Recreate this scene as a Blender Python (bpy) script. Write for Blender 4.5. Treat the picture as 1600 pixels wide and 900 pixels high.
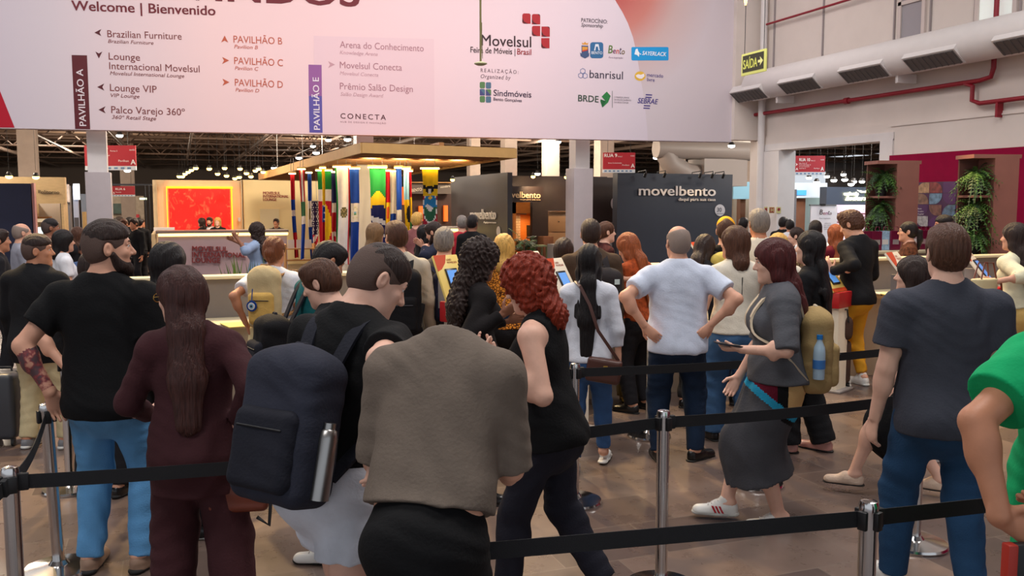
import bpy, bmesh, math, random
import numpy as np
from mathutils import Vector, Matrix
for _o in list(bpy.data.objects): bpy.data.objects.remove(_o)
SC = bpy.context.scene
COL = SC.collection
RND = random.Random(7)
def srgb(r, g, b):
    f = lambda c: (c/255/12.92) if c/255 <= 0.04045 else ((c/255+0.055)/1.055)**2.4
    return (f(r), f(g), f(b), 1.0)
# ------------------------------------------------------------------ camera
FPX, HORIZ, CAMH = 1400.0, 318.0, 1.9
PITCH = math.atan((450-HORIZ)/FPX)
YAW = math.atan(530/math.hypot(FPX, 450-HORIZ))
cam_d = bpy.data.cameras.new('camera'); cam = bpy.data.objects.new('camera', cam_d); COL.objects.link(cam)
cam_d.sensor_width = 36; cam_d.lens = 36*FPX/1600; cam_d.clip_start = 0.05; cam_d.clip_end = 300
cam.location = (0, 0, CAMH); cam.rotation_euler = (math.pi/2-PITCH, 0, -YAW)
SC.camera = cam
CA, SA = math.cos(YAW), math.sin(YAW)
# ------------------------------------------------------------------ world, lights, exposure
w = bpy.data.worlds.new('world'); SC.world = w; w.use_nodes = True
w.node_tree.nodes['Background'].inputs[0].default_value = (0.86, 0.92, 1.0, 1)
w.node_tree.nodes['Background'].inputs[1].default_value = 0.62
SC.view_settings.view_transform = 'Standard'; SC.view_settings.look = 'None'
SC.view_settings.gamma = 1.0; SC.view_settings.use_curve_mapping = False
SC.view_settings.exposure = 0.38
def area(name, loc, size, power, color=(1, 1, 1), rot=(0, 0, 0), shape='RECTANGLE'):
    d = bpy.data.lights.new(name, 'AREA'); d.shape = shape; d.size = size[0]; d.size_y = size[1]
    d.energy = power; d.color = color
    o = bpy.data.objects.new(name, d); o.location = loc; o.rotation_euler = rot; COL.objects.link(o); return o
def spot(name, loc, target, power, color, angle=60, blend=0.6, radius=0.08):
    d = bpy.data.lights.new(name, 'SPOT'); d.energy = power; d.color = color
    d.spot_size = math.radians(angle); d.spot_blend = blend; d.shadow_soft_size = radius
    o = bpy.data.objects.new(name, d); o.location = loc
    o.rotation_euler = (Vector(target)-Vector(loc)).to_track_quat('-Z', 'Y').to_euler(); COL.objects.link(o); return o
for i, (x, y) in enumerate([(-3, 1.5), (3.5, 3.5), (8.5, 6), (-3, 8), (4, 10.5)]):
    area('hall_light', (x, y, 7.9), (3.2, 1.4), 190, (1.0, 0.97, 0.95))
for x in (-3.5, 0.2, 4.2, 8.2):
    area('banner_light', (x, 13.2, 7.6), (2.4, 0.5), 88, (1.0, 0.94, 0.93), (math.radians(32), 0, 0))
for (x, y, p_) in [(14.5, 14.2, 90), (17.5, 17.5, 150), (22, 20, 150)]: area('side_hall_light', (x, y, 4.1), (2.4, 1.0), p_, (.93, .97, 1.0), (math.radians(25), 0, 0))
WARM = (1.0, 0.68, 0.30)
for x in (-2.2, 0.2, 2.0, 3.8, 5.6, 7.4, 9.2):
    spot('counter_spot', (x, 10.0, 4.6), (x, 7.6, 0.9), 560, WARM, 62, 0.7)
for (x, y) in [(-6, 22), (1, 22), (8, 22), (15, 16), (-6, 31), (3, 33), (12, 31), (18, 24), (-5, 45), (6, 46)]:
    area('pavilion_light', (x, y, 5.0), (3.0, 1.2), 150, (1.0, 0.86, 0.70))
    pl_d = bpy.data.lights.new('pavilion_fill', 'POINT'); pl_d.energy = 420; pl_d.color = (1.0, 0.84, 0.66); pl_d.shadow_soft_size = 0.3  # point light added to brighten the roof, no lamp hangs here
    pl_o = bpy.data.objects.new('pavilion_fill', pl_d); pl_o.location = (x+1.5, y+1.7, 3.9); COL.objects.link(pl_o)
# ------------------------------------------------------------------ pixels -> places
def ray(u, v):
    x, y = (u-800)/FPX, (450-v)/FPX
    fw = math.cos(PITCH)+y*math.sin(PITCH); up = -math.sin(PITCH)+y*math.cos(PITCH)
    return Vector((CA*x+SA*fw, -SA*x+CA*fw, up)), fw
def P(u, v, D):                                  # point seen at u, v whose forward distance is D
    r, fw = ray(u, v); return Vector((0, 0, CAMH))+r*(D/fw)
def G(u, v, z=0.0):                              # point seen at u, v on the level z
    r, fw = ray(u, v); return Vector((0, 0, CAMH))+r*((z-CAMH)/r.z)
def PY(u, v, Y):
    r, fw = ray(u, v); return Vector((0, 0, CAMH))+r*(Y/r.y)
def PXx(u, v, X):
    r, fw = ray(u, v); return Vector((0, 0, CAMH))+r*(X/r.x)
class Plane:                                     # an upright plane through A and B (floor plan), facing the camera
    def __init__(s, A, B):
        s.o = Vector((A[0], A[1], 0)); e = Vector((B[0]-A[0], B[1]-A[1], 0)); s.len = e.length; s.ex = e.normalized()
        n = Vector((s.ex.y, -s.ex.x, 0)); s.n = n if n.dot(-s.o) > 0 else -n
    def px(s, u, v):
        r, fw = ray(u, v); c = Vector((0, 0, CAMH)); t = (s.o-c).dot(s.n)/r.dot(s.n); p = c+r*t
        return (p-s.o).dot(s.ex), p.z
    def at(s, x, z, off=0.0): return s.o+s.ex*x+Vector((0, 0, z))+s.n*off
    def matrix(s):
        return Matrix((( s.ex.x, 0, s.n.x, s.o.x), (s.ex.y, 0, s.n.y, s.o.y), (0, 1, 0, 0), (0, 0, 0, 1)))
# ------------------------------------------------------------------ materials
MATS = {}
def mat(name, col, rough=0.6, metal=0.0, bump=0.0, bscale=60, var=0.0, vscale=6, stretch=(1, 1, 1), emit=0, spec=0.5, coords='Object', sheen=0.0):
    if name in MATS: return MATS[name]
    m = bpy.data.materials.new(name); m.use_nodes = True; nt = m.node_tree; b = nt.nodes['Principled BSDF']
    c = srgb(*col) if max(col) > 1.0 else (*col, 1)
    b.inputs['Base Color'].default_value = c; b.inputs['Roughness'].default_value = rough; b.inputs['Metallic'].default_value = metal
    b.inputs['Specular IOR Level'].default_value = spec
    if sheen: b.inputs['Sheen Weight'].default_value = sheen
    if emit:
        b.inputs['Emission Color'].default_value = c; b.inputs['Emission Strength'].default_value = emit
    if bump or var:
        tc = nt.nodes.new('ShaderNodeTexCoord'); mp = nt.nodes.new('ShaderNodeMapping'); mp.inputs['Scale'].default_value = stretch
        nt.links.new(tc.outputs[coords], mp.inputs[0])
    if var:
        n = nt.nodes.new('ShaderNodeTexNoise'); n.inputs['Scale'].default_value = vscale; n.inputs['Detail'].default_value = 4
        nt.links.new(mp.outputs[0], n.inputs[0])
        r = nt.nodes.new('ShaderNodeMapRange'); r.inputs[1].default_value = 0.3; r.inputs[2].default_value = 0.7
        r.inputs[3].default_value = 1-var; r.inputs[4].default_value = 1+var; nt.links.new(n.outputs[0], r.inputs[0])
        mx = nt.nodes.new('ShaderNodeVectorMath'); mx.operation = 'SCALE'; mx.inputs[0].default_value = c[:3]
        nt.links.new(r.outputs[0], mx.inputs['Scale']); nt.links.new(mx.outputs[0], b.inputs['Base Color'])
    if bump:
        n = nt.nodes.new('ShaderNodeTexNoise'); n.inputs['Scale'].default_value = bscale; n.inputs['Detail'].default_value = 3
        nt.links.new(mp.outputs[0], n.inputs[0])
        bp = nt.nodes.new('ShaderNodeBump'); bp.inputs['Strength'].default_value = bump; bp.inputs['Distance'].default_value = 0.01
        nt.links.new(n.outputs[0], bp.inputs['Height']); nt.links.new(bp.outputs[0], b.inputs['Normal'])
    MATS[name] = m; return m
def cloth(name, col, **k):
    k = dict(dict(rough=0.85, bump=0.25, bscale=90, var=0.10, vscale=9, spec=0.2), **k); return mat(name, col, **k)
def hairm(name, col, **k):
    k = dict(dict(rough=0.42, bump=0.8, bscale=190, var=0.38, vscale=150, stretch=(1, 1, 0.06), spec=0.28), **k); return mat(name, col, **k)
def skinm(name, col): return mat(name, col, rough=0.5, var=0.06, vscale=18, bump=0.05, bscale=120, spec=0.35)
# ------------------------------------------------------------------ tags
def tag(o, label=None, cat=None, group=None, kind=None):
    if label: o['label'] = label
    if cat: o['category'] = cat
    if group: o['group'] = group
    if kind: o['kind'] = kind
    return o
def empty(name, loc=(0, 0, 0), rotz=0.0, label=None, cat=None, group=None):
    o = bpy.data.objects.new(name, None); o.location = loc; o.rotation_euler = (0, 0, rotz); o.empty_display_size = 0.1
    COL.objects.link(o); return tag(o, label, cat, group)
def copy_tree(o, parent=None):
    c = o.copy(); COL.objects.link(c)
    if parent: c.parent = parent
    for ch in list(o.children): copy_tree(ch, c)
    return c
# ------------------------------------------------------------------ mesh builder
class MB:
    def __init__(s): s.v = []; s.f = []; s.mi = []; s.m = 0; s.sm = []; s.smooth = False
    def _add(s, vs, fs):
        b = len(s.v); s.v += [tuple(p) for p in vs]; s.f += [tuple(i+b for i in f) for f in fs]
        s.mi += [s.m]*len(fs); s.sm += [s.smooth]*len(fs); return s
    def box(s, lo, hi, M=None):
        x0, y0, z0 = lo; x1, y1, z1 = hi
        vs = [Vector(p) for p in ((x0,y0,z0),(x1,y0,z0),(x1,y1,z0),(x0,y1,z0),(x0,y0,z1),(x1,y0,z1),(x1,y1,z1),(x0,y1,z1))]
        if M is not None: vs = [M@p for p in vs]
        return s._add(vs, [(0,3,2,1),(4,5,6,7),(0,1,5,4),(1,2,6,5),(2,3,7,6),(3,0,4,7)])
    def rbox(s, lo, hi, r=0.01, seg=3, M=None):              # box with rounded edges
        bm = bmesh.new(); bmesh.ops.create_cube(bm, size=1)
        c = [(a+b)/2 for a, b in zip(lo, hi)]; d = [abs(b-a) for a, b in zip(lo, hi)]
        for v in bm.verts: v.co = Vector((c[0]+v.co.x*d[0], c[1]+v.co.y*d[1], c[2]+v.co.z*d[2]))
        bmesh.ops.bevel(bm, geom=bm.edges[:], offset=min(r, min(d)*0.49), segments=seg, profile=0.5, affect='EDGES')
        if M is not None: bm.transform(M)
        bm.verts.index_update(); sm = s.smooth; s.smooth = False
        s._add([v.co.copy() for v in bm.verts], [[v.index for v in f.verts] for f in bm.faces]); s.smooth = sm; bm.free(); return s
    def tube(s, pts, r, n=10, caps=True, closed=False):
        pts = [Vector(p) for p in pts]; rs = r if isinstance(r, (list, tuple)) else [r]*len(pts); L = len(pts); vs = []; up = None
        for i, p in enumerate(pts):
            if closed: t = pts[(i+1) % L]-pts[i-1]
            else: t = pts[min(i+1, L-1)]-pts[max(i-1, 0)]
            t = t.normalized() if t.length > 1e-9 else Vector((0, 0, 1))
            if up is None:
                up = Vector((0, 0, 1)) if abs(t.z) < 0.9 else Vector((1, 0, 0))
            a = up-t*up.dot(t); a = a.normalized() if a.length > 1e-6 else t.orthogonal().normalized(); up = a; b = t.cross(a)
            for k in range(n):
                th = 2*math.pi*k/n; vs.append(p+(a*math.cos(th)+b*math.sin(th))*rs[i])
        fs = []
        for i in range(L if closed else L-1):
            for k in range(n):
                j = (i+1) % L; fs.append((i*n+k, i*n+(k+1) % n, j*n+(k+1) % n, j*n+k))
        if caps and not closed:
            fs.append(tuple(range(n-1, -1, -1))); fs.append(tuple((L-1)*n+k for k in range(n)))
        sm = s.smooth; s.smooth = True; s._add(vs, fs); s.smooth = sm; return s
    def strap(s, pts, nrm, w, t):                             # flat belt through pts; nrm: width direction(s)
        pts = [Vector(p) for p in pts]; L = len(pts); vs = []
        for i, p in enumerate(pts):
            d = (pts[min(i+1, L-1)]-pts[max(i-1, 0)]).normalized(); wv = Vector(nrm[i] if isinstance(nrm, list) else nrm)
            wv = (wv-d*wv.dot(d)).normalized(); q = d.cross(wv)
            for a, b in ((-1, -1), (1, -1), (1, 1), (-1, 1)): vs.append(p+wv*a*w/2+q*b*t/2)
        fs = [(i*4+k, i*4+(k+1) % 4, i*4+4+(k+1) % 4, i*4+4+k) for i in range(L-1) for k in range(4)]+[(3, 2, 1, 0), tuple((L-1)*4+k for k in range(4))]
        return s._add(vs, fs)
    def lathe(s, prof, c=(0, 0, 0), n=28, M=None):
        c = Vector(c); vs = []; L = len(prof)
        for r, z in prof:
            for k in range(n):
                th = 2*math.pi*k/n; p = Vector((r*math.cos(th), r*math.sin(th), z)); vs.append((M@p if M is not None else p)+c)
        fs = [(i*n+k, i*n+(k+1) % n, (i+1)*n+(k+1) % n, (i+1)*n+k) for i in range(L-1) for k in range(n)]
        fs += [tuple(range(n-1, -1, -1)), tuple((L-1)*n+k for k in range(n))]
        sm = s.smooth; s.smooth = True; s._add(vs, fs); s.smooth = sm; return s
    def prism(s, poly, a, b, M=None):                         # polygon in x, y extruded from a to b in z
        n = len(poly); vs = [Vector((x, y, a)) for x, y in poly]+[Vector((x, y, b)) for x, y in poly]
        if M is not None: vs = [M@p for p in vs]
        return s._add(vs, [tuple(range(n-1, -1, -1)), tuple(range(n, 2*n))]+[(i, (i+1) % n, n+(i+1) % n, n+i) for i in range(n)])
    def quad(s, *p): return s._add(p, [tuple(range(len(p)))])
    def build(s, name, m, parent=None):
        me = bpy.data.meshes.new(name); me.from_pydata(s.v, [], s.f)
        for x in (m if isinstance(m, (list, tuple)) else [m]): me.materials.append(x)
        me.polygons.foreach_set('material_index', s.mi); me.polygons.foreach_set('use_smooth', s.sm)
        bm = bmesh.new(); bm.from_mesh(me); bmesh.ops.recalc_face_normals(bm, faces=bm.faces[:]); bm.to_mesh(me); bm.free()
        try: me.set_sharp_from_angle(angle=math.radians(38))
        except Exception: pass
        me.update(); o = bpy.data.objects.new(name, me); COL.objects.link(o)
        if parent: o.parent = parent
        return o
def structure(o, label=None): return tag(o, label, None, None, 'structure')
# ------------------------------------------------------------------ lettering
def text_geo(body, bold=0.0, shear=0.0, spacing=1.0):
    c = bpy.data.curves.new('t', 'FONT'); c.body = body; c.size = 1; c.shear = shear; c.space_character = spacing; c.resolution_u = 3
    o = bpy.data.objects.new('t', c); COL.objects.link(o)
    me = bpy.data.meshes.new_from_object(o); vs = [Vector(v.co) for v in me.vertices]; fs = [tuple(p.vertices) for p in me.polygons]
    bpy.data.objects.remove(o); bpy.data.curves.remove(c); bpy.data.meshes.remove(me)
    if bold > 0:                                      # heavier strokes: the outline repeated a hair's breadth apart
        n = len(vs); b = bold*0.6; V2, F2 = [], []
        for k, (dx, dy) in enumerate(((0, 0), (b, b*.5), (-b, b*.5), (b, -b*.5), (-b, -b*.5))):
            V2 += [v+Vector((dx, dy, k*0.0004)) for v in vs]; F2 += [tuple(i+n*k for i in f) for f in fs]
        vs, fs = V2, F2
    return vs, fs
CAP = 0.727
def text_into(mb, plane, body, p0, p1, cap, bold=0.0, shear=0.0, spacing=1.0, off=0.006, depth=0.0):
    """letters between two pixels of the baseline, cap height in pixels, lying on the plane"""
    vs, fs = text_geo(body, bold, shear, spacing)
    if not vs: return
    a = plane.px(*p0); b = plane.px(*p1); t = plane.px(p0[0], p0[1]-cap)
    d = Vector((b[0]-a[0], b[1]-a[1])); L = d.length; d /= L; q = Vector((-d.y, d.x))*(1 if d.x > 0 else -1)
    x0 = min(v.x for v in vs); x1 = max(v.x for v in vs); sx = L/(x1-x0); h = Vector((t[0]-a[0], t[1]-a[1])).length
    sy = h/CAP; out = []
    for v in vs:
        w_ = Vector(a)+d*((v.x-x0)*sx)+q*(v.y*sy); out.append(plane.at(w_.x, w_.y, off+v.z))
    if depth:
        n = len(out); back = [p-plane.n*depth for p in out]; ed = {}
        for f in fs:
            for i in range(len(f)):
                e = (f[i], f[(i+1) % len(f)]); ed[e] = 1
        side = [(i, j, j+n, i+n) for (i, j) in ed if (j, i) not in ed]
        mb._add(out+back, list(fs)+side)
    else: mb._add(out, fs)
def vtext_into(mb, plane, body, p0, p1, cap, **k):
    """upward-running letters: baseline from p0 (lower) to p1 (upper)"""
    vs, fs = text_geo(body, k.get('bold', 0)); a = plane.px(*p0); b = plane.px(*p1); c = plane.px(p0[0]-cap, p0[1])
    d = Vector((b[0]-a[0], b[1]-a[1])); L = d.length; d /= L; q = Vector((-d.y, d.x)); x0 = min(v.x for v in vs); x1 = max(v.x for v in vs)
    sx = L/(x1-x0); sy = abs(c[0]-a[0])/CAP
    mb._add([plane.at(*(Vector(a)+d*((v.x-x0)*sx)+q*(v.y*sy)), k.get('off', 0.008)+v.z) for v in vs], fs)
def shape_into(mb, plane, pix, off=0.004):
    mb._add([plane.at(*plane.px(*p), off) for p in pix], [tuple(range(len(pix)))])
def oval(cx, cy, rx, ry, n=20): return [(cx+rx*math.cos(2*math.pi*i/n), cy+ry*math.sin(2*math.pi*i/n)) for i in range(n)]
def rrect(x0, y0, x1, y1, r, corners='abcd', n=5):
    out = []
    for key, cx, cy, a0 in (('a', x0, y0, 180), ('b', x1, y0, 270), ('c', x1, y1, 0), ('d', x0, y1, 90)):
        if key in corners:
            ox = cx+r if cx == x0 else cx-r; oy = cy+r if cy == y0 else cy-r
            out += [(ox+r*math.cos(math.radians(a0+90*i/n)), oy+r*math.sin(math.radians(a0+90*i/n))) for i in range(n+1)]
        else: out.append((cx, cy))
    return out
# ================================================================== THE SETTING
def floor_material():
    m = bpy.data.materials.new('slate floor tiles'); m.use_nodes = True; nt = m.node_tree; b = nt.nodes['Principled BSDF']; N = nt.nodes.new; L = nt.links.new
    tc = N('ShaderNodeTexCoord'); br = N('ShaderNodeTexBrick'); L(tc.outputs['Object'], br.inputs['Vector'])
    br.inputs['Scale'].default_value = 1.0; br.inputs['Brick Width'].default_value = 0.62; br.inputs['Row Height'].default_value = 0.46
    br.inputs['Mortar Size'].default_value = 0.004; br.inputs['Mortar Smooth'].default_value = 0.2; br.inputs['Bias'].default_value = 0.0
    br.inputs['Color1'].default_value = srgb(122, 103, 93); br.inputs['Color2'].default_value = srgb(86, 72, 68); br.inputs['Mortar'].default_value = srgb(120, 106, 96)
    n = N('ShaderNodeTexNoise'); n.inputs['Scale'].default_value = 5; n.inputs['Detail'].default_value = 8; n.inputs['Roughness'].default_value = 0.65; L(tc.outputs['Object'], n.inputs['Vector'])
    r = N('ShaderNodeMapRange'); r.inputs[1].default_value = 0.3; r.inputs[2].default_value = 0.75; r.inputs[3].default_value = 0.84; r.inputs[4].default_value = 1.16; L(n.outputs[0], r.inputs[0])
    mx = N('ShaderNodeVectorMath'); mx.operation = 'SCALE'; L(br.outputs['Color'], mx.inputs[0]); L(r.outputs[0], mx.inputs['Scale']); L(mx.outputs[0], b.inputs['Base Color'])
    r2 = N('ShaderNodeMapRange'); r2.inputs[3].default_value = 0.2; r2.inputs[4].default_value = 0.38; L(n.outputs[0], r2.inputs[0]); L(r2.outputs[0], b.inputs['Roughness'])
    bp = N('ShaderNodeBump'); bp.inputs['Strength'].default_value = 0.05; bp.inputs['Distance'].default_value = 0.01
    ad = N('ShaderNodeMath'); ad.operation = 'SUBTRACT'; L(n.outputs[0], ad.inputs[0]); L(br.outputs['Fac'], ad.inputs[1]); L(ad.outputs[0], bp.inputs['Height']); L(bp.outputs[0], b.inputs['Normal'])
    return m
structure(MB().box((-30, -9, -0.2), (60, 90, 0)).build('floor', floor_material()))
M_wall = mat('painted wall', (214, 202, 194), rough=0.8, var=0.04, vscale=1.5, bump=0.05, bscale=30)
M_wallup = mat('upper wall panels', (202, 188, 182), rough=0.8, var=0.06, vscale=0.8)
M_white = mat('white paint', (214, 208, 206), rough=0.6, var=0.02)
M_grey = mat('grey laminate', (150, 143, 140), rough=0.55, var=0.03)
M_dgrey = mat('dark grey board', (62, 60, 66), rough=0.6, var=0.05)
M_black = mat('black plastic', (20, 20, 23), rough=0.5)
M_red = mat('red pipe paint', (138, 14, 34), rough=0.45)
M_chrome = mat('brushed chrome', (205, 203, 202), rough=0.16, metal=1.0)
M_steel = mat('satin steel', (160, 158, 156), rough=0.35, metal=1.0)
M_gold = mat('gold trim', (190, 150, 70), rough=0.3, metal=1.0)
M_wood = mat('light wood', (178, 128, 70), rough=0.55, var=0.14, vscale=5, stretch=(1, 8, 8))
M_dwood = mat('brown wood', (122, 78, 52), rough=0.55, var=0.14, vscale=5, stretch=(8, 8, 1))
M_cream = mat('cream board', (216, 196, 160), rough=0.7, var=0.03)
M_magenta = mat('magenta wall paint', (134, 0, 50), rough=0.8, var=0.05, vscale=10, spec=0.15)
M_lampw = mat('white lamp glass', (255, 250, 240), emit=14)
M_lampy = mat('warm lamp glass', (255, 196, 96), emit=12)
M_led = mat('warm led strip', (255, 214, 120), emit=3.2)
WX, BY = 11.8, 16.3                                     # the right wall's face; the line of columns
# right wall with its opening
OY0, OY1, OZ = 12.72, 15.55, 3.0
mb = MB().box((WX, -9, 0), (WX+0.35, OY0, 3.3)).box((WX, OY0, OZ), (WX+0.35, OY1, 3.3)).box((WX, OY1, 0), (WX+0.35, BY+0.3, 3.3))
mb.box((WX+0.04, -9, 3.3), (WX+0.35, BY+0.3, 9))
wr = structure(mb.build('wall_right', M_wall))
for i, y in enumerate((15.9, 14.39, 12.55, 11.75, 10.86, 10.05)):
    structure(MB().box((WX+0.005, y-0.012, 4.4), (WX+0.05, y+0.012, 9)).build('trim_%d' % (i+1), mat('panel joint', (150, 140, 140), rough=0.8)))
structure(MB().box((WX-0.02, -9, 3.235), (WX+0.02, 12.5, 3.262)).build('trim_7', M_wall))
structure(MB().box((WX-0.06, OY1-0.02, 0), (WX+0.36, OY1+0.5, OZ-0.01)).box((WX-0.04, OY0-0.3, 0), (WX, OY0, OZ+0.02)).box((WX-0.03, OY0-0.3, OZ), (WX, OY1+0.5, OZ+0.14)).build('trim_8', M_white))
# two high windows in the right wall
def high_window(n, y0, y1, glass):
    fr = structure(MB().box((WX-0.01, y0, 4.6), (WX+0.06, y0+0.07, 8)).box((WX-0.01, y1-0.07, 4.6), (WX+0.06, y1, 8)).box((WX-0.01, y0, 4.56), (WX+0.06, y1, 4.63)).box((WX-0.01, y0, 5.28), (WX+0.06, y1, 5.34)).build('window_%d' % n, M_wallup))
    MB().box((WX+0.02, y0+0.07, 4.63), (WX+0.045, y1-0.07, 8)).build('pane', glass, fr)
high_window(1, 11.85, 12.45, mat('frosted dim glass', (150, 146, 150), rough=0.35))
high_window(2, 10.1, 10.85, mat('bright sky glass', (226, 232, 226), rough=0.25, emit=0.25))
# end of the wall at the opening to the pavilion, pipes in the corner
structure(MB().box((11.2, BY+0.05, 3.25), (WX, BY+0.3, 9)).build('wall_end', M_wall))
pl = tag(MB().tube([(11.71, 16.1, 0), (11.71, 16.1, 9)], 0.075).build('drain_pipe', M_white), 'white vertical drain pipe in the corner beside the exit sign', 'pipe')
# magenta cladding
structure(MB().box((WX-0.05, -9, 0), (WX-0.005, 12.47, 2.735)).build('wall_cladding', M_magenta))
# banner: large printed board on the beam over the opening
bl = P(-90, 198.5, 15.75); br_ = P(1143, 222, 19.35)
BAN = Plane(bl, br_)
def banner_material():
    m = bpy.data.materials.new('pink-centred banner'); m.use_nodes = True; nt = m.node_tree; b = nt.nodes['Principled BSDF']; N = nt.nodes.new; L = nt.links.new
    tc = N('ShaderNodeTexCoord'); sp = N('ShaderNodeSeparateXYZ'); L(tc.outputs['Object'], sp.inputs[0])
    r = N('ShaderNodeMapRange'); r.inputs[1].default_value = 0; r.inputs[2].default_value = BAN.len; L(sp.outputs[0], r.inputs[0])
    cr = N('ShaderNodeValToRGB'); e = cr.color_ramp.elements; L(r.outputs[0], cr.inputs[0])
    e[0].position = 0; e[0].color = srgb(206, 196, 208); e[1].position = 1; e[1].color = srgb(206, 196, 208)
    for p, c in ((0.12, (212, 200, 206)), (0.30, (238, 204, 202)), (0.5, (238, 202, 204)), (0.68, (232, 206, 212)), (0.85, (214, 202, 212))):  # grey-lilac towards the ends, pinker across the middle
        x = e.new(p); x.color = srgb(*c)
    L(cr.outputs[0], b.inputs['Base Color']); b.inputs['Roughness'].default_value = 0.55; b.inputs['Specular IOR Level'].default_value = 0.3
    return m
ZB = 3.17
bz0, bz1 = bl.z, br_.z
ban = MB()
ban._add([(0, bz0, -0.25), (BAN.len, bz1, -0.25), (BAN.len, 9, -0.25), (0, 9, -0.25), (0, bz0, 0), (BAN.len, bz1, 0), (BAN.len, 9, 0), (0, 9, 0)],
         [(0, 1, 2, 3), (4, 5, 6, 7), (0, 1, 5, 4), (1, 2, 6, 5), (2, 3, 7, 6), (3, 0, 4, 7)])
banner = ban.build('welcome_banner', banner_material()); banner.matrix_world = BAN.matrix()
tag(banner, 'huge pale pink printed welcome board with directions and sponsor marks, hung across the hall opening', 'banner')
BINV = BAN.matrix().inverted()
class InBanner(MB):
    def build(s, name, m, parent=None):
        s.v = [tuple(BINV@Vector(p)) for p in s.v]; return MB.build(s, name, m, banner)
def bmark(name, col, *items, label=None):
    for it in items:
        mb = InBanner(); k = dict(it[-1]) if isinstance(it[-1], dict) else {}
        if it[0] == 't': text_into(mb, BAN, it[1], it[2], it[3], it[4], **k)
        elif it[0] == 's': shape_into(mb, BAN, it[1], k.get('off', 0.004))
        elif it[0] == 'v': vtext_into(mb, BAN, it[1], it[2], it[3], it[4], **k)
        mb.build(name, mat('print %d %d %d' % col, col, rough=0.6, spec=0.3))
IT = dict(shear=0.22); BD = dict(bold=0.03)
bmark('greeting_lettering', (112, 40, 48), ('t', 'BEM-VINDOS', (112, -8), (562, 10), 46, dict(bold=0.035)), ('t', 'Welcome | Bienvenido', (112, 16), (337, 24), 16, dict(bold=0.028)))
dk = (112, 52, 52)
def arrow(cx, cy, d, s=5.5):
    b = [(-s, 0), (s, -s), (s*0.45, 0), (s, s)]
    R = {'l': lambda x, y: (x, y), 'r': lambda x, y: (-x, y), 'u': lambda x, y: (y, x), 'd': lambda x, y: (y, -x)}[d]
    return ('s', [(cx+R(x, y)[0], cy+R(x, y)[1]) for x, y in b])
bmark('direction_lettering', (124, 62, 60), ('t', 'Brazilian Furniture', (168, 58), (284, 62), 11.5), ('t', 'Brazilian Furniture', (169, 67), (240, 70), 6, IT),
      ('t', 'Lounge', (170, 93), (219, 95), 11.5), ('t', 'Internacional Movelsul', (171, 108), (312, 113), 11.5), ('t', 'Movelsul International Lounge', (172, 117), (288, 121.5), 6, IT),
      ('t', 'Lounge VIP', (172, 142), (245, 145), 11.5), ('t', 'VIP Lounge', (173, 151.5), (218, 153.5), 6, IT), ('t', 'Palco Varejo 360º', (174, 176.5), (289, 180.5), 11.5), ('t', '360º Retail Stage', (175, 185.5), (244, 188), 6, IT))
bmark('direction_arrow', (88, 34, 40), arrow(153, 51, 'l'), arrow(154.5, 86, 'd'), arrow(157.5, 136, 'l'), arrow(159.5, 171.5, 'l'))
bmark('direction_lettering', (190, 92, 66), ('t', 'PAVILHÃO B', (365, 66.5), (441, 69.5), 11.5), ('t', 'Pavilion B', (366, 75.5), (403, 77), 6, IT), ('t', 'PAVILHÃO C', (366, 100), (442, 103.5), 11.5),
      ('t', 'Pavilion C', (367, 109), (404, 110.5), 6, IT), ('t', 'PAVILHÃO D', (367, 134), (442, 137.5), 11.5), ('t', 'Pavilion D', (368, 143), (405, 144.5), 6, IT), arrow(351, 61, 'u'), arrow(352.5, 94.5, 'r'), arrow(353, 128.5, 'r'))
bmark('pavilion_strip', (92, 32, 38), ('s', [(112, 86), (136, 86.5), (141, 202), (117.5, 201.5)]))
bmark('pavilion_strip_lettering', (226, 212, 216), ('v', 'PAVILHÃO A', (135, 197), (129.5, 108), 11, dict(bold=0.02, off=0.009)))
bmark('printed_rectangle', (231, 197, 202), ('s', [(490, 56), (678, 61), (679, 211), (492, 208)], dict(off=0.002)))
bmark('pavilion_strip', (150, 92, 150), ('s', [(482, 101), (502.5, 101.5), (503, 150), (482.5, 150)]))
bmark('pavilion_strip', (96, 84, 158), ('s', [(482.5, 150), (503, 150), (504, 207.5), (483.5, 207)]))
bmark('pavilion_strip_lettering', (232, 218, 226), ('v', 'PAVILHÃO E', (500, 203), (498, 121), 10, dict(bold=0.02, off=0.009)))
bmark('direction_lettering', (172, 120, 130), ('t', 'Arena do Conhecimento', (531, 74.5), (662, 80.5), 11), ('t', 'Movelsul Conecta', (531, 106.5), (628, 110.5), 11), ('t', 'Prêmio Salão Design', (531, 139.5), (645, 144), 11))
bmark('direction_lettering', (196, 150, 158), ('t', 'Knowledge Arena', (531, 84.5), (590, 87.5), 6, IT), ('t', 'Movelsul Conecta', (531, 117), (591, 120), 6, IT), ('t', 'Salão Design Award', (532, 149.5), (599, 152.5), 6, IT), arrow(518, 101, 'r'))
bmark('event_lettering', (92, 52, 58), ('t', 'CONECTA', (532, 185), (603, 187.5), 8.5, dict(bold=0.012, spacing=1.35)))
bmark('event_lettering', (150, 110, 116), ('t', 'HUB DE DESIGN E INOVAÇÃO', (532, 191.5), (603, 194), 2.6, dict(spacing=1.3)))
bmark('logo_lettering', (60, 38, 42), ('t', 'Movelsul', (752, 71), (830, 74), 18, dict(bold=0.012)), ('t', 'Feira de Móveis |', (735, 82), (805, 85), 9.5, dict(bold=0.012)))
bmark('logo_lettering', (150, 34, 40), ('t', 'Brasil', (808, 85), (830, 86), 9.5, dict(bold=0.016)))
sq = [(816, 21, 'abd'), (831, 22, 'ab'), (831, 40.5, 'ad'), (846, 41.5, 'b'), (845.5, 59.5, 'd')]
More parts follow.
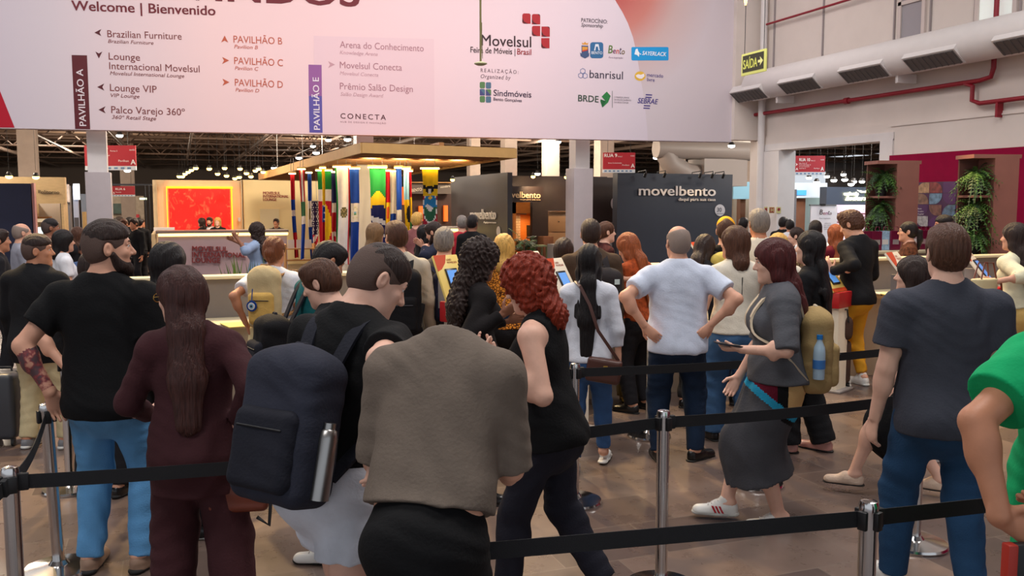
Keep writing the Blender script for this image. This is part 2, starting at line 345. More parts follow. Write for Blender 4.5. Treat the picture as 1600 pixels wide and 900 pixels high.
bmark('logo_squares', (172, 40, 46), *[('s', rrect(x, y, x+13, y+16, 3, c)) for x, y, c in sq])
bmark('logo_corners', (86, 30, 34), *[('s', [(x, y+7), (x+3, y+13), (x+9, y+16), (x+3, y+16), (x, y+13)], dict(off=0.007)) for x, y, c in sq], *[('s', [(x+9, y), (x+12, y+0.5), (x+13, y+4)], dict(off=0.007)) for x, y, c in sq[1::2]])
bmark('caption_lettering', (120, 96, 104), ('t', 'REALIZAÇÃO:', (751, 112.5), (810, 115.5), 6, dict(spacing=1.4)), ('t', 'Organized by', (751, 122), (798, 124.5), 6.5, dict(shear=0.22, spacing=1.1)))
g1, g2, g3 = (92, 128, 82), (84, 112, 134), (74, 74, 122)
for c, lst in ((g1, [(0, 0), (1, 1), (0, 2)]), (g2, [(1, 0), (0, 1), (1, 2)])):
    bmark('logo_squares', c, *[('s', rrect(749.5+9.5*i, 128+11*j+0.5*i, 757.8+9.5*i, 138+11*j+0.5*i, 2, 'abcd')) for i, j in lst])
bmark('logo_corners', g3, ('s', [(749.5, 139), (757.8, 149), (749.5, 149)], dict(off=0.007)), ('s', [(759, 139.5), (767.3, 149.5), (759, 149.5)], dict(off=0.007)))
bmark('logo_lettering', (60, 40, 66), ('t', 'Sindmóveis', (771, 149.5), (830, 152.5), 10, dict(bold=0.012)), ('t', 'Bento Gonçalves', (771, 157), (815, 159.5), 5, dict(bold=0.012)))
bmark('caption_lettering', (74, 62, 74), ('t', 'PATROCÍNIO:', (908, 34.5), (949, 37), 6.5, dict(bold=0.01)), ('t', 'Sponsorship', (908, 41.5), (942, 43.5), 6, dict(shear=0.22, bold=0.01)))
# right-hand swoosh printed on the banner
def swoosh_material():
    m = bpy.data.materials.new('printed swoosh'); m.use_nodes = True; nt = m.node_tree; b = nt.nodes['Principled BSDF']; N = nt.nodes.new; L = nt.links.new
    tc = N('ShaderNodeTexCoord'); mp = N('ShaderNodeMapping'); L(tc.outputs['Object'], mp.inputs[0])
    x0, z0 = BAN.px(962, 0); x1, z1 = BAN.px(1040, 120)
    sp = N('ShaderNodeVectorMath'); sp.operation = 'DISTANCE'; sp.inputs[1].default_value = (x0-0.2, z0+0.4, 0); L(tc.outputs['Object'], sp.inputs[0])
    r = N('ShaderNodeMapRange'); r.inputs[1].default_value = 0.3; r.inputs[2].default_value = 2.4; L(sp.outputs['Value'], r.inputs[0])
    cr = N('ShaderNodeValToRGB'); e = cr.color_ramp.elements; L(r.outputs[0], cr.inputs[0])
    e[0].color = srgb(178, 66, 62); e[1].color = srgb(206, 194, 200); x = e.new(0.35); x.color = srgb(196, 122, 112); x = e.new(0.62); x.color = srgb(200, 172, 170)
    L(cr.outputs[0], b.inputs['Base Color']); b.inputs['Roughness'].default_value = 0.6; return m
arc = [(958, -60), (961, 0), (972, 18), (981, 36), (989, 58), (994, 80), (999, 110), (1004, 140), (1008, 170), (1011, 200), (1012, 219)]
mb = InBanner(); shape_into(mb, BAN, arc+[(1140, 221.5), (1150, 0), (1152, -60)], 0.002); mb.build('printed_swoosh', swoosh_material())
bmark('printed_corner', (178, 20, 44), ('s', [(-88, 70), (-20, 100), (0, 142), (23, 199.5), (-88, 198)]))
# sponsor marks
bmark('crest', (66, 84, 122), ('s', [(908.5, 71), (919, 71.5), (919.5, 84), (914, 89), (908.5, 84)]), ('s', [(906, 82), (909, 84), (914, 88), (919.5, 84), (921, 82), (920, 88), (914, 91.5), (907, 88)], dict(off=0.006)))
bmark('crest', (214, 150, 60), ('s', [(909.5, 73), (918, 73.5), (918, 77), (909.5, 79)], dict(off=0.008)), ('s', [(909, 66), (911, 68), (914, 65.5), (917, 68), (919, 66.3), (918.5, 70), (909.5, 69.5)]))
bmark('crest', (196, 60, 56), ('s', [(909.5, 79), (918, 77), (918, 79), (909.5, 81)], dict(off=0.009)))
bmark('logo_tile', (52, 104, 150), ('s', rrect(922, 66, 942.5, 91, 4, 'abcd')))
bmark('logo_lettering', (216, 222, 232), ('t', 'BENTO', (924, 84.5), (941, 85), 4.5, dict(bold=0.02, off=0.009)), ('s', [(928, 79), (930, 69), (935, 69), (937, 79), (935, 79), (934, 73), (931, 73), (930, 79)], dict(off=0.009)))
for ch, c, x0, x1, y in (('B', (90, 120, 50), 950, 957, 83), ('e', (120, 40, 90), 957.5, 962, 83.4), ('n', (196, 60, 50), 962.5, 967, 83.8), ('t', (70, 50, 80), 967.5, 970.5, 84.2), ('o', (110, 90, 40), 971, 976, 84.6)):
    bmark('logo_lettering', c, ('t', ch, (x0, y), (x1, y+0.3), 13 if ch in 'Bt' else 9.5, dict(bold=0.015, shear=0.15)))
bmark('logo_lettering', (140, 118, 140), ('t', 'Pura inspiração', (951, 91), (973, 92), 3.2, IT))
bmark('logo_tile', (30, 150, 214), ('s', rrect(986.5, 73.5, 1044.5, 94.5, 2, 'abcd')))
bmark('logo_lettering', (228, 238, 246), ('t', 'SAYERLACK', (1003, 86), (1041, 88), 6.5, dict(bold=0.03, shear=0.25, off=0.009)), ('s', [(991, 85), (993, 77), (996, 76), (997, 80), (999, 83), (998, 89), (995, 86)], dict(off=0.009)), ('s', oval(1000.5, 84.5, 1, 1, 8), dict(off=0.009)))
def ring(cx, cy, r, w_=0.9, n=6):
    out = []
    for i in range(n):
        a0, a1 = math.radians(60*i+30), math.radians(60*i+90)
        out.append(('s', [(cx+r*math.cos(a0), cy+r*math.sin(a0)), (cx+r*math.cos(a1), cy+r*math.sin(a1)), (cx+(r-w_)*math.cos(a1), cy+(r-w_)*math.sin(a1)), (cx+(r-w_)*math.cos(a0), cy+(r-w_)*math.sin(a0))]))
    return out
bmark('logo_rings', (92, 110, 160), *ring(910.5, 111, 4.6), *ring(907.5, 118, 4.6), *ring(914, 118.5, 4.6))
bmark('logo_lettering', (62, 56, 74), ('t', 'banrisul', (921, 121.5), (973, 124), 13, dict(bold=0.004)))
bmark('logo_oval', (222, 178, 66), ('s', oval(1000, 119, 8.6, 7.4)))
bmark('logo_oval', (236, 228, 232), ('s', [(993, 118), (997, 116), (1001, 117), (1006, 115), (1007, 119), (1003, 123), (999, 123), (995, 121)], dict(off=0.007)))
bmark('logo_lettering', (74, 62, 130), ('t', 'mercado', (1010.5, 119.5), (1036, 121.5), 6, dict(bold=0.012)), ('t', 'livre', (1010.5, 127), (1022.5, 128), 6, dict(bold=0.012)), ('t', 'SEBRAE', (996, 161), (1028, 163), 8.5, dict(bold=0.03, shear=0.22)),
      ('s', [(1009, 147), (1019, 147.6), (1018.6, 149.6), (1008.6, 149)]), ('s', [(1008.4, 151), (1018.4, 151.6), (1018, 153.6), (1008, 153)]), ('s', [(1006, 164), (1016, 164.6), (1015.6, 166.6), (1005.6, 166)]), ('s', [(1005.4, 168), (1015.4, 168.6), (1015, 170.4), (1005, 169.8)]))
bmark('logo_lettering', (52, 74, 62), ('t', 'BRDE', (903, 158), (935, 160), 10.5, dict(bold=0.02)), ('s', [(956.3, 142), (957, 142), (957, 168.5), (956.3, 168.5)]))
bmark('logo_lettering', (120, 112, 120), ('t', 'CONHEÇA LINHAS', (959.5, 153), (983, 154), 2.6), ('t', 'DE FINANCIAMENTO', (959.5, 157), (986, 158.2), 2.6), ('t', 'DO BRDE.COM.BR', (959.5, 161), (982, 162), 2.6))
bmark('logo_ribbon', (44, 124, 66), ('s', [(940, 151), (948, 143), (954, 150), (946, 158)]), ('s', [(937.5, 157), (946, 158), (954, 150), (950, 160), (941, 168)], dict(off=0.006)))
bmark('logo_ribbon', (34, 96, 54), ('s', [(938, 155), (946.5, 158), (941, 167.5)], dict(off=0.008)))
# the beam the banner hangs on, the row of columns under it
def column(name, u, w0, w1, Y, ztop, zc, m=M_white):
    p = PY(u, 300, Y)
    mb = MB().box((p.x-w0/2, Y-w0/2, 0), (p.x+w0/2, Y+w0/2, ztop))
    o = structure(mb.build(name, m))
    if zc: MB().rbox((p.x-w1/2, Y-w1/2, 0), (p.x+w1/2, Y+w1/2, zc), 0.01).build('column_cladding', mat('column cladding', (176, 166, 168), rough=0.6, var=0.03), o)
    return o
column('column', 155, 0.33, 0.43, 18.55, 5.4, 2.48); column('column', 569, 0.38, 0.36, 20.4, 5.4, None); column('column', 905, 0.33, 0.44, 17.5, 5.4, 2.64)
M_conc = mat('beige concrete', (176, 160, 148), rough=0.8, var=0.05)
for u, Y, w_ in ((740, 27, 0.34), (795, 23.5, 0.36), (860, 24.5, 0.40), (943, 24, 0.44), (1050, 26, 0.62), (1163, 31, 0.6), (200, 46, 0.6), (47, 30, 0.5)):
    column('column', u, w_, 0, Y, 5.4, None, M_conc)
# pavilion beyond: roof with steel trusses, end wall
M_roof = mat('dark corrugated roof', (150, 124, 104), rough=0.8, var=0.3, vscale=1.2, stretch=(0.3, 6, 1))
structure(MB().box((-30, 19.0, 5.3), (45, 72, 5.5)).build('ceiling', M_roof))
structure(MB().box((-30, 70, 0), (45, 70.3, 5.6)).build('wall_far', mat('far wall', (120, 108, 100), rough=0.9)))
structure(MB().box((-30, -9, 8.7), (WX+0.4, 17.2, 9.0)).build('ceiling_hall', mat('hall roof', (170, 166, 164), rough=0.9)))
M_truss = mat('truss steel', (104, 84, 72), rough=0.6)
def truss(name, a, b, h, n, r=0.045):
    a, b = Vector(a), Vector(b); mb = MB(); up = Vector((0, 0, h))
    mb.tube([a, b], r, 6).tube([a+up, b+up], r, 6)
    for i in range(n):
        p = a.lerp(b, i/n); q = a.lerp(b, (i+0.5)/n); s_ = a.lerp(b, (i+1)/n)
        mb.tube([p, q+up], r*0.6, 5, False).tube([q+up, s_], r*0.6, 5, False)
    return structure(mb.build(name, M_truss))
for y in (19.4, 21.5, 24.5, 27.5, 30.5, 34, 37.5, 41, 45, 50, 56, 63):
    truss('beam_truss', (-26, y, 4.45), (40, y, 4.45), 0.7, 44)
for x in (-14, -8.5, -3, 2.5, 8, 13.5, 19, 25):
    truss('beam_truss', (x, 19.2, 4.75), (x, 69, 4.75), 0.45, 30, 0.035)
for k in range(14):
    x = -15+k*2.6; y = 19+((k*37) % 11)*1.9
    structure(MB().tube([(x, 19.2, 4.3+0.05*(k % 3)), (x+0.3, 66, 4.35)], 0.05+0.03*(k % 2), 8).build('beam_pipe', mat('roof pipe', (120, 104, 94), rough=0.5)))
# air ducts in the pavilion roof, right
du = MB(); p = P(1098, 262, 27)
du.smooth = True; du.tube([p+Vector((-1.6, 0, 0.55)), p+Vector((2.0, -.4, 0.5))], 0.3, 16); du.tube([p+Vector((-1.3, 0, 0.45)), p+Vector((-1.1, 0, 0.1)), p+Vector((-0.6, 0, -0.15)), p+Vector((0, 0, -0.25))], 0.3, 14)
du.smooth = False; du.box(tuple(p+Vector((-0.2, -0.4, -0.55))), tuple(p+Vector((1.3, 0.5, 0.25))))
tag(du.build('air_duct', mat('galvanised duct', (150, 140, 134), rough=0.5)), 'grey bent air duct and plenum box under the far roof above the dark booth panel', 'duct')
# pavilion roof lamps
def hang_lamp(u, v, D, r=0.09, m=M_lampw, label=None, group=None, zt=5.3):
    p = P(u, v, D); o = empty('ceiling_lamp', p, 0, label, 'lamp', group)
    MB().lathe([(r*0.3, 0.09), (r*0.5, 0.08), (r*.8, 0.02), (r*0.75, 0.0)], n=12).build('lamp_shade', M_black, o)
    MB().lathe([(r*0.9, 0.0), (r*0.8, -0.04), (r*0.3, -0.06)], n=12).build('lamp_glass', m, o)
    if zt > p.z+0.2: MB().tube([(0, 0, 0.14), (0, 0, zt-p.z)], 0.004, 4).build('lamp_rod', M_black, o)
    return o
for u, v, D in [(187, 211, 24), (199, 266, 26), (494, 238, 24), (467, 246, 27), (543, 217, 22), (428, 262, 30), (513, 218, 26), (872, 221, 26), (1025, 246, 28), (1143, 227, 23), (840, 271, 28), (489, 228, 32)]:
    hang_lamp(u, v, D, 0.10, M_lampw, 'white hanging lamp under the dark truss roof of the pavilion', 'pavilion roof lamps')
for u, v, D in [(306, 262, 25), (327, 263, 25), (351, 262, 25), (375, 263, 25), (340, 271, 25.5), (354, 274, 25.5), (285, 275, 26), (280, 275, 26), (289, 271, 26), (294, 268, 26), (299, 265, 26), (367, 278, 26), (374, 276, 26), (385, 270, 25), (392, 275, 25), (399, 266, 25), (404, 263, 25), (411, 268, 25)]:
    hang_lamp(u, v, D, 0.075, M_lampy, 'small warm spotlight hanging above the reception lounge wall', 'lounge spotlights')
for u, v, D in [(14, 275, 19.5), (56, 276, 19.8)]:
    hang_lamp(u, v, D, 0.08, M_lampy, 'small warm spotlight above the navy booth at far left', 'left booth spotlights')
for u, v, D in [(1292, 275, 26), (1303, 281, 24), (1320, 280, 24), (1334, 283, 24), (1347, 283, 25), (1360, 280, 24), (1318, 272, 27), (1276, 284, 24), (1264, 277, 26), (1330, 287, 23)]:
    hang_lamp(u, v, D, 0.09, M_lampw, 'bright white spotlight above the lit script sign in the side hall', 'side hall spotlights')
structure(MB().box((12.2, -4, 5.0), (60, 19.0, 5.2)).box((45, 19, 5.0), (60, 72, 5.2)).build('ceiling_side', M_roof))
structure(MB().box((60, -4, 0), (60.3, 72, 5.5)).build('wall_side', MATS['far wall']))
structure(MB().box((-30.3, 18, 0), (-30, 72, 5.5)).build('wall_left', MATS['far wall']))
for y in (13.5, 15.2, 16.6):
    truss('beam_truss', (12.5, y, 4.2), (40, y, 4.2), 0.6, 24)
# big round air duct on the right wall, with its vent hoods
dx, dz, dr = 11.42, 4.33, 0.30
adt = empty('air_duct', (dx, 5, dz), 0, 'long round white air duct with slanted vent hoods along the upper right wall', 'duct')
mb = MB(); mb.tube([(0, y-5, 0) for y in (0, 4, 8, 10, 12, 14, 16.0)]+[(0, 11.2, 0)], [dr]*7+[dr*0.6], 24); mb.build('duct_tube', M_white, adt)
for y in (15.85, 14.25, 12.55, 11.05, 9.35, 7.7, 6.0):
    hood = MB(); M = Matrix.Translation((-0.20, y-5, -0.17))@Matrix.Rotation(math.radians(38), 4, 'Y')
    hood.box((-0.16, -0.52, -0.05), (0.16, 0.52, 0.12), M); h = hood.build('vent_hood', M_white, adt)
    gr = MB(); gr.box((-0.135, -0.49, -0.065), (0.135, 0.49, -0.05), M)
    for k in range(9): gr.box((-0.135, -0.47+k*0.115, -0.075), (0.135, -0.455+k*0.115, -0.06), M)
    gr.build('grille', mat('grille grey', (92, 86, 84), rough=.6), h)
for y in (15.2, 12.0): MB().box((-0.02, y-5-0.03, -0.42), (0.38, y-5+0.03, -0.27)).build('bracket', M_white, adt)
# red sprinkler pipes on the right wall
rx = WX-0.08
tag(MB().tube([(rx, 16.45, 3.79), (rx, 10.62, 3.79), (rx, 10.42, 3.82), (rx, 10.38, 3.95), (rx, 10.38, 4.2), (rx-0.02, 10.36, 9)], 0.038).tube([(rx, 13.6, 3.79), (rx, 13.5, 3.79)], 0.06).tube([(rx, 10.9, 3.78), (rx, 10.75, 3.72), (rx, 10.75, 3.5), (rx, 10.6, 3.44), (rx, 9, 3.44), (rx, 2, 3.44)], 0.036).box((rx-0.03, 10.25, 3.2), (rx+0.09, 10.29, 3.42)).build('fire_pipe', M_red),
    'thick red fire pipe running along the right wall beneath the white air duct', 'pipe')
tag(MB().tube([(rx, 16.15, 4.75), (rx, 16.15, 5.6), (rx, 16.05, 5.62), (rx, 5, 5.62)], 0.022).tube([(rx, 16.15, 4.8), (rx, 16.15, 4.95)], 0.05).build('fire_pipe', M_red), 'thin red fire pipe running along the right wall above the white air duct', 'pipe')
tag(MB().tube([(PY(1178, 300, 16.95).x, 16.95, 0), (PY(1178, 300, 16.95).x, 16.95, 3.3), (10.6, 17.0, 3.32)], 0.05).build('fire_pipe', M_red), 'red vertical fire pipe beside the white pillar at the end of the opening', 'pipe')
# ================================================================== STANDS, LOUNGE, COUNTERS
def slab(mb, u0, v0, u1, v1, Y, th, z0=None):
    a = PY(u0, v0, Y); b = PY(u1, v1 if v1 is not None else 400, Y); z = b.z if z0 is None else z0
    return mb.box((min(a.x, b.x), Y, z), (max(a.x, b.x), Y+th, a.z))
def facing(Y): return Plane((-40, Y), (40, Y))
def sideplane(X): return Plane((X, 0), (X, 60))
def letters(name, plane, col, items, parent=None, depth=0.0, emit=0, off=0.012, rough=0.5):
    mb = MB()
    for it in items:
        k = dict(it[4]) if len(it) > 4 else {}
        k.setdefault('off', off); text_into(mb, plane, it[0], it[1], it[2], it[3], depth=depth, **k)
    return mb.build(name, mat('letters %d %d %d %s' % (*col, emit), col, rough=rough, emit=emit), parent)
# ---- reception lounge: back wall with the red lit panel
LY = 29.0
lw = empty('lounge_wall', (0, 0, 0), 0, 'cream lounge back wall with a glowing red panel, behind the reception counter', 'wall panel')
slab(MB(), 238, 281, 380, None, LY, 0.2, 0).build('wall_board', M_cream, lw)
slab(MB(), 380, 281, 512, None, LY-0.15, 0.35, 0).build('wall_board', mat('yellow-lit cream board', (232, 212, 160), rough=0.7), lw)  # same cream wall, its yellow light put into the board colour
mb = MB(); slab(mb, 245, 281, 248, None, LY-0.03, 0.05, 0); slab(mb, 376, 281, 381, None, LY-0.2, 0.1, 0); mb.build('wall_trim', M_cream, lw)
def red_panel():
    m = bpy.data.materials.new('red relief panel'); m.use_nodes = True; nt = m.node_tree; b = nt.nodes['Principled BSDF']; N = nt.nodes.new; L = nt.links.new
    tc = N('ShaderNodeTexCoord'); mp = N('ShaderNodeMapping'); mp.inputs['Scale'].default_value = (2.2, 1, 1.3); mp.inputs['Rotation'].default_value = (0, 0.7, 0); L(tc.outputs['Object'], mp.inputs[0])
    n = N('ShaderNodeTexNoise'); n.inputs['Scale'].default_value = 2.5; n.inputs['Detail'].default_value = 8; n.inputs['Distortion'].default_value = 1.4; L(mp.outputs[0], n.inputs[0])
    cr = N('ShaderNodeValToRGB'); e = cr.color_ramp.elements; e[0].position = 0.55; e[0].color = srgb(206, 20, 14); e[1].position = 0.72; e[1].color = srgb(236, 96, 60); L(n.outputs[0], cr.inputs[0])
    L(cr.outputs[0], b.inputs['Base Color']); b.inputs['Emission Strength'].default_value = 0.55; L(cr.outputs[0], b.inputs['Emission Color']); b.inputs['Roughness'].default_value = 0.6
    return m
rp = slab(MB(), 263, 295, 361, 362, LY-0.12, 0.06).build('backlit_panel', red_panel(), lw)
mb = MB(); slab(mb, 259.5, 291, 364, 294.5, LY-0.16, 0.1); slab(mb, 259.5, 294, 263, 362, LY-0.16, 0.1); slab(mb, 361, 294, 364.5, 362, LY-0.16, 0.1); mb.build('light_frame', mat('amber led frame', (255, 150, 20), emit=2.6), rp)
LPL = facing(LY-0.16)
letters('lounge_lettering', LPL, (150, 54, 48), [('MOVELSUL', (411, 303.5), (438, 304), 4.5, dict(bold=0.03)), ('INTERNATIONAL', (411, 308.6), (451, 309), 4.3, dict(bold=0.03)), ('LOUNGE', (411, 313.6), (432, 314), 4.3, dict(bold=0.03))], lw, 0.03)
mb = MB(); slab(mb, 406, 326.5, 438, None, LY-0.19, 0.04, 0); dr_ = mb.build('door', mat('cream door', (216, 204, 168), rough=0.6), lw)
slab(MB(), 431, 361, 432, 366, LY-0.22, 0.03).build('handle', M_steel, dr_)
slab(MB(), 372, 340, 376, 346, LY-0.22, 0.1).build('wall_lamp', M_white, lw)
# lounge reception counter
CY = 24.2
lc = empty('reception_counter', (0, 0, 0), 0, 'long lilac-grey reception counter with dark red raised lettering and a lit edge under its top', 'counter')
M_lil = mat('lilac laminate', (168, 152, 166), rough=0.5, var=0.02)
mb = MB(); slab(mb, 247, 366, 449, None, CY, 0.7, 0); mb.build('front', M_lil, lc)
mb = MB(); slab(mb, 243, 361.2, 451, 363, CY-0.08, 0.9); mb.build('counter_top', mat('counter top grey', (110, 98, 96), rough=0.3), lc)
mb = MB(); slab(mb, 247, 363.2, 450, 367, CY-0.03, 0.05); mb.build('led_strip', M_led, lc)
mb = MB(); a = PY(243, 361, CY); mb.box((a.x-0.1, CY, 0), (a.x, CY+2.6, 1.14)); mb.build('side_board', M_cream, lc)
mb = MB(); mb.box((a.x-0.12, CY+0.2, 0.25), (a.x-0.1, CY+0.8, 0.95)).box((a.x-0.12, CY+1.2, 0.3), (a.x-0.1, CY+1.8, 0.95)); mb.build('side_picture', mat('brick picture', (150, 70, 52), rough=0.7), lc)
letters('counter_lettering', facing(CY), (116, 34, 40), [('MOVELSUL', (300, 392), (356, 392.8), 8, dict(bold=0.035)), ('INTERNATIONAL', (300, 401.2), (384, 402.2), 8, dict(bold=0.035)), ('LOUNGE', (300, 410), (344, 410.6), 8, dict(bold=0.035))], lc, 0.035, off=0.04)
tag(slab(MB(), 240, 356, 273, 361, CY+1.0, 0.4).build('printer', M_white), 'white flat printer on the left end of the lounge reception counter', 'printer')
# shelf of brochures right of the counter
bs = empty('brochure_rack', (0, 0, 0), 0, 'low white brochure rack with wooden shelves beneath the hanging flags', 'rack')
p = PY(470, 405, 21.5)
mb = MB(); mb.box((p.x-0.35, 21.5, 0), (p.x-0.32, 21.9, 0.95)).box((p.x+0.32, 21.5, 0), (p.x+0.35, 21.9, 0.95)); mb.build('side_frame', M_wood, bs)
for z in (0.3, 0.55, 0.82): MB().box((p.x-0.32, 21.5, z), (p.x+0.32, 21.9, z+0.025)).build('shelf', M_wood, bs)
for k in range(3): MB().box((p.x-0.28+k*0.2, 21.6, 0.845), (p.x-0.13+k*0.2, 21.62, 1.05)).build('brochure', M_white, bs)
# ---- slatted canopy
c0 = P(565, 223, 15.9+0.9); c1 = P(806, 232, 17.2+0.9); c2 = P(405, 271, 26)
cz = (c0.z+c1.z)/2
cnp = empty('slatted_canopy', (0, 0, 0), 0, 'large flat tan canopy of wooden slats hung over the row of flags', 'canopy')
e1 = (c1-c0); e1.z = 0; e2 = (c2-c0); dzz = c2.z-c0.z
M_fas = mat('canopy fascia', (186, 146, 88), rough=0.6, var=0.05); M_slat = mat('canopy slats', (158, 108, 62), rough=0.6, var=0.12, vscale=3)
def bar(mb, a, b, w_, h):                                            # horizontal bar a-b, width w_, hanging h below
    d = (b-a); d.z = 0; d.normalize(); n = Vector((-d.y, d.x, 0))*w_/2; dn = Vector((0, 0, -h))
    vs = [a-n, b-n, b+n, a+n]; vs = vs+[x+dn for x in vs]
    mb._add(vs, [(0, 1, 2, 3), (7, 6, 5, 4), (0, 4, 5, 1), (1, 5, 6, 2), (2, 6, 7, 3), (3, 7, 4, 0)])
c3 = c1+e2
mb = MB(); bar(mb, c0, c1, 0.05, 0.19); bar(mb, c0, c2, 0.05, 0.19); bar(mb, c1, c3, 0.05, 0.19); bar(mb, c2, c3, 0.05, 0.19); mb.build('fascia', M_fas, cnp)
for k in range(1, 26):
    a = c0+e2*(k/26); mb = MB(); dn = Vector((0, 0, -0.05)); bar(mb, a+dn, a+e1+dn, 0.06, 0.13); mb.build('slat', M_slat, cnp)
mb = MB(); bar(mb, c0+e1*0.5+Vector((0, 0, 0.05)), c2+e1*0.5+Vector((0, 0, 0.05)), 0.1, 0.08)
mb._add([c0+Vector((0, 0, 0.01)), c1+Vector((0, 0, 0.01)), c3+Vector((0, 0, 0.01)), c2+Vector((0, 0, 0.01))], [(0, 1, 2, 3)]); mb.build('roof_sheet', M_slat, cnp)
for a in (0.1, 0.5, 0.9):
    for b in (0.15, 0.6, 0.9):
        q = c0+e1*a+e2*b; MB().tube([q, q+Vector((0, 0, 2.4))], 0.008, 5).build('hanger', M_steel, cnp)
for k in range(4): spot('canopy_light', tuple(c0+e1*(0.2+0.2*k)+e2*0.1+Vector((0, 0.3, -0.22))), tuple(c0+e1*(0.2+0.2*k)+e2*0.25+Vector((0, 2, -1.2))), 60, (1, 0.75, 0.4), 110, 0.8)
# ---- national flags hanging under light bars
FCOL = {}
def fm(c):
    if c not in FCOL: FCOL[c] = cloth('flag cloth %d %d %d' % c, c, rough=0.7, var=0.06)
    return FCOL[c]
Rr, Wh, Bl, Nv, Ye, Gr, Bk, Lb = (176, 22, 40), (222, 214, 208), (28, 66, 160), (30, 32, 84), (220, 178, 28), (24, 118, 52), (24, 22, 26), (128, 172, 198)
def bands(*b):
    def f(s, t):
        for lim, c in b:
            if t < lim: return c
        return b[-1][1]
    return f
def disc(f, cs, ct, r, asp, c):
    return lambda s, t: c if ((s-cs)**2+((t-ct)*asp)**2) < r*r else f(s, t)
def usa(s, t):
    if t < 0.55: return Wh if (int(s*7)+int(t*26)) % 2 == 0 and (s*7 % 1-.5)**2+(t*26 % 1-.5)**2 < 0.16 else (44, 30, 66)
    return Rr if int(s*2+t*9) % 2 else Wh
def brazil(s, t):
    if t < 0.42: return Ye if t > 0.26+abs(s-0.5)*0.16 else Gr
    if t < 0.47: return Ye if (s-.5)**2 > 0.12+t*0.1 else Nv
    if 0.55+0.06*s < t < 0.61+0.06*s: return Wh
    if (int(s*9)*7+int(t*40)*5) % 17 == 0 and t > 0.66: return Wh
    return Nv
def mexico(s, t):
    if s < 0.06: return Gr
    if s > 0.88: return Rr
    d = (s-0.55)**2+((t-0.46)*4.6)**2
    if d < 0.07: return (92, 84, 50) if (int(s*11)+int(t*60)) % 3 else (150, 130, 90)
    return Wh
def nicaragua(s, t):
    if t < 0.36 or t > 0.56: return Bl
    d = (s-0.5)**2+((t-0.46)*5)**2
    if d < 0.11:
        if 0.43 < t < 0.49 and abs(s-.5) < (t-0.42)*3: return (96, 150, 110) if t > 0.46 else (120, 170, 210)
        return (206, 200, 170) if d > 0.07 else Wh
    return Wh
def city(s, t):
    if t > 0.48:
        d = ((s-0.5)/0.46)**2+((t-0.68)/0.27)**2
        if d > 1: return Wh if d < 1.2 else (150, 30, 50)
        if (s-.5)**2*4+((t-0.52)*5)**2*2 < 0.06: return (236, 190, 70)
        if t > 0.72-0.05*math.sin(s*9): return (46, 96, 70)
        return Wh if t > 0.62+abs(s-0.35)*0.25 else (40, 120, 176)
    d = ((s-0.45)/0.28)**2+((t-0.37)/0.075)**2
    if d < 1: return Wh if abs(s-.45) < 0.1 and t > 0.36 else Bk
    if 0.28 < t < 0.36 and (s < 0.2 or s > 0.72): return Bk
    return Ye
def tri(s, t):
    if t < 0.20: return Gr
    if t < 0.33: return Wh
    if s > 0.25 and 0.36 < t < 0.78 and (s-0.25) < 1-abs(t-0.57)*3.2: return Ye
    if t > 0.83 and s > 0.55: return Wh if t < 0.93 else Gr
    return Rr
def pan(s, t):
    if t < 0.34: return Nv
    if t < 0.44: return Wh
    if t < 0.66: return Rr
    if t < 0.72: return Wh
    if t < 0.82: return Rr if s > .4 else Wh
    return Nv
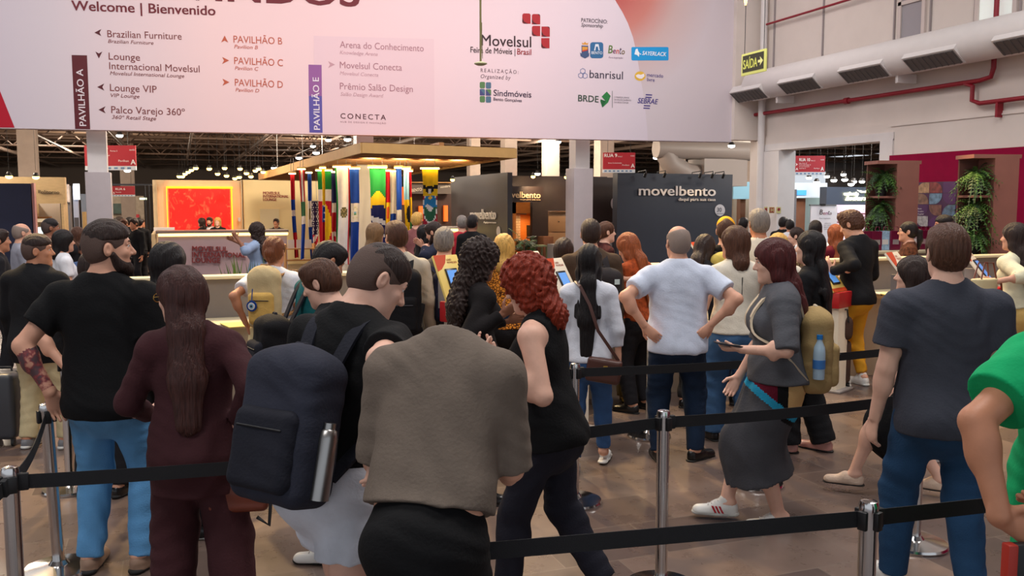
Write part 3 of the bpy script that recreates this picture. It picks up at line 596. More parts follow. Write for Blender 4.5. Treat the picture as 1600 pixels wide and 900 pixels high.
flags = [
 ('narrow red, blue and red with white star, furthest left of the row', 453.5, 460, 272, 402, 21.5, bands((0.31, Rr), (0.42, Bl), (0.5, Wh), (0.69, Bl), (1, Rr)), 3),
 ('folded white and red with green emblem, blue below, second from left', 468, 475.5, 265, 404, 20.6, lambda s, t: (Rr if s < .25 or s > .75 else Wh) if t < 0.36 else ((60, 110, 80) if t < 0.52 else (Wh if t < 0.6 else Bl)), -1),
 ('a folded blue flag with white middle, hanging beside the star-spangled flag', 480, 486, 270.5, 404, 22, lambda s, t: Bl if t < 0.33 or t > 0.62 else ((150, 140, 90) if abs(t-.47) < .06 and .3 < s < .8 else Wh), 2),
 ('white stars on navy above red and white stripes, hung low', 485.5, 497, 315, 408, 23, usa, 0),
 ('wide green, white and red with a yellow wedge', 496, 517, 267, 412, 20.2, tri, 2),
 ('narrow yellow, blue and red with small white stars', 502, 507, 263, 408, 19.6, lambda s, t: Ye if t < 0.4 else ((Wh if int(t*60) % 4 == 0 and s > .4 else Bl) if t < 0.58 else Rr), 1),
 ('a narrow navy, white and red flag tucked beside the green-edged white flag', 517, 524, 269.5, 408, 20.8, pan, 1),
 ('broad white with green edge, red edge and brown bird emblem', 523.5, 545.5, 261.5, 412, 18.9, mexico, 0),
 ('a blue, white and blue flag with a round emblem in its white band', 545.8, 560.5, 264, 412, 19.3, nicaragua, 0),
 ('a green flag with a yellow diamond and a starry dark blue disc', 577.5, 602, 262.5, 396, 18.9, brazil, 2),
 ('a red and yellow flag tucked behind the green one with the starry disc', 601.5, 609, 267.5, 396, 20, lambda s, t: Rr if t < 0.38 or t > 0.62 else ((200, 90, 50) if .3 < s < .7 and abs(t-.5) < .07 else Ye), 1),
 ('plain white with blue lower half, right of the red and yellow one', 608, 618.5, 268, 398, 20.4, bands((0.5, Wh), (1, Bl)), 1),
 ('a blue flag with a white cross band, right of the white and blue flag', 618.5, 627, 263, 396, 19.4, lambda s, t: Bl if t < 0.48 or t > 0.6 else Wh, 2),
 ('a narrow pale blue flag with a yellow middle and black triangle', 631.5, 639.5, 264.5, 396, 19.2, lambda s, t: Lb if t < 0.35 or t > 0.78 else (Bk if abs(t-.53) < .1 and s > .25+abs(t-.53)*5 else Ye), -2),
 ('a narrow red, yellow and green flag just right of the pale blue one', 639.5, 643, 268, 392, 19.8, bands((0.33, Rr), (0.62, Ye), (1, Gr)), -1),
 ('yellow with blue and green shield of a snowy mountain, furthest right', 659.5, 684, 264, 350, 18.6, city, 1),
]
def make_flag(label, u0, u1, v0, v1, D, fn, sway):
    a = P((u0+u1)/2, v0, D); W_ = (u1-u0)*D/FPX*1.02; Hh = (v1-v0)*D/FPX; th = -YAW+0.06*sway
    o = empty('hanging_flag', a, th, ('flag: '+label).replace('flag: a ', ''), 'flag', 'flags under the canopy')
    nx, nz = max(8, int(W_*34)), 56; mb = MB(); cols = []; vs = []; fs = []; mi = []; gath = 0.10
    for j in range(nz+1):
        t = j/nz
        for i in range(nx+1):
            s = i/nx; x = (s-0.5)*W_*(1-0.12*math.sin(t*2.2))+0.02*math.sin(t*5+sway)*t+0.012*sway*t
            vs.append((x, 0.035*math.sin(s*9+t*3+sway)*(0.35+0.65*t)+0.03*math.sin(t*6+sway), -t*Hh-0.01*math.sin(s*7)*t))
    for j in range(nz):
        for i in range(nx):
            c = fn((i+.5)/nx, (j+.5)/nz)
            if c not in cols: cols.append(c)
            fs.append((j*(nx+1)+i, j*(nx+1)+i+1, (j+1)*(nx+1)+i+1, (j+1)*(nx+1)+i)); mi.append(cols.index(c))
    mb.smooth = True; mb._add(vs, fs); mb.mi = mi; mb.build('flag_cloth', [fm(c) for c in cols], o)
    top = cz-0.18-a.z
    if v0 < 300:
        mb = MB(); mb.rbox((-W_/2-0.04, -0.06, 0.02), (W_/2+0.04, 0.02, 0.06), 0.01); lb = mb.build('light_bar', M_fas, o)
        MB().box((-W_/2-0.03, -0.065, -0.005), (W_/2+0.03, -0.02, 0.022)).build('led_strip', mat('flag bar led', (255, 226, 150), emit=9), lb)
    else: MB().tube([(-W_/2, 0, 0.01), (W_/2, 0, 0.01)], 0.012, 6).build('light_bar', M_steel, o)
    if top > 0.07: MB().tube([(-W_*0.3, -0.02, 0.05), (-W_*0.3, -0.02, top+0.14)], 0.006, 5).tube([(W_*0.3, -0.02, 0.05), (W_*0.3, -0.02, top+0.14)], 0.006, 5).build('hanger', M_steel, o)
for f in flags: make_flag(*f)
# ---- dark furniture stand with pale lettering
SY = 19.65
M_dark = mat('charcoal stand wall', (50, 50, 56), rough=0.5, var=0.05); M_navy = mat('blue-black stand wall', (34, 40, 54), rough=0.45, var=0.04)
M_brn = mat('dark brown stand wall', (52, 38, 34), rough=0.5, var=0.08)
SX = PY(793, 300, SY).x
st = empty('furniture_stand', (SX, SY, 0), 0, 'dark charcoal furniture stand with a lit orange doorway and pale lettering', 'stand')
def sb(name, m, parent, *boxes):
    mb = MB()
    for lo, hi in boxes: mb.box(tuple(Vector(lo)-Vector((SX, SY, 0))), tuple(Vector(hi)-Vector((SX, SY, 0))))
    return mb.build(name, m, parent)
ZT = 2.62
yb = PXx(705, 300, SX).y
swl = sb('side_wall', M_dark, st, ((SX, SY, 0), (SX+0.12, yb, ZT)))
def child_local(o, parent):                                            # keep a world-built mesh where it is under a moved root
    o.data.transform(parent.matrix_basis.inverted()); o.parent = parent; return o
L_ = letters('stand_lettering', sideplane(SX), (236, 234, 234), [('movelbento', (736, 342), (776, 342.5), 15.5, dict(bold=0.03)), ('daqui para sua casa', (757, 348.5), (776, 349), 3)], None, 0.02, off=0.03); child_local(L_, st)
mb = MB(); shape_into(mb, sideplane(SX), oval(779.5, 361.5, 3.2, 8), 0.012); child_local(mb.build('round_badge', M_white), st)
x1 = PY(965, 300, SY+1.1).x
sb('back_wall', M_brn, st, ((SX+0.12, SY+2.3, 0), (SX+0.32, SY+2.45, ZT)), ((SX+0.12, SY+2.3, 2.12), (x1+0.3, SY+2.45, ZT)), ((SX+1.55, SY+2.3, 0.0), (SX+2.0, SY+2.45, 2.12)), ((SX+2.0, SY+2.3, 1.7), (x1+0.3, SY+2.45, 2.12)))
p0, p1 = PY(793, 291, SY+1.6), PY(849, 316, SY+1.6)
sgn = sb('sign_board', M_brn, st, ((p0.x-0.3, SY+1.6, p1.z), (p1.x, SY+1.72, p0.z)))
L_ = letters('sign_lettering', facing(SY+1.6), (238, 206, 160), [('movelbento', (782, 308.5), (844, 309.5), 10, dict(bold=0.02)), ('daqui para sua casa', (812, 312.6), (844, 313), 2.2)], None, 0.02, off=0.03); child_local(L_, st)
spot('wall_fill_spot', (SX-2.6, SY+1.2, 4.2), (SX, SY+2.6, 1.6), 190, (.86, .9, 1.0), 70, .9)  # added to brighten the dim side wall and its lettering
# kitchen display inside the doorway
M_orng = mat('orange veneer', (196, 116, 44), rough=0.5, var=0.1, stretch=(1, 1, 8))
kd = empty('kitchen_display', (0, 0, 0), 0, 'orange veneered kitchen niche with tiled back inside the dark stand doorway', 'kitchen unit')
q0, q1 = PY(802, 316, SY+2.9), PY(851, 400, SY+2.9); yk = SY+2.9
MB().box((q0.x, yk+0.7, 0), (q1.x, yk+0.8, q0.z)).build('back_panel', M_orng, kd)
MB().box((q0.x, yk, 0), (q0.x+0.08, yk+0.7, q0.z)).box((q1.x-0.1, yk, 0), (q1.x, yk+0.7, q0.z)).build('side_panel', M_orng, kd)
MB().box((q0.x, yk, q0.z-0.3), (q1.x, yk+0.7, q0.z)).build('top_panel', M_orng, kd)
def tile_mat():
    m = mat('white wall tiles', (196, 178, 160), rough=0.3); nt = m.node_tree; b = nt.nodes['Principled BSDF']; br = nt.nodes.new('ShaderNodeTexBrick'); tc = nt.nodes.new('ShaderNodeTexCoord'); mp = nt.nodes.new('ShaderNodeMapping'); mp.inputs['Rotation'].default_value = (math.pi/2, 0, 0)
    nt.links.new(tc.outputs['Object'], mp.inputs[0]); nt.links.new(mp.outputs[0], br.inputs['Vector']); br.inputs['Scale'].default_value = 3.5; br.inputs['Color1'].default_value = srgb(200, 184, 166); br.inputs['Color2'].default_value = srgb(184, 166, 150); br.inputs['Mortar'].default_value = srgb(130, 112, 100); nt.links.new(br.outputs[0], b.inputs['Base Color']); return m
MB().box((q0.x+0.1, yk+0.66, 0.9), (q0.x+0.46, yk+0.69, 1.6)).build('tile_panel', tile_mat(), kd)
hd_ = MB().box((q0.x+0.1, yk+0.3, 1.6), (q0.x+0.5, yk+0.66, 1.85)).build('hood', mat('grey hood', (120, 104, 96), rough=0.4), kd)
MB().box((q0.x+0.1, yk+0.1, 0.86), (q1.x-0.1, yk+0.66, 0.9)).build('worktop', M_wood, kd)
MB().box((q1.x-0.26, yk+0.62, 1.0), (q1.x-0.12, yk+0.68, 1.3)).build('oven_door', M_black, kd)
spot('stand_spot', (q0.x+0.5, yk+0.1, q0.z-0.32), (q0.x+0.5, yk+0.5, 0.8), 40, (1, 0.62, 0.25), 130, 0.8)
# furniture to the right of the doorway
def cabinet(label, u0, u1, v0, Y, m, doors=2, dep=0.4, z0=0.0):
    a, b = PY(u0, v0, Y), PY(u1, v0, Y); o = empty('display_cabinet', ((a.x+b.x)/2, Y, z0), 0, label, 'cabinet'); W_ = (b.x-a.x); Hh = a.z-z0
    MB().box((-W_/2, 0.012, 0.0), (W_/2, dep, Hh)).build('body', m, o)
    for k in range(doors):
        h0, h1 = Hh*k/doors+0.012, Hh*(k+1)/doors-0.012
        d = MB().rbox((-W_/2+0.012, -0.012, h0), (W_/2-0.012, 0.012, h1), 0.006, 2).build('drawer', m, o)
        MB().lathe([(0.012, 0), (0.016, 0.02)], (0, -0.02, (h0+h1)/2), 10, Matrix.Rotation(math.pi/2, 4, 'X')).build('knob', M_black, d)
    return o
cabinet('small white chest of drawers beside the white-clad column', 865, 882, 382, SY+1.0, M_white, 2)
cabinet('tall pale brown cabinet at the edge of the lit doorway', 849, 865, 370, SY+1.9, M_dwood, 1)
cabinet('tall beige cabinet with dark glass seen left of the white-clad column', 856, 889, 330, SY+2.5, mat('beige veneer', (166, 128, 92), rough=0.5), 3, 0.35)
cabinet('low white shelf unit against the dark wall behind the profile woman', 953, 964.5, 372, SY+0.75, M_white, 2)
tb = empty('side_table', PY(838, 400, SY+1.6)*Vector((1, 1, 0)) if False else Vector((PY(838, 400, SY+1.6).x, SY+1.6, 0)), 0, 'slim pale green side table in front of the kitchen niche', 'table')
M_pgr = mat('pale green paint', (150, 160, 118), rough=0.6); MB().box((-0.25, -0.2, 0.8), (0.25, 0.2, 0.84)).build('tabletop', M_pgr, tb)
for x in (-0.22, 0.22):
    for y in (-0.17, 0.17): MB().box((x-0.02, y-0.02, 0), (x+0.02, y+0.02, 0.8)).build('leg', M_pgr, tb)
# dark brown return wall with a badge
rw = empty('display_wall', (0, 0, 0), 0, 'dark brown return wall with round white badge, right of the white-clad column', 'wall panel')
X2 = PY(925, 300, SY+1.3).x
MB().box((X2, SY+1.3, 0), (PY(966, 300, SY+1.3).x, SY+1.4, ZT-0.05)).build('wall_board', M_brn, rw)
mb = MB(); shape_into(mb, facing(SY+1.3), oval(958, 318, 4, 8.5), 0.012); mb.build('round_badge', M_white, rw)
mb = MB(); shape_into(mb, facing(SY+1.3), [(955, 347), (964, 347), (964, 372), (955, 372)], 0.012); mb.build('picture', mat('small poster', (130, 118, 118), rough=0.6, var=0.4, vscale=14), rw)
# big blue-black front panel
fp = empty('stand_panel', (0, 0, 0), 0, 'large blue-black stand panel with pale spotlit lettering, right of the white-clad column', 'wall panel')
mb = MB(); a, b = PY(965, 266, SY), PY(1145, 266, SY); mb.box((a.x, SY, 0), (b.x, SY+0.25, ZT+0.02)); mb.build('wall_board', M_navy, fp)
FPL = facing(SY)
letters('panel_lettering', FPL, (214, 206, 200), [('movelbento', (997, 305), (1117, 306), 16, dict(bold=0.02)), ('daqui para sua casa', (1059, 313.5), (1117, 314), 5, dict(bold=0.004))], fp, 0.03, off=0.04)
mb = MB(); shape_into(mb, FPL, oval(1124.5, 328.5, 8, 9.2), 0.012); rb = mb.build('round_badge', mat('grey badge', (176, 178, 186), rough=0.5), fp)
letters('badge_lettering', FPL, (60, 66, 80), [('30', (1119.5, 331), (1127, 331), 7), ('anos', (1119, 334.6), (1130, 334.6), 2.2)], rb, off=0.02)
for u in (1000, 1030, 1085, 1104, 1121):
    p = PY(u, 262, SY); arm = empty('panel_spotlight', (p.x, SY, ZT), 0, 'small black spotlight on an arm over the top edge of the blue-black panel', 'lamp', 'panel spotlights')
    MB().tube([(0, 0.1, 0), (0, 0.1, 0.06), (0, -0.3, 0.08), (0, -0.3, 0.0)], 0.012, 6).build('arm', M_black, arm)
    hd = MB().tube([(0, -0.3, 0.02), (0, -0.24, -0.08)], 0.035, 10).build('lamp_head', M_black, arm)
for u, pw in ((1085, 60), (1030, 18)):
    p = PY(u, 270, SY); spot('panel_spot', (p.x, SY-0.28, ZT-0.04), (p.x-0.1, SY+0.1, ZT-0.9), pw, (1, 0.72, 0.36), 95, 0.9, 0.03)
# spots along the dark stand top
for u, v in ((833, 275), (885, 276), (707, 280)):
    hang_lamp(u, v, 23.2, 0.06, M_lampy, 'small warm spotlight on the top edge of the dark furniture stand', 'stand spotlights', 0)
for u in (835, 880): spot('stand_spot', tuple(PY(u, 280, SY+1.2)), tuple(PY(u, 330, SY+2.3)), 50, (1, .7, .4), 100, 0.8)
# lounge bar seen between the flags and the dark stand
lb = empty('bar_counter', (0, 0, 0), 0, 'pale bar counter with a lit top edge in front of wooden walls behind the flags', 'counter')
YB = 22.6
mb = MB(); slab(mb, 622, 362, 724, None, YB, 0.5, 0); mb.build('front', M_cream, lb)
mb = MB(); slab(mb, 622, 355, 725, 357.5, YB-0.06, 0.6); mb.build('counter_top', M_white, lb)
mb = MB(); slab(mb, 622, 357.5, 724, 361.5, YB-0.02, 0.04); mb.build('led_strip', M_led, lb)
bw = empty('bar_wall', (0, 0, 0), 0, 'dark wooden bar wall with orange lit slots and a long sign board above', 'wall panel')
mb = MB(); slab(mb, 626, 292, 712, None, 26.5, 0.2, 0); mb.build('wall_board', mat('bar wood', (66, 40, 28), rough=0.5, var=0.2, stretch=(8, 1, 1)), bw)
for u0, u1, v0, v1 in ((655, 664, 322, 345), (694, 700, 321, 346), (629, 633, 292, 320)): slab(MB(), u0, v0, u1, v1, 26.4, 0.1).build('lit_slot', mat('orange lit slot', (226, 100, 30), emit=0.8), bw)
mb = MB(); slab(mb, 640, 286, 706, 303, 26.2, 0.2); sb_ = mb.build('sign_board', mat('bar fascia', (96, 84, 74), rough=0.5), bw)
letters('sign_lettering', facing(26.2), (226, 214, 190), [('BENTO', (643, 300), (659, 298), 5, dict(bold=0.02)), ('movelaria', (688, 294), (703, 292), 3.5)], sb_, off=0.03)
slab(MB(), 640, 284, 706, 286, 26.1, 0.3).build('wood_trim', M_wood, bw)
slab(MB(), 620, 322, 626, None, 26.4, 0.3, 0).build('post', M_dwood, bw)
# ---- hanging red street signs
M_sred = mat('sign red', (172, 32, 46), rough=0.5)
def hanging_sign(label, u0, v0, u1, v1, D, texts, strip=True):
    a, b = P(u0, v0, D), P(u1, v1, D); W_ = (u1-u0)*D/FPX; Hh = (v1-v0)*D/FPX; c = P((u0+u1)/2, v1, D)
    o = empty('hanging_sign', c, -YAW, label, 'sign'); zs = Hh*0.17 if strip else 0
    MB().box((-W_/2, -0.02, zs), (W_/2, 0.02, Hh)).build('sign_board', M_sred, o)
    if strip:
        s_ = MB().box((-W_/2, -0.02, 0), (W_/2, 0.02, zs)).build('sponsor_strip', mat('sign strip', (206, 214, 222), rough=0.5), o)
        mb = MB()
        for k in range(7): mb.box((-W_*0.45+k*W_*0.13, -0.024, zs*0.3), (-W_*0.38+k*W_*0.13, -0.02, zs*0.7))
        mb.build('sponsor_marks', mat('sign marks', (96, 130, 170), rough=0.6), s_)
    for x in (-W_*0.35, W_*0.35): MB().tube([(x, 0, Hh), (x, 0, max(5.32-c.z, Hh+0.3))], 0.006, 5).build('cable', M_black, o)
    pl_ = Plane((c.x-CA*5, c.y+SA*5), (c.x+CA*5, c.y-SA*5)); mb = MB()
    for t in texts:
        k = dict(t[4]) if len(t) > 4 else {}
        if t[0] == '^': shape_into(mb, pl_, t[1], 0.03)
        else: text_into(mb, pl_, t[0], t[1], t[2], t[3], off=0.03, **k)
    L = mb.build('sign_lettering', mat('sign white', (240, 234, 234), rough=0.5)); child_local(L, o)
    return o
B3 = dict(bold=0.035)
hanging_sign('red hanging street sign reading RUA 10 inside the side hall opening', 1241, 244, 1288, 274, 20.5,
  [('RUA 10', (1248, 252), (1265, 252), 5, B3), ('Portas 1 e 2', (1266.5, 252), (1273, 252), 2), ('movelsul', (1281.5, 250.5), (1287, 250.5), 2.4), ('Palco Varejo 10', (1248, 256), (1260, 256), 1.8), ('Premio Salao Design 15', (1248, 258.5), (1266, 258.5), 1.8), ('Arena do Conhecimento', (1248, 261), (1264, 261), 1.5), ('Pavilhao', (1271, 264), (1280, 264), 2), ('Saida Rua 9', (1248, 264), (1258, 264), 1.8),
   ('A', (1281.5, 267), (1286.5, 267), 6.5, B3), ('^', [(1242.5, 254.5), (1246, 257), (1242.5, 259.5), (1243.6, 257)]), ('A', (1242.5, 266), (1246.5, 266), 4, B3)])
hanging_sign('red hanging sign with white A above the corner of the blue-black panel', 942, 239, 992, 270, 25,
  [('RUA 9', (944, 245.5), (964, 245.5), 5.5, B3), ('Portas 3', (965, 245.5), (972, 245.5), 2), ('Pavilhao', (972, 259), (983, 259), 2.2), ('Arena Conhecimento', (950, 255.6), (971, 255.6), 2), ('movelsul', (985, 244.5), (991, 244.5), 2.6), ('A', (985.5, 262), (991.5, 262), 6.5, B3)])
hanging_sign('large red hanging street sign half hidden by the left white column', 134, 228, 213, 266, 21.5,
  [('RUA 7', (140, 237.5), (170, 237.5), 6, B3), ('Portas 3', (173, 237), (184, 237), 2.2), ('movelsul', (203, 235.5), (212, 235.5), 3), ('Lounge Internacional', (140, 244), (172, 244), 2.2), ('Pavilhao', (186, 253), (202, 253), 3.5), ('A', (205, 257), (213, 257), 8, B3), ('^', [(144, 241), (138, 246), (144, 250), (142.5, 246)])])
hanging_sign('smaller red hanging sign further down the left aisle below the large one', 174.5, 291, 211, 307, 36, [('RUA 6', (181, 297), (196, 297), 3.5, B3), ('Saida', (181, 301), (190, 301), 1.6), ('A', (177, 303), (180, 303), 3.5, B3)])
# ---- illuminated exit sign
es = empty('exit_sign', P(1178, 98, 14.6), -math.pi/2, 'yellow-green rectangular exit sign with dark field and arrow, hanging beside the big banner', 'sign')
MB().rbox((-0.215, -0.015, -0.17), (0.215, 0.015, 0.17), 0.006).build('frame', mat('exit sign yellow', (206, 206, 116), rough=0.5, emit=0.25), es)
es.scale = (1.5, 1, 1.03)
fpn = MB().box((-0.185, -0.02, -0.125), (0.185, -0.014, 0.135)).build('panel', mat('exit sign field', (52, 56, 34), rough=0.4), es)
vs, fs = text_geo('SAÍDA', 0.03); xs = [v.x for v in vs]; mb = MB(); kx = 0.25/(max(xs)-min(xs))
mb._add([(-0.17+(v.x-min(xs))*kx, -0.023, -0.07+v.y*0.2) for v in vs], fs)
mb._add([(x, -0.023, z) for x, z in ((0.09, 0.02), (0.13, 0.02), (0.125, 0.07), (0.18, 0.0), (0.125, -0.07), (0.13, -0.02), (0.09, -0.02))], [(0, 1, 2, 3, 4, 5, 6)])
mb.build('sign_lettering', mat('exit sign letters', (214, 212, 140), rough=0.5, emit=0.3), fpn)
MB().tube([(-0.17, 0, 0.17), (-0.17, 0, 4.3)], 0.005, 5).tube([(0.17, 0, 0.17), (0.17, 0, 4.3)], 0.005, 5).build('cable', M_black, es)
# thin pole with a small disc hanging before the banner
p = P(751, 100, 13.5)
dd = empty('ceiling_detector', p, 0, 'thin greenish pole with a small pale disc hanging in front of the welcome banner', 'detector')
MB().lathe([(0.01, 0.035), (0.05, 0.03), (0.095, 0.012), (0.095, 0), (0.05, -0.02), (0.0, -0.024)], n=20).build('disc', mat('pale green plastic', (190, 190, 150), rough=0.5), dd)
MB().tube([(0, 0, 0.03), (0, 0, 8.7-p.z)], 0.016, 8).tube([(0.03, 0, 0.08), (0.018, 0, 0.4), (0.02, 0, 0.6)], 0.005, 5).build('rod', mat('greenish pole', (112, 104, 62), rough=0.5), dd)
p = P(1165, 8, 15); hb = empty('ceiling_lamp', p, 0, 'narrow glowing lamp hanging at the top right beside the banner edge', 'lamp')
MB().lathe([(0.012, 0), (0.022, 0.06), (0.02, 0.2), (0.01, 0.26)], n=12).build('lamp_glass', M_lampy, hb); MB().tube([(0, 0, 0.25), (0, 0, 8.7-p.z)], 0.01, 5).build('rod', M_steel, hb)
# ---- stands at far left
ls = empty('navy_stand', (0, 0, 0), 0, 'flat navy stand wall with red base at the far left edge', 'wall panel')
YL = 22.0
mb = MB(); slab(mb, -60, 286, 53, None, YL, 0.25, 0); mb.build('wall_board', mat('navy board', (26, 34, 70), rough=0.5, var=0.05), ls)
mb = MB(); slab(mb, 52.5, 286, 54.5, None, YL-0.02, 0.3, 0); mb.build('edge_trim', mat('rosy trim', (176, 128, 130), rough=0.5), ls)
mb = MB(); slab(mb, -60, 434, 36, None, YL-0.03, 0.05, 0.0); mb.build('plinth', mat('red plinth', (120, 24, 36), rough=0.5), ls)
cs = empty('cream_stand', (0, 0, 0), 0, 'cream wooden stand with small dark lettering and a recessed niche, right of the navy wall', 'stand')
YS = 24.0; M_cs = mat('cream wood stand', (196, 170, 126), rough=0.6, var=0.08, stretch=(1, 1, 4))
mb = MB(); slab(mb, -60, 275.5, 103, 318, YS, 0.3); slab(mb, 95, 318, 103, None, YS, 0.9, 0); slab(mb, 52, 318, 56, None, YS, 0.9, 0); mb.build('front_frame', M_cs, cs)
mb = MB(); slab(mb, 54, 318, 97, None, YS+0.9, 0.1, 0); mb.build('niche_back', mat('grey niche', (170, 158, 146), rough=0.7), cs)
letters('stand_lettering', facing(YS), (60, 50, 44), [('Politorno', (60, 302), (93, 303), 5.5, dict(bold=0.01))], cs, 0.01, off=0.02)
slab(MB(), 55, 339, 77, 341, YS+0.3, 0.5).build('shelf', M_wood, cs)
slab(MB(), 57, 342, 70, 347, YS+0.5, 0.2).build('lamp_box', M_lampw if False else mat('soft lit box', (226, 206, 170), emit=0.5), cs)
scr = slab(MB(), 55, 355, 67, 369, YS+0.5, 0.05).build('screen', mat('lit screen', (206, 226, 228), emit=1.1), cs)
g = empty('grey_stand', (0, 0, 0), 0, 'slate grey stand block with lit blue-white side panels beside the left aisle', 'stand')
mb = MB(); slab(mb, 103, 290, 113, None, 25.5, 0.4, 0); mb.build('front_frame', mat('slate panel', (98, 98, 104), rough=0.6), g)
mb = MB(); slab(mb, 113, 290, 126, None, 27, 0.2, 0); mb.build('side_panel', mat('pale blue panel', (150, 160, 186), rough=0.6), g)
mb = MB(); slab(mb, 114, 287, 125, 312, 26.9, 0.06); mb.build('light_panel', mat('lit blue-white panel', (222, 232, 240), emit=1.1), g)
mb = MB(); slab(mb, 101, 288, 109, 316, 25.4, 0.06); mb.build('picture', mat('stand picture', (190, 182, 180), rough=0.5, var=0.3, vscale=8), g)
mb = MB(); slab(mb, 116, 340, 123, 355, 26.9, 0.08); mb.build('screen', M_dgrey, g)
mb = MB(); slab(mb, 126, 303, 142, None, 30, 0.3, 0); mb.build('back_panel', mat('blue grey panel', (120, 134, 156), rough=0.6), g)
mb = MB(); slab(mb, 128, 331, 138, None, 29.5, 0.2, 0); mb.build('shelf_panel', mat('golden panel', (176, 144, 92), rough=0.5, var=0.2, stretch=(9, 1, 1)), g)
dp = empty('navy_portal', (0, 0, 0), 0, 'tall narrow navy portal frame at the left end of the lounge wall', 'frame')
mb = MB(); slab(mb, 226, 289, 231, None, 32, 0.3, 0); mb.build('post', M_navy, dp); mb = MB(); slab(mb, 232, 289, 237, None, 31, 0.3, 0); mb.build('post', M_navy, dp); mb = MB(); slab(mb, 172, 287, 237, 290, 33, 0.3); mb.build('top_beam', M_navy, dp)
mb = MB(); slab(mb, 218, 309, 229, 312, 32.5, 0.2); mb.build('lit_sign', mat('green-white lit sign', (226, 240, 196), emit=2), dp)
fs_ = empty('far_stand', (0, 0, 0), 0, 'far stand with dark green picture and red panels ending the left aisle', 'stand')
mb = MB(); slab(mb, 172, 306, 228, None, 52, 0.3, 0); mb.build('wall_board', mat('far beige board', (150, 138, 122), rough=0.7, var=0.2), fs_)
mb = MB(); slab(mb, 172, 318, 196, 334, 51.8, 0.2); mb.build('picture', mat('green picture', (44, 66, 60), rough=0.5, var=0.5, vscale=3), fs_)
for u0, u1 in ((192, 196), (206, 218)): slab(MB(), u0, 335, u1, 352, 51.8, 0.2).build('red_panel', M_sred, fs_)
# ---- stands behind the opening at right
bb = empty('pale_blue_stand', (0, 0, 0), 0, 'stand with a pale blue fascia right of the blue-black panel', 'stand')
mb = MB(); slab(mb, 1146, 284, 1182, 311, 24.5, 0.3); mb.build('fascia', mat('pale blue fascia', (138, 190, 216), rough=0.5), bb)
mb = MB(); slab(mb, 1146, 311, 1182, None, 25.6, 0.2, 0); mb.build('back_panel', mat('beige back panel', (140, 130, 118), rough=0.6), bb)
mb = MB(); slab(mb, 1157, 311, 1163, None, 24.8, 0.2, 0); mb.build('door_frame', M_dwood, bb)
wb = empty('white_stand', (0, 0, 0), 0, 'white-fronted stand with wooden doors seen through the side opening', 'stand')
mb = MB(); slab(mb, 1216, 285, 1292, 309, 22.5, 0.3); mb.build('fascia', mat('white lit fascia', (214, 230, 242), rough=0.5), wb)
mb = MB(); slab(mb, 1216, 309, 1292, None, 23.6, 0.2, 0); mb.build('back_panel', mat('teal grey panel', (122, 146, 142), rough=0.6), wb)
for u0, u1 in ((1227, 1237), (1243, 1256)): slab(MB(), u0, 310, u1, None, 22.8, 0.1, 0).build('door', M_dwood, wb)
mb = MB(); slab(mb, 1238, 296, 1242, None, 22.4, 0.2, 0); mb.build('post', mat('slate panel', (98, 98, 104)), wb)
slab(MB(), 1246, 297, 1260, 305, 22.45, 0.05).build('sign', mat('blue lit sign', (70, 160, 226), emit=0.5), wb)
ms = empty('script_stand', (0, 0, 0), 0, 'dark stand with a glowing white script sign and bright pink-white shelves behind the palm', 'stand')
mb = MB(); slab(mb, 1292, 292, 1380, 320, 21.4, 0.3); fa = mb.build('fascia', mat('slate blue fascia', (56, 66, 84), rough=0.5), ms)
letters('sign_lettering', facing(21.4), (255, 250, 214), [('móveis', (1318, 305), (1340, 305), 5.5, dict(bold=0.05)), ('indera', (1320, 313), (1354, 313), 7.5, dict(bold=0.03, shear=0.3))], fa, 0.03, 3.0, 0.05)
mb = MB(); shape_into(mb, facing(21.4), [(1337, 297), (1343, 301), (1351, 301), (1353, 297), (1348, 299), (1342, 297.5)], 0.05); mb.build('leaf_mark', mat('letters 255 250 214 3.0', (255, 250, 214)), fa)
mb = MB(); slab(mb, 1300, 320, 1380, None, 22.4, 0.2, 0); bp_ = mb.build('lit_wall', mat('pink-white lit wall', (226, 206, 220), emit=0.75), ms)
for v in (333, 346): slab(MB(), 1302, v, 1378, v+2, 22.1, 0.3).build('shelf', mat('shelf rosy', (176, 120, 130), rough=0.5), bp_)
# roll-up banner
ru = empty('rollup_banner', (0, 0, 0), 0, 'white roll-up banner with coloured brush lettering and a grey paragraph', 'banner')
YR = 17.9
mb = MB(); slab(mb, 1267, 321, 1306, None, YR, 0.02, 0.08); mb.build('banner_sheet', mat('rollup white', (220, 220, 228), rough=0.6), ru)
mb = MB(); slab(mb, 1266, 319.5, 1307, 321.5, YR-0.01, 0.04); mb.build('top_rail', M_steel, ru)
a, b = PY(1266, 330, YR), PY(1307, 330, YR); MB().rbox((a.x, YR-0.08, 0), (b.x, YR+0.12, 0.09), 0.02).build('base', M_steel, ru); mb = MB(); slab(mb, 1283, 318.5, 1290, 321.5, YR-0.03, 0.06); mb.build('clip', M_black, ru)
for ch, c, x0, x1, y in (('B', (60, 40, 40), 1280, 1285, 335), ('e', (120, 40, 60), 1285.5, 1288.5, 335.4), ('n', (130, 40, 110), 1289, 1293, 335.4), ('t', (40, 30, 50), 1293.3, 1295.8, 335.4), ('o', (90, 50, 50), 1296, 1299, 335.5)):
    letters('rollup_lettering', facing(YR), c, [(ch, (x0, y), (x1, y), 8 if ch in 'Bt' else 5.5, dict(bold=0.02, shear=0.12))], ru)
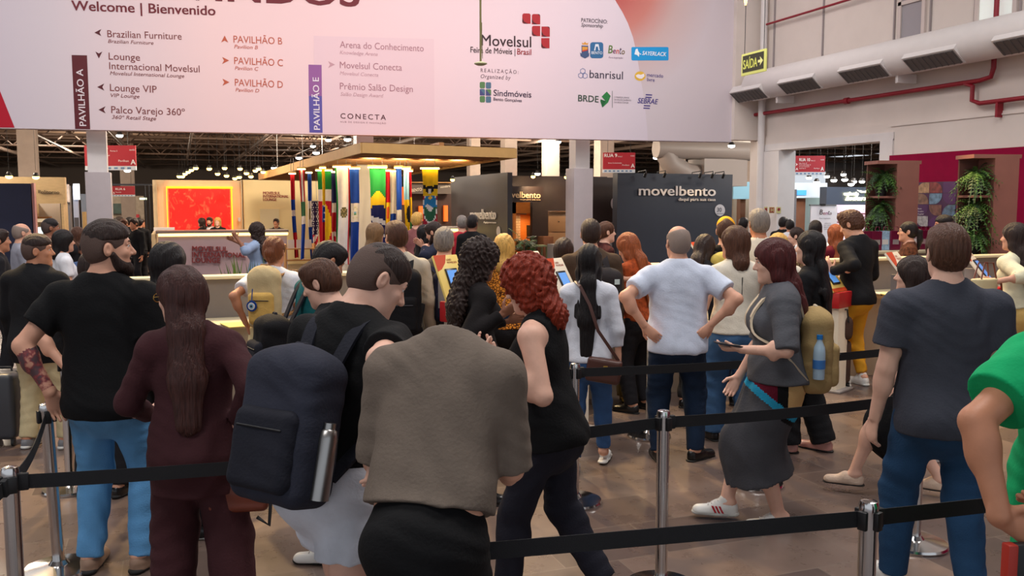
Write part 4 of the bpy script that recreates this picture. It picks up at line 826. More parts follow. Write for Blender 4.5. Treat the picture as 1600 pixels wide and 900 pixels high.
letters('rollup_lettering', facing(YR), (90, 84, 96), [('Pura inspiração', (1280, 342), (1297, 342), 2, dict(bold=0.01)), ('ESPAÇO', (1288, 350), (1297, 350), 2), ('DO TURISTA', (1287, 353), (1300, 353), 2), ('BENTO', (1287, 356), (1297, 356), 2), ('GONÇALVES', (1287, 359), (1300, 359), 2)], ru)
# wayfinding plates on the white pillar of the opening
PW = Plane((WX-0.09, OY1+0.5), (WX-0.09, OY1))
def plate(label, u0, u1, v0, v1, Y, sym):
    a, b = PY(u0, v0, Y), PY(u1, v1, Y); o = empty('safety_plate', ((a.x+b.x)/2, Y, b.z), 0, label, 'sign'); W_ = abs(b.x-a.x); Hh = a.z-b.z
    MB().box((-W_/2, -0.012, 0), (W_/2, 0.0, Hh)).build('plate', mat('plate cream', (196, 188, 128), rough=0.5), o)
    mb = MB()
    if sym == 'H': mb.box((-W_*.4, -.018, Hh*.08), (W_*.4, -.012, Hh*.92))
    elif sym == 'o': mb.lathe([(W_*0.3, 0), (W_*0.3, 0.006)], (0, -0.012, Hh*0.62), 16, Matrix.Rotation(math.pi/2, 4, 'X'))
    else: mb.box((-W_*.35, -.018, Hh*.2), (W_*.35, -.012, Hh*.8))
    f = mb.build('symbol', mat('plate red', (140, 34, 38), rough=0.5), o)
    if sym == 'H': MB().box((-W_*.24, -.022, Hh*.22), (-W_*.12, -.018, Hh*.8)).box((W_*.12, -.022, Hh*.22), (W_*.24, -.018, Hh*.8)).box((-W_*.14, -.022, Hh*.46), (W_*.14, -.018, Hh*.56)).build('symbol', mat('plate cream', (196, 188, 128)), f)
YP = OY1-0.02
plate('red safety plate with a pale letter H on the white pillar', 1201.5, 1209.5, 323.5, 333, YP, 'H'); plate('small cream safety plate with a red dot on the white pillar', 1213, 1219.5, 323.5, 333, YP, 'o'); plate('narrow red safety plate left of the letter H plate', 1194, 1198.5, 323, 333, YP, 's')
# ================================================================== REGISTRATION DESKS, KIOSKS, BARRIERS, LUGGAGE
DY = 7.76
M_desk = mat('desk grey-beige', (172, 160, 144), rough=0.5, var=0.03); M_dtop = mat('desk top', (206, 192, 160), rough=0.4); M_back = mat('desk back screen', (120, 112, 108), rough=0.6, var=0.03)
places = ['furthest left, behind the man in light jeans', 'behind the woman with the beige backpack', 'behind the man in the grey suit', 'behind the woman with the brown crossbody bag', 'behind the man in yellow trousers', 'rightmost, behind the cream-bloused woman']
xs_ = [-0.55, 1.35, 3.1, 4.85, 6.55, 8.4, 10.4]
for k in range(6):
    x0, x1 = xs_[k]+0.004, xs_[k+1]-0.004
    o = empty('registration_desk', (x0, DY, 0), 0, 'grey registration desk with raised back screen, '+places[k], 'desk', 'registration desks'); W_ = x1-x0
    MB().box((0.0, 0.03, 0), (W_, 0.40, 0.86)).build('front_panel', M_desk if k != 5 else M_back, o)
    MB().rbox((0, 0, 0.86), (W_, 0.48, 0.90), 0.006, 2).build('desk_top', M_dtop, o)
    MB().box((0, 0.48, 0), (W_, 0.54, 1.24)).build('back_screen', M_back, o)
    MB().rbox((0, 0.44, 1.24), (W_, 0.64, 1.27), 0.006, 2).build('screen_ledge', mat('pale ledge', (222, 210, 176), rough=0.4), o)
p = PY(1556, 488, DY); mb = MB(); text_into(mb, Plane((-40, DY+0.03), (40, DY+0.03)), 'ATENDIMENTO', (1522, 487.5), (1590, 486), 12, bold=0.03, off=0.008)
dl = mb.build('desk_lettering', mat('desk letters', (222, 218, 214), rough=0.6)); child_local(dl, o)
def desk_paper(label, u, v, w_, h_, m, rot=0.2, z=0.9, cat='paper', group=None):
    g = G(u, v, z); o = MB().box((-w_/2, -h_/2, 0), (w_/2, h_/2, 0.006)).build('leaflet', m); o.location = (g.x, g.y, z+0.002); o.rotation_euler = (0, 0, rot); return tag(o, label, cat, group)
M_yel = mat('yellow-lit leaflet', (232, 206, 120), rough=0.5)  # warm desk light put into the paper colour
desk_paper('yellow-lit leaflet on the desk left of the woman with the beige backpack', 372, 508, 0.22, 0.3, M_yel)
desk_paper('yellow-lit leaflet lying on the desk beside the grey-suited man', 690, 492, 0.3, 0.2, M_yel, -0.2)
desk_paper('orange-cream leaflet at the desk edge left of the grey-suited man', 655, 496, 0.16, 0.2, mat('orange leaflet', (214, 160, 80), rough=0.5), 0.3)
for k in range(5): desk_paper('loose '+('white' if k % 2 else 'yellow-lit')+' form on the desk right of the yellow trousers', 1374+k*6, 459+k*0.6, 0.2, 0.26, M_white if k % 2 else M_yel, 0.5-k*0.2, 0.9+k*0.007, 'paper', 'forms on the desk')
g = G(1382, 461, 0.91)
tag(MB().tube([(g.x-0.2, g.y-0.02, 0.915), (g.x-0.05, g.y+0.1, 0.92), (g.x+0.08, g.y-0.03, 0.917), (g.x+0.2, g.y+0.08, 0.916)], 0.007, 6).tube([(g.x-0.1, g.y-0.06, 0.917), (g.x+0.05, g.y+0.05, 0.92), (g.x+0.16, g.y-0.06, 0.917)], 0.007, 6).build('lanyard', M_black), 'black lanyard straps lying over white forms on the desk', 'lanyard')
# chair behind the desk
g = P(1375, 445, 11.4); ch = empty('office_chair', (g.x, g.y, 0), 0.5, 'chrome framed mesh chair behind the desk right of the yellow-trousered man', 'chair')
MB().rbox((-0.22, -0.22, 0.44), (0.22, 0.22, 0.5), 0.03).build('seat', M_black, ch)
mb = MB(); [mb.box((-0.2+k*0.05, 0.215, 0.62), (-0.175+k*0.05, 0.225, 1.06)) for k in range(9)]; [mb.box((-0.21, 0.213, 0.66+k*0.08), (0.22, 0.222, 0.675+k*0.08)) for k in range(5)]; mb.build('backrest', M_black, ch)
MB().tube([(-0.22, 0.2, 0.46), (-0.23, 0.24, 0.8), (-0.22, 0.24, 1.09), (0.22, 0.24, 1.09), (0.23, 0.24, 0.8), (0.22, 0.2, 0.46)], 0.014).build('back_frame', M_chrome, ch)
MB().tube([(0, 0, 0.44), (0, 0, 0.1)], 0.03).build('stem', M_chrome, ch)
for k in range(5): MB().tube([(0, 0, 0.12), (0.28*math.cos(k*1.257), 0.28*math.sin(k*1.257), 0.05), (0.28*math.cos(k*1.257), 0.28*math.sin(k*1.257), 0.0)], [0.02, 0.018, 0.024]).build('leg', M_chrome, ch)
# kiosks: slanted boards with a tablet
M_kw = mat('kiosk board', (236, 226, 206), rough=0.35); M_ko = mat('kiosk orange', (214, 76, 34), rough=0.4); M_kr = mat('kiosk red', (176, 32, 36), rough=0.4)
M_scr = mat('tablet screen', (88, 140, 206), rough=0.2, emit=0.55); M_tb = mat('tablet rim', (30, 32, 40), rough=0.3)
def kiosk(label, u, v, D, w_=0.36, h_=0.50, ang=30, tilt=38, warm=False):
    p = P(u, v, D); o = empty('registration_kiosk', (p.x, p.y, 0), math.radians(ang), label, 'kiosk')
    T = Matrix.Translation((0, 0, p.z))@Matrix.Rotation(math.radians(-tilt), 4, 'X')
    bd = MB().rbox((-w_/2, -0.012, -h_/2), (w_/2, 0.012, h_/2), 0.006, 2, T).build('slanted_board', mat('kiosk board yellow-lit', (244, 214, 120), rough=0.35) if warm else M_kw, o)  # warm boards have the yellow light put into their colour
    Q = lambda x, z: tuple(T@Vector((x*w_, -0.0135, z*h_)))
    mb = MB(); mb._add([Q(-.5, .5), Q(-.5, .18), Q(-.32, .22), Q(-.1, .34), Q(.02, .5)], [(0, 1, 2, 3, 4)]); mb._add([Q(-.5, -.5), Q(.5, -.5), Q(.5, -.42), Q(-.5, -.42)], [(0, 1, 2, 3)]); mb.build('orange_print', M_ko, bd)
    vs, fs = text_geo('LEAD\nMOVELSUL', 0.03); x0 = min(a.x for a in vs); k = 0.42*w_/(max(a.x for a in vs)-x0)
    MB()._add([tuple(T@Vector((-.02*w_+(a.x-x0)*k, -0.014, .38*h_+a.y*k)))for a in vs], fs).build('board_lettering', M_kr, bd)
    tbm = MB().rbox((-0.22*w_, -0.026, -0.34*h_), (0.26*w_, -0.012, 0.22*h_), 0.004, 2, T).build('tablet', M_tb, o)
    MB().box((-0.18*w_, -0.028, -0.30*h_), (0.22*w_, -0.026, 0.18*h_), T).build('screen', M_scr, tbm)
    mb = MB(); zb = p.z-h_*0.42
    mb.rbox((-w_*0.46, -0.10-0.12, zb-0.14), (w_*0.46, 0.12-0.10, zb+0.02), 0.01, 2); mb.build('red_tray', M_kr, o)
    MB().box((-w_*0.34, -0.20, 0.02), (w_*0.34, 0.0, zb-0.13)).build('pedestal', M_kw, o)
    MB().rbox((-w_*0.5, -0.26, 0), (w_*0.5, 0.06, 0.025), 0.008, 2).build('base', M_grey, o)
    MB().box((-0.03, 0.0, zb-0.05), (0.03, 0.04+h_*0.2, p.z)).build('bracket', M_grey, o)
    return o
kiosk('white kiosk board with tablet just above the red-haired woman', 842, 425, 9.4, 0.36, 0.52)
kiosk('orange-cornered kiosk board right of the red hair, left of the black-haired woman', 880, 442, 7.5, 0.28, 0.46, 34, 30)
kiosk('orange and yellow kiosk board between the grey suit and the curly-haired woman', 706, 438, 7.0, 0.26, 0.42, 28, 24, True)
kiosk('yellow-lit kiosk board used by the man in yellow trousers', 1290, 425, 9.12, 0.34, 0.5, 26, 40, True)
kiosk('white and orange kiosk board behind the dark-haired woman at right', 1418, 430, 9.0, 0.38, 0.56)
kiosk('white kiosk board right of the head of the man in grey tee', 1530, 420, 9.7, 0.3, 0.5)
kiosk('white kiosk board behind the bowed long-haired woman in orange', 1103, 402, 10.2, 0.3, 0.42)
# counter with product bags behind the desks, right
BX0, BX1 = PY(1340, 390, 10.0).x, PY(1484, 390, 10.0).x
bc = empty('back_counter', (BX0, 9.8, 0), 0, 'pale lit back counter between the two plant towers at right', 'counter')
MB().box((0, 0.04, 0), (BX1-BX0, 0.5, 1.2)).build('front', mat('pale counter', (196, 186, 172), rough=0.5), bc); MB().rbox((-0.03, 0, 1.2), (BX1-BX0+0.03, 0.54, 1.24), 0.006, 2).build('counter_top', M_dtop, bc)
M_pk = mat('wine gift bag', (104, 18, 52), rough=0.35, var=0.1); M_silver = mat('silver wrap', (206, 196, 200), rough=0.25, metal=0.6)
M_bl = mat('pale blue print', (150, 180, 206), rough=0.5, var=0.3, vscale=20)
n_ = 0
for ub in (1352, 1366, 1381, 1395, 1428, 1437, 1447, 1458, 1469, 1479):
    n_ += 1; o = empty('gift_bag', (PY(ub, 390, 10.05).x, 10.05+0.03*(n_ % 2), 1.242), 0, 'wine-red paper gift bag standing on the pale back counter', 'bag', 'wine-red bags on the back counter')
    mm = M_pk if n_ not in (3, 5) else (M_bl if n_ == 3 else M_silver)
    if n_ == 3: o['label'] = 'pale blue printed gift bag on the back counter beside the brown plant tower'; 
    if n_ == 5: o['label'] = 'silver wrapped gift bag on the back counter beside the ponytailed woman'
    MB().box((-0.085, -0.05, 0), (0.085, 0.05, 0.27)).build('bag_body', mm, o)
    MB().tube([(-0.04, -0.05, 0.27), (-0.03, -0.05, 0.33), (0.03, -0.05, 0.33), (0.04, -0.05, 0.27)], 0.005, 5).build('handle', M_pk, o)
    MB().box((-0.055, -0.052, 0.08), (0.055, -0.05, 0.15)).build('label_print', M_white if n_ % 2 else M_silver, o)
# picture collage on the magenta wall
XP = WX-0.055
PP = Plane((XP, 30), (XP, 0))
tl_dim = 0.78
co = empty('picture_collage', (0, 0, 0), 0, 'purple collage board of round-cornered photo tiles on the magenta wall', 'picture')
a = PXx(1436, 285, XP); b = PXx(1519, 358, XP); y0, y1, zb, zt = a.y, b.y-0.25, PXx(1436, 354, XP).z, a.z
MB().box((XP-0.04, y1, zb), (XP-0.001, y0, zt)).build('board', mat('collage purple', (62, 18, 66), rough=0.4), co)
tl = [(196, 150, 110), (160, 60, 60), (94, 30, 110), (220, 204, 190), (110, 40, 120), (150, 110, 90), (130, 170, 200), (96, 28, 108), (120, 150, 70), (104, 34, 112), (88, 30, 104), (140, 90, 80), (110, 140, 170), (92, 26, 106), (120, 96, 70), (206, 200, 200), (96, 30, 110), (80, 110, 60), (196, 190, 180), (170, 60, 60)]
ny, nz = 5, 4; sy, sz = (y0-y1)/ny, (zt-zb)/nz
for j in range(nz):
    for i in range(ny):
        Y1 = y0-i*sy; Z1 = zt-j*sz; k = (i+j) % 4; poly = rrect(0, 0, sy-0.012, sz-0.012, sz*0.85, 'abcd'[k])
        mb = MB(); mb._add([(XP-0.046, Y1-0.006-x, Z1-0.006-y) for x, y in poly], [tuple(range(len(poly)))])
        c = tuple(int(q_*tl_dim) for q_ in tl[j*ny+i]); photo = c[1] > 45
        mb.build('photo_tile', mat('collage tile %d %d %d' % c, c, rough=0.4, var=0.5 if photo else 0.05, vscale=14), co)
mb = MB()
for k in range(3): text_into(mb, PP, ('Bento', 'Gonçalves', 'Capital')[k], (1438, 327+k*4.2), (1447-(k == 0)*3, 327+k*4.2), 2.2, off=0.055)
mb.build('board_lettering', M_white, co)
# ---- plant towers
def frond(mb, base, d, L, droop, wid, n=9):
    d = Vector(d).normalized(); side = d.cross(Vector((0, 0, 1))); side = side.normalized() if side.length > .1 else Vector((1, 0, 0)); p = Vector(base); pts = []
    for i in range(n+1):
        t = i/n; pts.append(Vector(base)+d*L*t+Vector((0, 0, -droop*L*t*t)))
    for i in range(1, n):
        t = i/n; q = pts[i]; f = (pts[i+1]-pts[i]).normalized(); wl = wid*math.sin(math.pi*(t*0.85+0.1))
        for s in (-1, 1):
            tip = q+side*s*wl+f*wl*0.55+Vector((0, 0, -wl*0.35)); b2 = q+f*L/n*0.55
            mb._add([q, b2, tip], [(0, 1, 2)])
    for i in range(n):
        mb._add([pts[i]-side*0.004, pts[i]+side*0.004, pts[i+1]+side*0.002, pts[i+1]-side*0.002], [(0, 1, 2, 3)])
M_fern = [mat('fern green', (66, 104, 34), rough=0.6, var=0.25, vscale=8), mat('fern dark green', (34, 62, 26), rough=0.6, var=0.25, vscale=8)]
M_clay = mat('clay brown panel', (142, 92, 80), rough=0.65, var=0.05)
def plant_tower(label, u, D, h=2.54, seed=1):
    p = P(u, 350, D); o = empty('plant_tower', (p.x, p.y, 0), -YAW*0.75, label, 'planter'); r = random.Random(seed)
    MB().box((0.0, -0.2, 0), (0.34, 0.2, h-0.05)).build('side_board', M_clay, o)
    MB().box((-0.3, -0.2, h-0.05), (0.37, 0.22, h)).build('top_board', M_clay, o)
    MB().box((-0.27, 0.17, 0), (0.0, 0.2, h-0.05)).build('frame', mat('dark clay panel', (98, 58, 48), rough=0.7), o)
    for z in (1.0, 1.98): MB().box((-0.27, -0.18, z), (0, 0.17, z+0.03)).build('shelf', M_clay, o)
    for z in (0.45, 0.82, 1.18, 1.55, 2.0):
        pt = MB().lathe([(0.07, 0), (0.1, 0.16), (0.1, 0.18)], (-0.135, 0.0, z), 14).build('pot', M_black, o)
        mb = MB()
        for k in range(80):
            mb.m = k % 2; an = r.uniform(0, 6.283); el = r.uniform(-0.1, 0.9)
            dx_, dy_ = math.cos(an)*0.8-0.35, math.sin(an)*0.7-0.45
            frond(mb, (-0.135+r.uniform(-.04, .04), r.uniform(-.05, .03), z+0.2+r.uniform(0, .15)), (dx_, dy_, el), r.uniform(0.22, 0.40), r.uniform(0.3, 1.3), r.uniform(0.04, 0.06))
        f = mb.build('foliage', M_fern, pt); f['kind'] = 'stuff'
plant_tower('tall brown plant tower with hanging ferns, behind the head of the man in grey tee', 1536, 12.2, 2.55, 3)
plant_tower('tall brown plant tower with hanging ferns, left of the purple collage', 1388, 13.5, 2.53, 5)
# palms and grass planters
def palm(label, u, v0, v1, D, n=26, seed=2, wid=0.05, cat='plant', pot=True):
    a, b = P(u, v0, D), P(u, v1, D); o = empty('potted_palm', (a.x, a.y, 0), 0, label, cat); r = random.Random(seed); H = a.z
    if pot: MB().lathe([(0.14, 0), (0.2, 0.4), (0.21, 0.42), (0.18, 0.42)], n=18).build('pot', M_black, o)
    mb = MB(); mb.tube([(0, 0, 0.4), (0.02, 0, H*0.62)], [0.03, 0.02], 8)
    st_ = mb.build('stem', M_dwood, o); mb = MB()
    for k in range(n):
        mb.m = k % 2; an = r.uniform(0, 6.283); z = H*r.uniform(0.42, 0.66)
        frond(mb, (0, 0, z), (math.cos(an), math.sin(an), r.uniform(0.5, 1.8)), r.uniform(0.4, 0.62), r.uniform(0.1, 0.7), wid*r.uniform(.8, 1.3), 9)
    f = mb.build('foliage', M_fern, o); f['kind'] = 'stuff'
palm('leafy green palm inside the lit doorway of the dark stand', 818, 338, 395, 20.6, 34, 4, 0.11)
palm('dark spiky palm in front of the glowing shelves of the script-sign stand', 1336, 324, 380, 18.5, 30, 8, 0.10)
def grass_box(label, u0, u1, v, D, seed):
    a, b = P(u0, v, D), P(u1, v, D); o = empty('grass_planter', ((a.x+b.x)/2, (a.y+b.y)/2, 0), -YAW, label, 'planter'); W_ = (b-a).length; r = random.Random(seed)
    MB().rbox((-W_/2, -0.12, 0), (W_/2, 0.12, a.z-0.42), 0.01, 2).build('box', M_grey, o); mb = MB()
    for k in range(46):
        x = r.uniform(-W_/2, W_/2); y = r.uniform(-.08, .08); h = r.uniform(0.28, 0.6); dx_ = r.uniform(-.1, .1); z0 = a.z-0.43; mb.m = k % 2
        mb._add([(x-.012, y, z0), (x+.012, y, z0), (x+.008+dx_*.5, y, z0+h*.6), (x+dx_, y-.03, z0+h), (x-.008+dx_*.5, y, z0+h*.6)], [(0, 1, 2, 4), (4, 2, 3)])
    f = mb.build('grass_blades', [mat('grass green', (110, 140, 50), rough=0.6), MATS['fern green']], o); f['kind'] = 'stuff'
grass_box('planter of tall green grass in front of the reception counter lettering', 352, 418, 418, 10.4, 3)
grass_box('planter of tall green grass behind the grey-suited man', 658, 684, 416, 10.9, 6)
# ---- belt barriers
def stanchion(label, u, D, lean=(0, 0), rot=0.0, base=True):
    p = P(u, 500, D) if False else None
    r_, fw = ray(u, 450+ (0)); t = D; vv = 318+1.9*1400/D; q = P(u, min(vv, 1200), D)
    o = empty('barrier_post', (q.x, q.y, 0), rot, label, 'barrier post', 'chrome belt barrier posts')
    L = Matrix(((1, 0, lean[0], 0), (0, 1, lean[1], 0), (0, 0, 1, 0), (0, 0, 0, 1)))
    MB().lathe([(0.175, 0), (0.178, 0.012), (0.172, 0.024), (0.10, 0.034), (0.05, 0.040), (0.036, 0.06)], n=40).build('base', M_chrome, o)
    mb = MB(); mb.tube([tuple(L@Vector((0, 0, z))) for z in (0.03, 0.45, 0.865)], 0.0305, 20); mb.build('pole', M_chrome, o)
    mb = MB(); mb.tube([tuple(L@Vector((0, 0, z))) for z in (0.865, 0.885, 0.898, 0.902)], [0.033, 0.033, 0.028, 0.015], 20); mb.build('cap', M_chrome, o)
    mb = MB()
    for k in range(4):
        a = k*math.pi/2+0.3; c = L@Vector((0.034*math.cos(a), 0.034*math.sin(a), 0.838)); mb.rbox((-0.006, -0.016, -0.034), (0.010, 0.016, 0.03), 0.003, 2, Matrix.Translation(c)@Matrix.Rotation(a, 4, 'Z'))
    mb.build('belt_clip', M_black, o)
    o['_top'] = tuple(Vector(o.location)+L@Vector((0, 0, 0.838))); return o
M_belt = mat('black belt webbing', (16, 17, 22), rough=0.75, bump=0.2, bscale=300)
def belt(label, A, B, sag=0.02, twist=0):
    A, B = Vector(A), Vector(B); n = 16; pts = []
    d = (B-A).normalized(); A2, B2 = A+d*0.03, B-d*0.03
    for i in range(n+1):
        t = i/n; pts.append(A2.lerp(B2, t)+Vector((0, 0, -sag*4*t*(1-t))))
    mb = MB(); mb.strap(pts, (0, 0, 1), 0.056, 0.003); mb.rbox((-0.02, -0.012, -0.033), (0.02, 0.012, 0.033), 0.004, 2, Matrix.Translation(A2+d*0.012)@d.to_track_quat('X', 'Z').to_matrix().to_4x4())
    return tag(mb.build('barrier_belt', M_belt), label, 'belt')
T = lambda o: Vector(o['_top'])
sA = stanchion('chrome post at the lower left with black belts on three sides', 36, 3.34)
sBl = stanchion('leaning chrome post under the tattooed hand of the bearded man', 94, 4.5, (0, 0))
# it leans towards the man's hand
sBl_top = P(71, 632, 4.42); lx = (sBl_top-Vector(sBl.location)); LE = (lx.x/0.9, lx.y/0.9)
for c in list(sBl.children): bpy.data.objects.remove(c)
bpy.data.objects.remove(sBl); sBl = stanchion('leaning chrome post under the tattooed hand of the bearded man', 94, 4.5, LE)
sC = stanchion('chrome post half hidden behind the light jeans of the bearded man', 111, 5.82)
sD = stanchion('chrome post in front of the beige trousers of the backpack woman', 449, 6.17)
sE = stanchion('chrome post beside the white mule of the black-haired woman', 897, 5.57)
sF = stanchion('chrome post behind the left leg of the white polo man', 1014, 7.19)
sG = stanchion('tall chrome post in the middle of the clear floor, nearest to the white polo man', 1032, 4.28)
sH = stanchion('chrome post at the lower right edge, closest to the picture bottom', 1342, 2.95)
sI = stanchion('chrome post behind the legs of the man in grey tee', 1428, 4.85)
sJ = stanchion('chrome post behind the long grey skirt of the walking woman', 1182, 5.93)
sK = stanchion('chrome post by the yellow-beige trousers at the right edge', 1579, 8.4)
sL = stanchion('chrome post hidden low behind the man in the taupe top', 668, 2.62)
belt('black belt from the lower left post across the maroon trousers towards the floor post', T(sA), T(sG), 0.03)
belt('black belt running from the floor post right across the grey skirt', T(sG), T(sI), 0.015)
belt('lowest black belt crossing below the striped white shoe to the lower right post', T(sL), T(sH), 0.0)
kk = P(1720, 770, 3.45); belt('black belt leaving the lower right post across the blue jeans', T(sH), kk, 0.0)
belt('black belt sloping from the leaning post down to the lower left post', T(sA), T(sBl), 0.05)
kk = P(-140, 900, 2.7); belt('black belt leaving the lower left post through the left edge', T(sA), kk, 0.0)
kk = P(1400, 549, 6.35); belt('upper black belt from the post by the mule across the dark jeans', T(sE), kk, 0.02)
sM = stanchion('chrome post hidden behind the man in grey tee', 1440, 6.6)
belt('black belt behind the maroon suit in front of the beige trousers', P(300, 560, 5.9), T(sD), 0.01)
kk = P(1650, 486, 8.6); belt('short black belt at the right edge by the yellow-beige trousers', T(sK), kk, 0.0)
belt('black belt left of the right edge post towards the grey tee', P(1500, 492, 8.2), T(sK), 0.0)
for o in list(SC.objects):
    if '_top' in o: del o['_top']
# ---- suitcases
def suitcase(label, u, v, D, w_, d_, h_, m, rot=0.0, ribs=True, wheel=None, handle=0.0):
    q = P(u, v, D); o = empty('suitcase', (q.x, q.y, 0), rot-YAW, label, 'suitcase'); wm = wheel or M_black
    MB().rbox((-w_/2, -d_/2, 0.055), (w_/2, d_/2, h_), 0.045, 4).build('shell', m, o)
    mb = MB()
    if ribs:
        for z in (0.32, 0.36, 0.40, 0.72, 0.76, 0.80): mb.rbox((-w_*0.42, -d_/2-0.006, h_*z), (w_*0.42, -d_/2+0.01, h_*z+0.014), 0.004, 2)
        mb.build('rib', m, o)
    MB().rbox((-w_/2-0.002, -0.008, 0.06), (w_/2+0.002, 0.008, h_+0.002), 0.004, 2).build('zip_band', M_black if m is not MATS.get('gold shell') else M_gold, o)
    for x in (-w_*0.38, w_*0.38):
        for y in (-d_*0.36, d_*0.36):
            MB().lathe([(0.012, -0.012), (0.026, -0.010), (0.026, 0.010), (0.012, 0.012)], (x, y, 0.027), 16, Matrix.Rotation(math.pi/2, 4, 'Y')).box((x-0.014, y-0.014, 0.04), (x+0.014, y+0.014, 0.065)).build('wheel', wm, o)
    MB().tube([(-0.07, 0, h_-0.005), (-0.06, 0, h_+0.03), (0.06, 0, h_+0.03), (0.07, 0, h_-0.005)], 0.009, 8).build('carry_handle', M_black, o)
    if handle: MB().tube([(-0.09, d_*0.3, h_), (-0.09, d_*0.3, h_+handle), (0.09, d_*0.3, h_+handle), (0.09, d_*0.3, h_)], 0.009, 8).build('trolley_handle', wm, o)
    return o
M_gs = mat('gold shell', (150, 128, 66), rough=0.35, metal=0.5)
suitcase('champagne gold ribbed suitcase with gold wheels left of the white polo man', 994, 580, 8.5, 0.36, 0.24, 0.56, M_gs, 0, True, M_gold)
suitcase('dark grey suitcase with black wheels at the left edge by the beige trousers', 8, 640, 7.0, 0.26, 0.3, 0.58, mat('dark grey shell', (58, 60, 66), rough=0.4, var=0.05), 0.1, False, None, 0.25)
suitcase('brown soft suitcase with trolley handle beside the yellow trousers', 1306, 560, 9.15, 0.26, 0.2, 0.50, cloth('brown bag cloth', (74, 54, 46)), 0.2, False, M_black, 0.42)
q = P(1308, 500, 9.12); hb_ = empty('travel_bag', (q.x, q.y, 0.5), -YAW, 'dark brown soft bag on top of the brown suitcase by the yellow trousers', 'bag')
MB().rbox((-0.15, -0.1, 0.005), (0.15, 0.09, 0.26), 0.07, 4).build('bag_body', MATS['brown bag cloth'], hb_); MB().tube([(-0.08, -0.1, 0.2), (-0.06, -0.11, 0.33), (0.06, -0.11, 0.33), (0.08, -0.1, 0.2)], 0.01, 6).build('handle', M_black, hb_)
q = P(988, 505, 8.5); hb_ = empty('travel_bag', (q.x, q.y, 0.595), -YAW, 'black shapeless bag on top of the gold suitcase', 'bag')
MB().rbox((-0.19, -0.1, 0.0), (0.19, 0.1, 0.32), 0.09, 4).build('bag_body', cloth('black bag cloth', (24, 23, 26)), hb_); MB().tube([(-0.1, -0.1, 0.26), (-0.07, -0.12, 0.40), (0.07, -0.12, 0.40), (0.1, -0.1, 0.26)], 0.011, 6).build('handle', M_gold, hb_)
# ================================================================== PEOPLE: bodies grown as one surface from a signed distance field
def nrm(v): v = np.asarray(v, float); return v/(np.linalg.norm(v)+1e-12)
V3 = lambda *a: np.array(a, float)
def rotm(axis, deg): return np.array(Matrix.Rotation(math.radians(deg), 3, Vector(axis)))
def cone(a, b, r1, r2, k=0.03, n=None, s=1.0, flat=False):
    """tapered limb from a to b; n, s: flattened to the share s along direction n; flat: cut square at b"""
    a = np.asarray(a, float); b = np.asarray(b, float); ab = b-a; L2 = ab.dot(ab)+1e-12; L = math.sqrt(L2); R = max(r1, r2)
    nn = None if n is None else nrm(n)
    def f(X, Y, Z):
        x, y, z = X-a[0], Y-a[1], Z-a[2]; t0 = (x*ab[0]+y*ab[1]+z*ab[2])/L2; t = np.clip(t0, 0, 1)
        x, y, z = x-ab[0]*t, y-ab[1]*t, z-ab[2]*t; d2 = x*x+y*y+z*z
        if nn is not None:
            q = x*nn[0]+y*nn[1]+z*nn[2]; d2 = d2+(1/(s*s)-1)*q*q
        d = np.sqrt(np.maximum(d2, 0))-(r1+(r2-r1)*t)
        if nn is not None: d = d*(0.55+0.45*s)
        if flat: d = np.maximum(d, (t0-1)*L)
        return d
    return ('u', f, np.minimum(a, b)-R, np.maximum(a, b)+R, k)
def ell(c, r, k=0.02, R=None, op='u'):
    c = np.asarray(c, float); r = np.asarray(r, float); M = np.eye(3) if R is None else np.asarray(R); rm = r.max()
    def f(X, Y, Z):
        x, y, z = X-c[0], Y-c[1], Z-c[2]
        u = (x*M[0, 0]+y*M[1, 0]+z*M[2, 0]); v = (x*M[0, 1]+y*M[1, 1]+z*M[2, 1]); w_ = (x*M[0, 2]+y*M[1, 2]+z*M[2, 2])
        k0 = np.sqrt((u/r[0])**2+(v/r[1])**2+(w_/r[2])**2); k1 = np.sqrt((u/r[0]**2)**2+(v/r[1]**2)**2+(w_/r[2]**2)**2)
        return k0*(k0-1)/np.maximum(k1, 1e-6)
    return (op, f, c-rm, c+rm, k)
def boxp(c, h, r, k=0.02, R=None, op='u'):
    c = np.asarray(c, float); h = np.asarray(h, float); M = np.eye(3) if R is None else np.asarray(R); rm = np.linalg.norm(h)
    def f(X, Y, Z):
        x, y, z = X-c[0], Y-c[1], Z-c[2]
        q = [np.abs(x*M[0, i]+y*M[1, i]+z*M[2, i])-(h[i]-r) for i in range(3)]
        o = np.sqrt(sum(np.maximum(a, 0)**2 for a in q)); return o+np.minimum(np.maximum(q[0], np.maximum(q[1], q[2])), 0)-r
    return (op, f, c-rm, c+rm, k)
def half(p, n, k=0.01):                                              # keep the side the normal points away from
    p = np.asarray(p, float); n = nrm(n)
    return ('i', lambda X, Y, Z: (X-p[0])*n[0]+(Y-p[1])*n[1]+(Z-p[2])*n[2], None, None, k)
def noise(f): return ('n', f, None, None, 0)
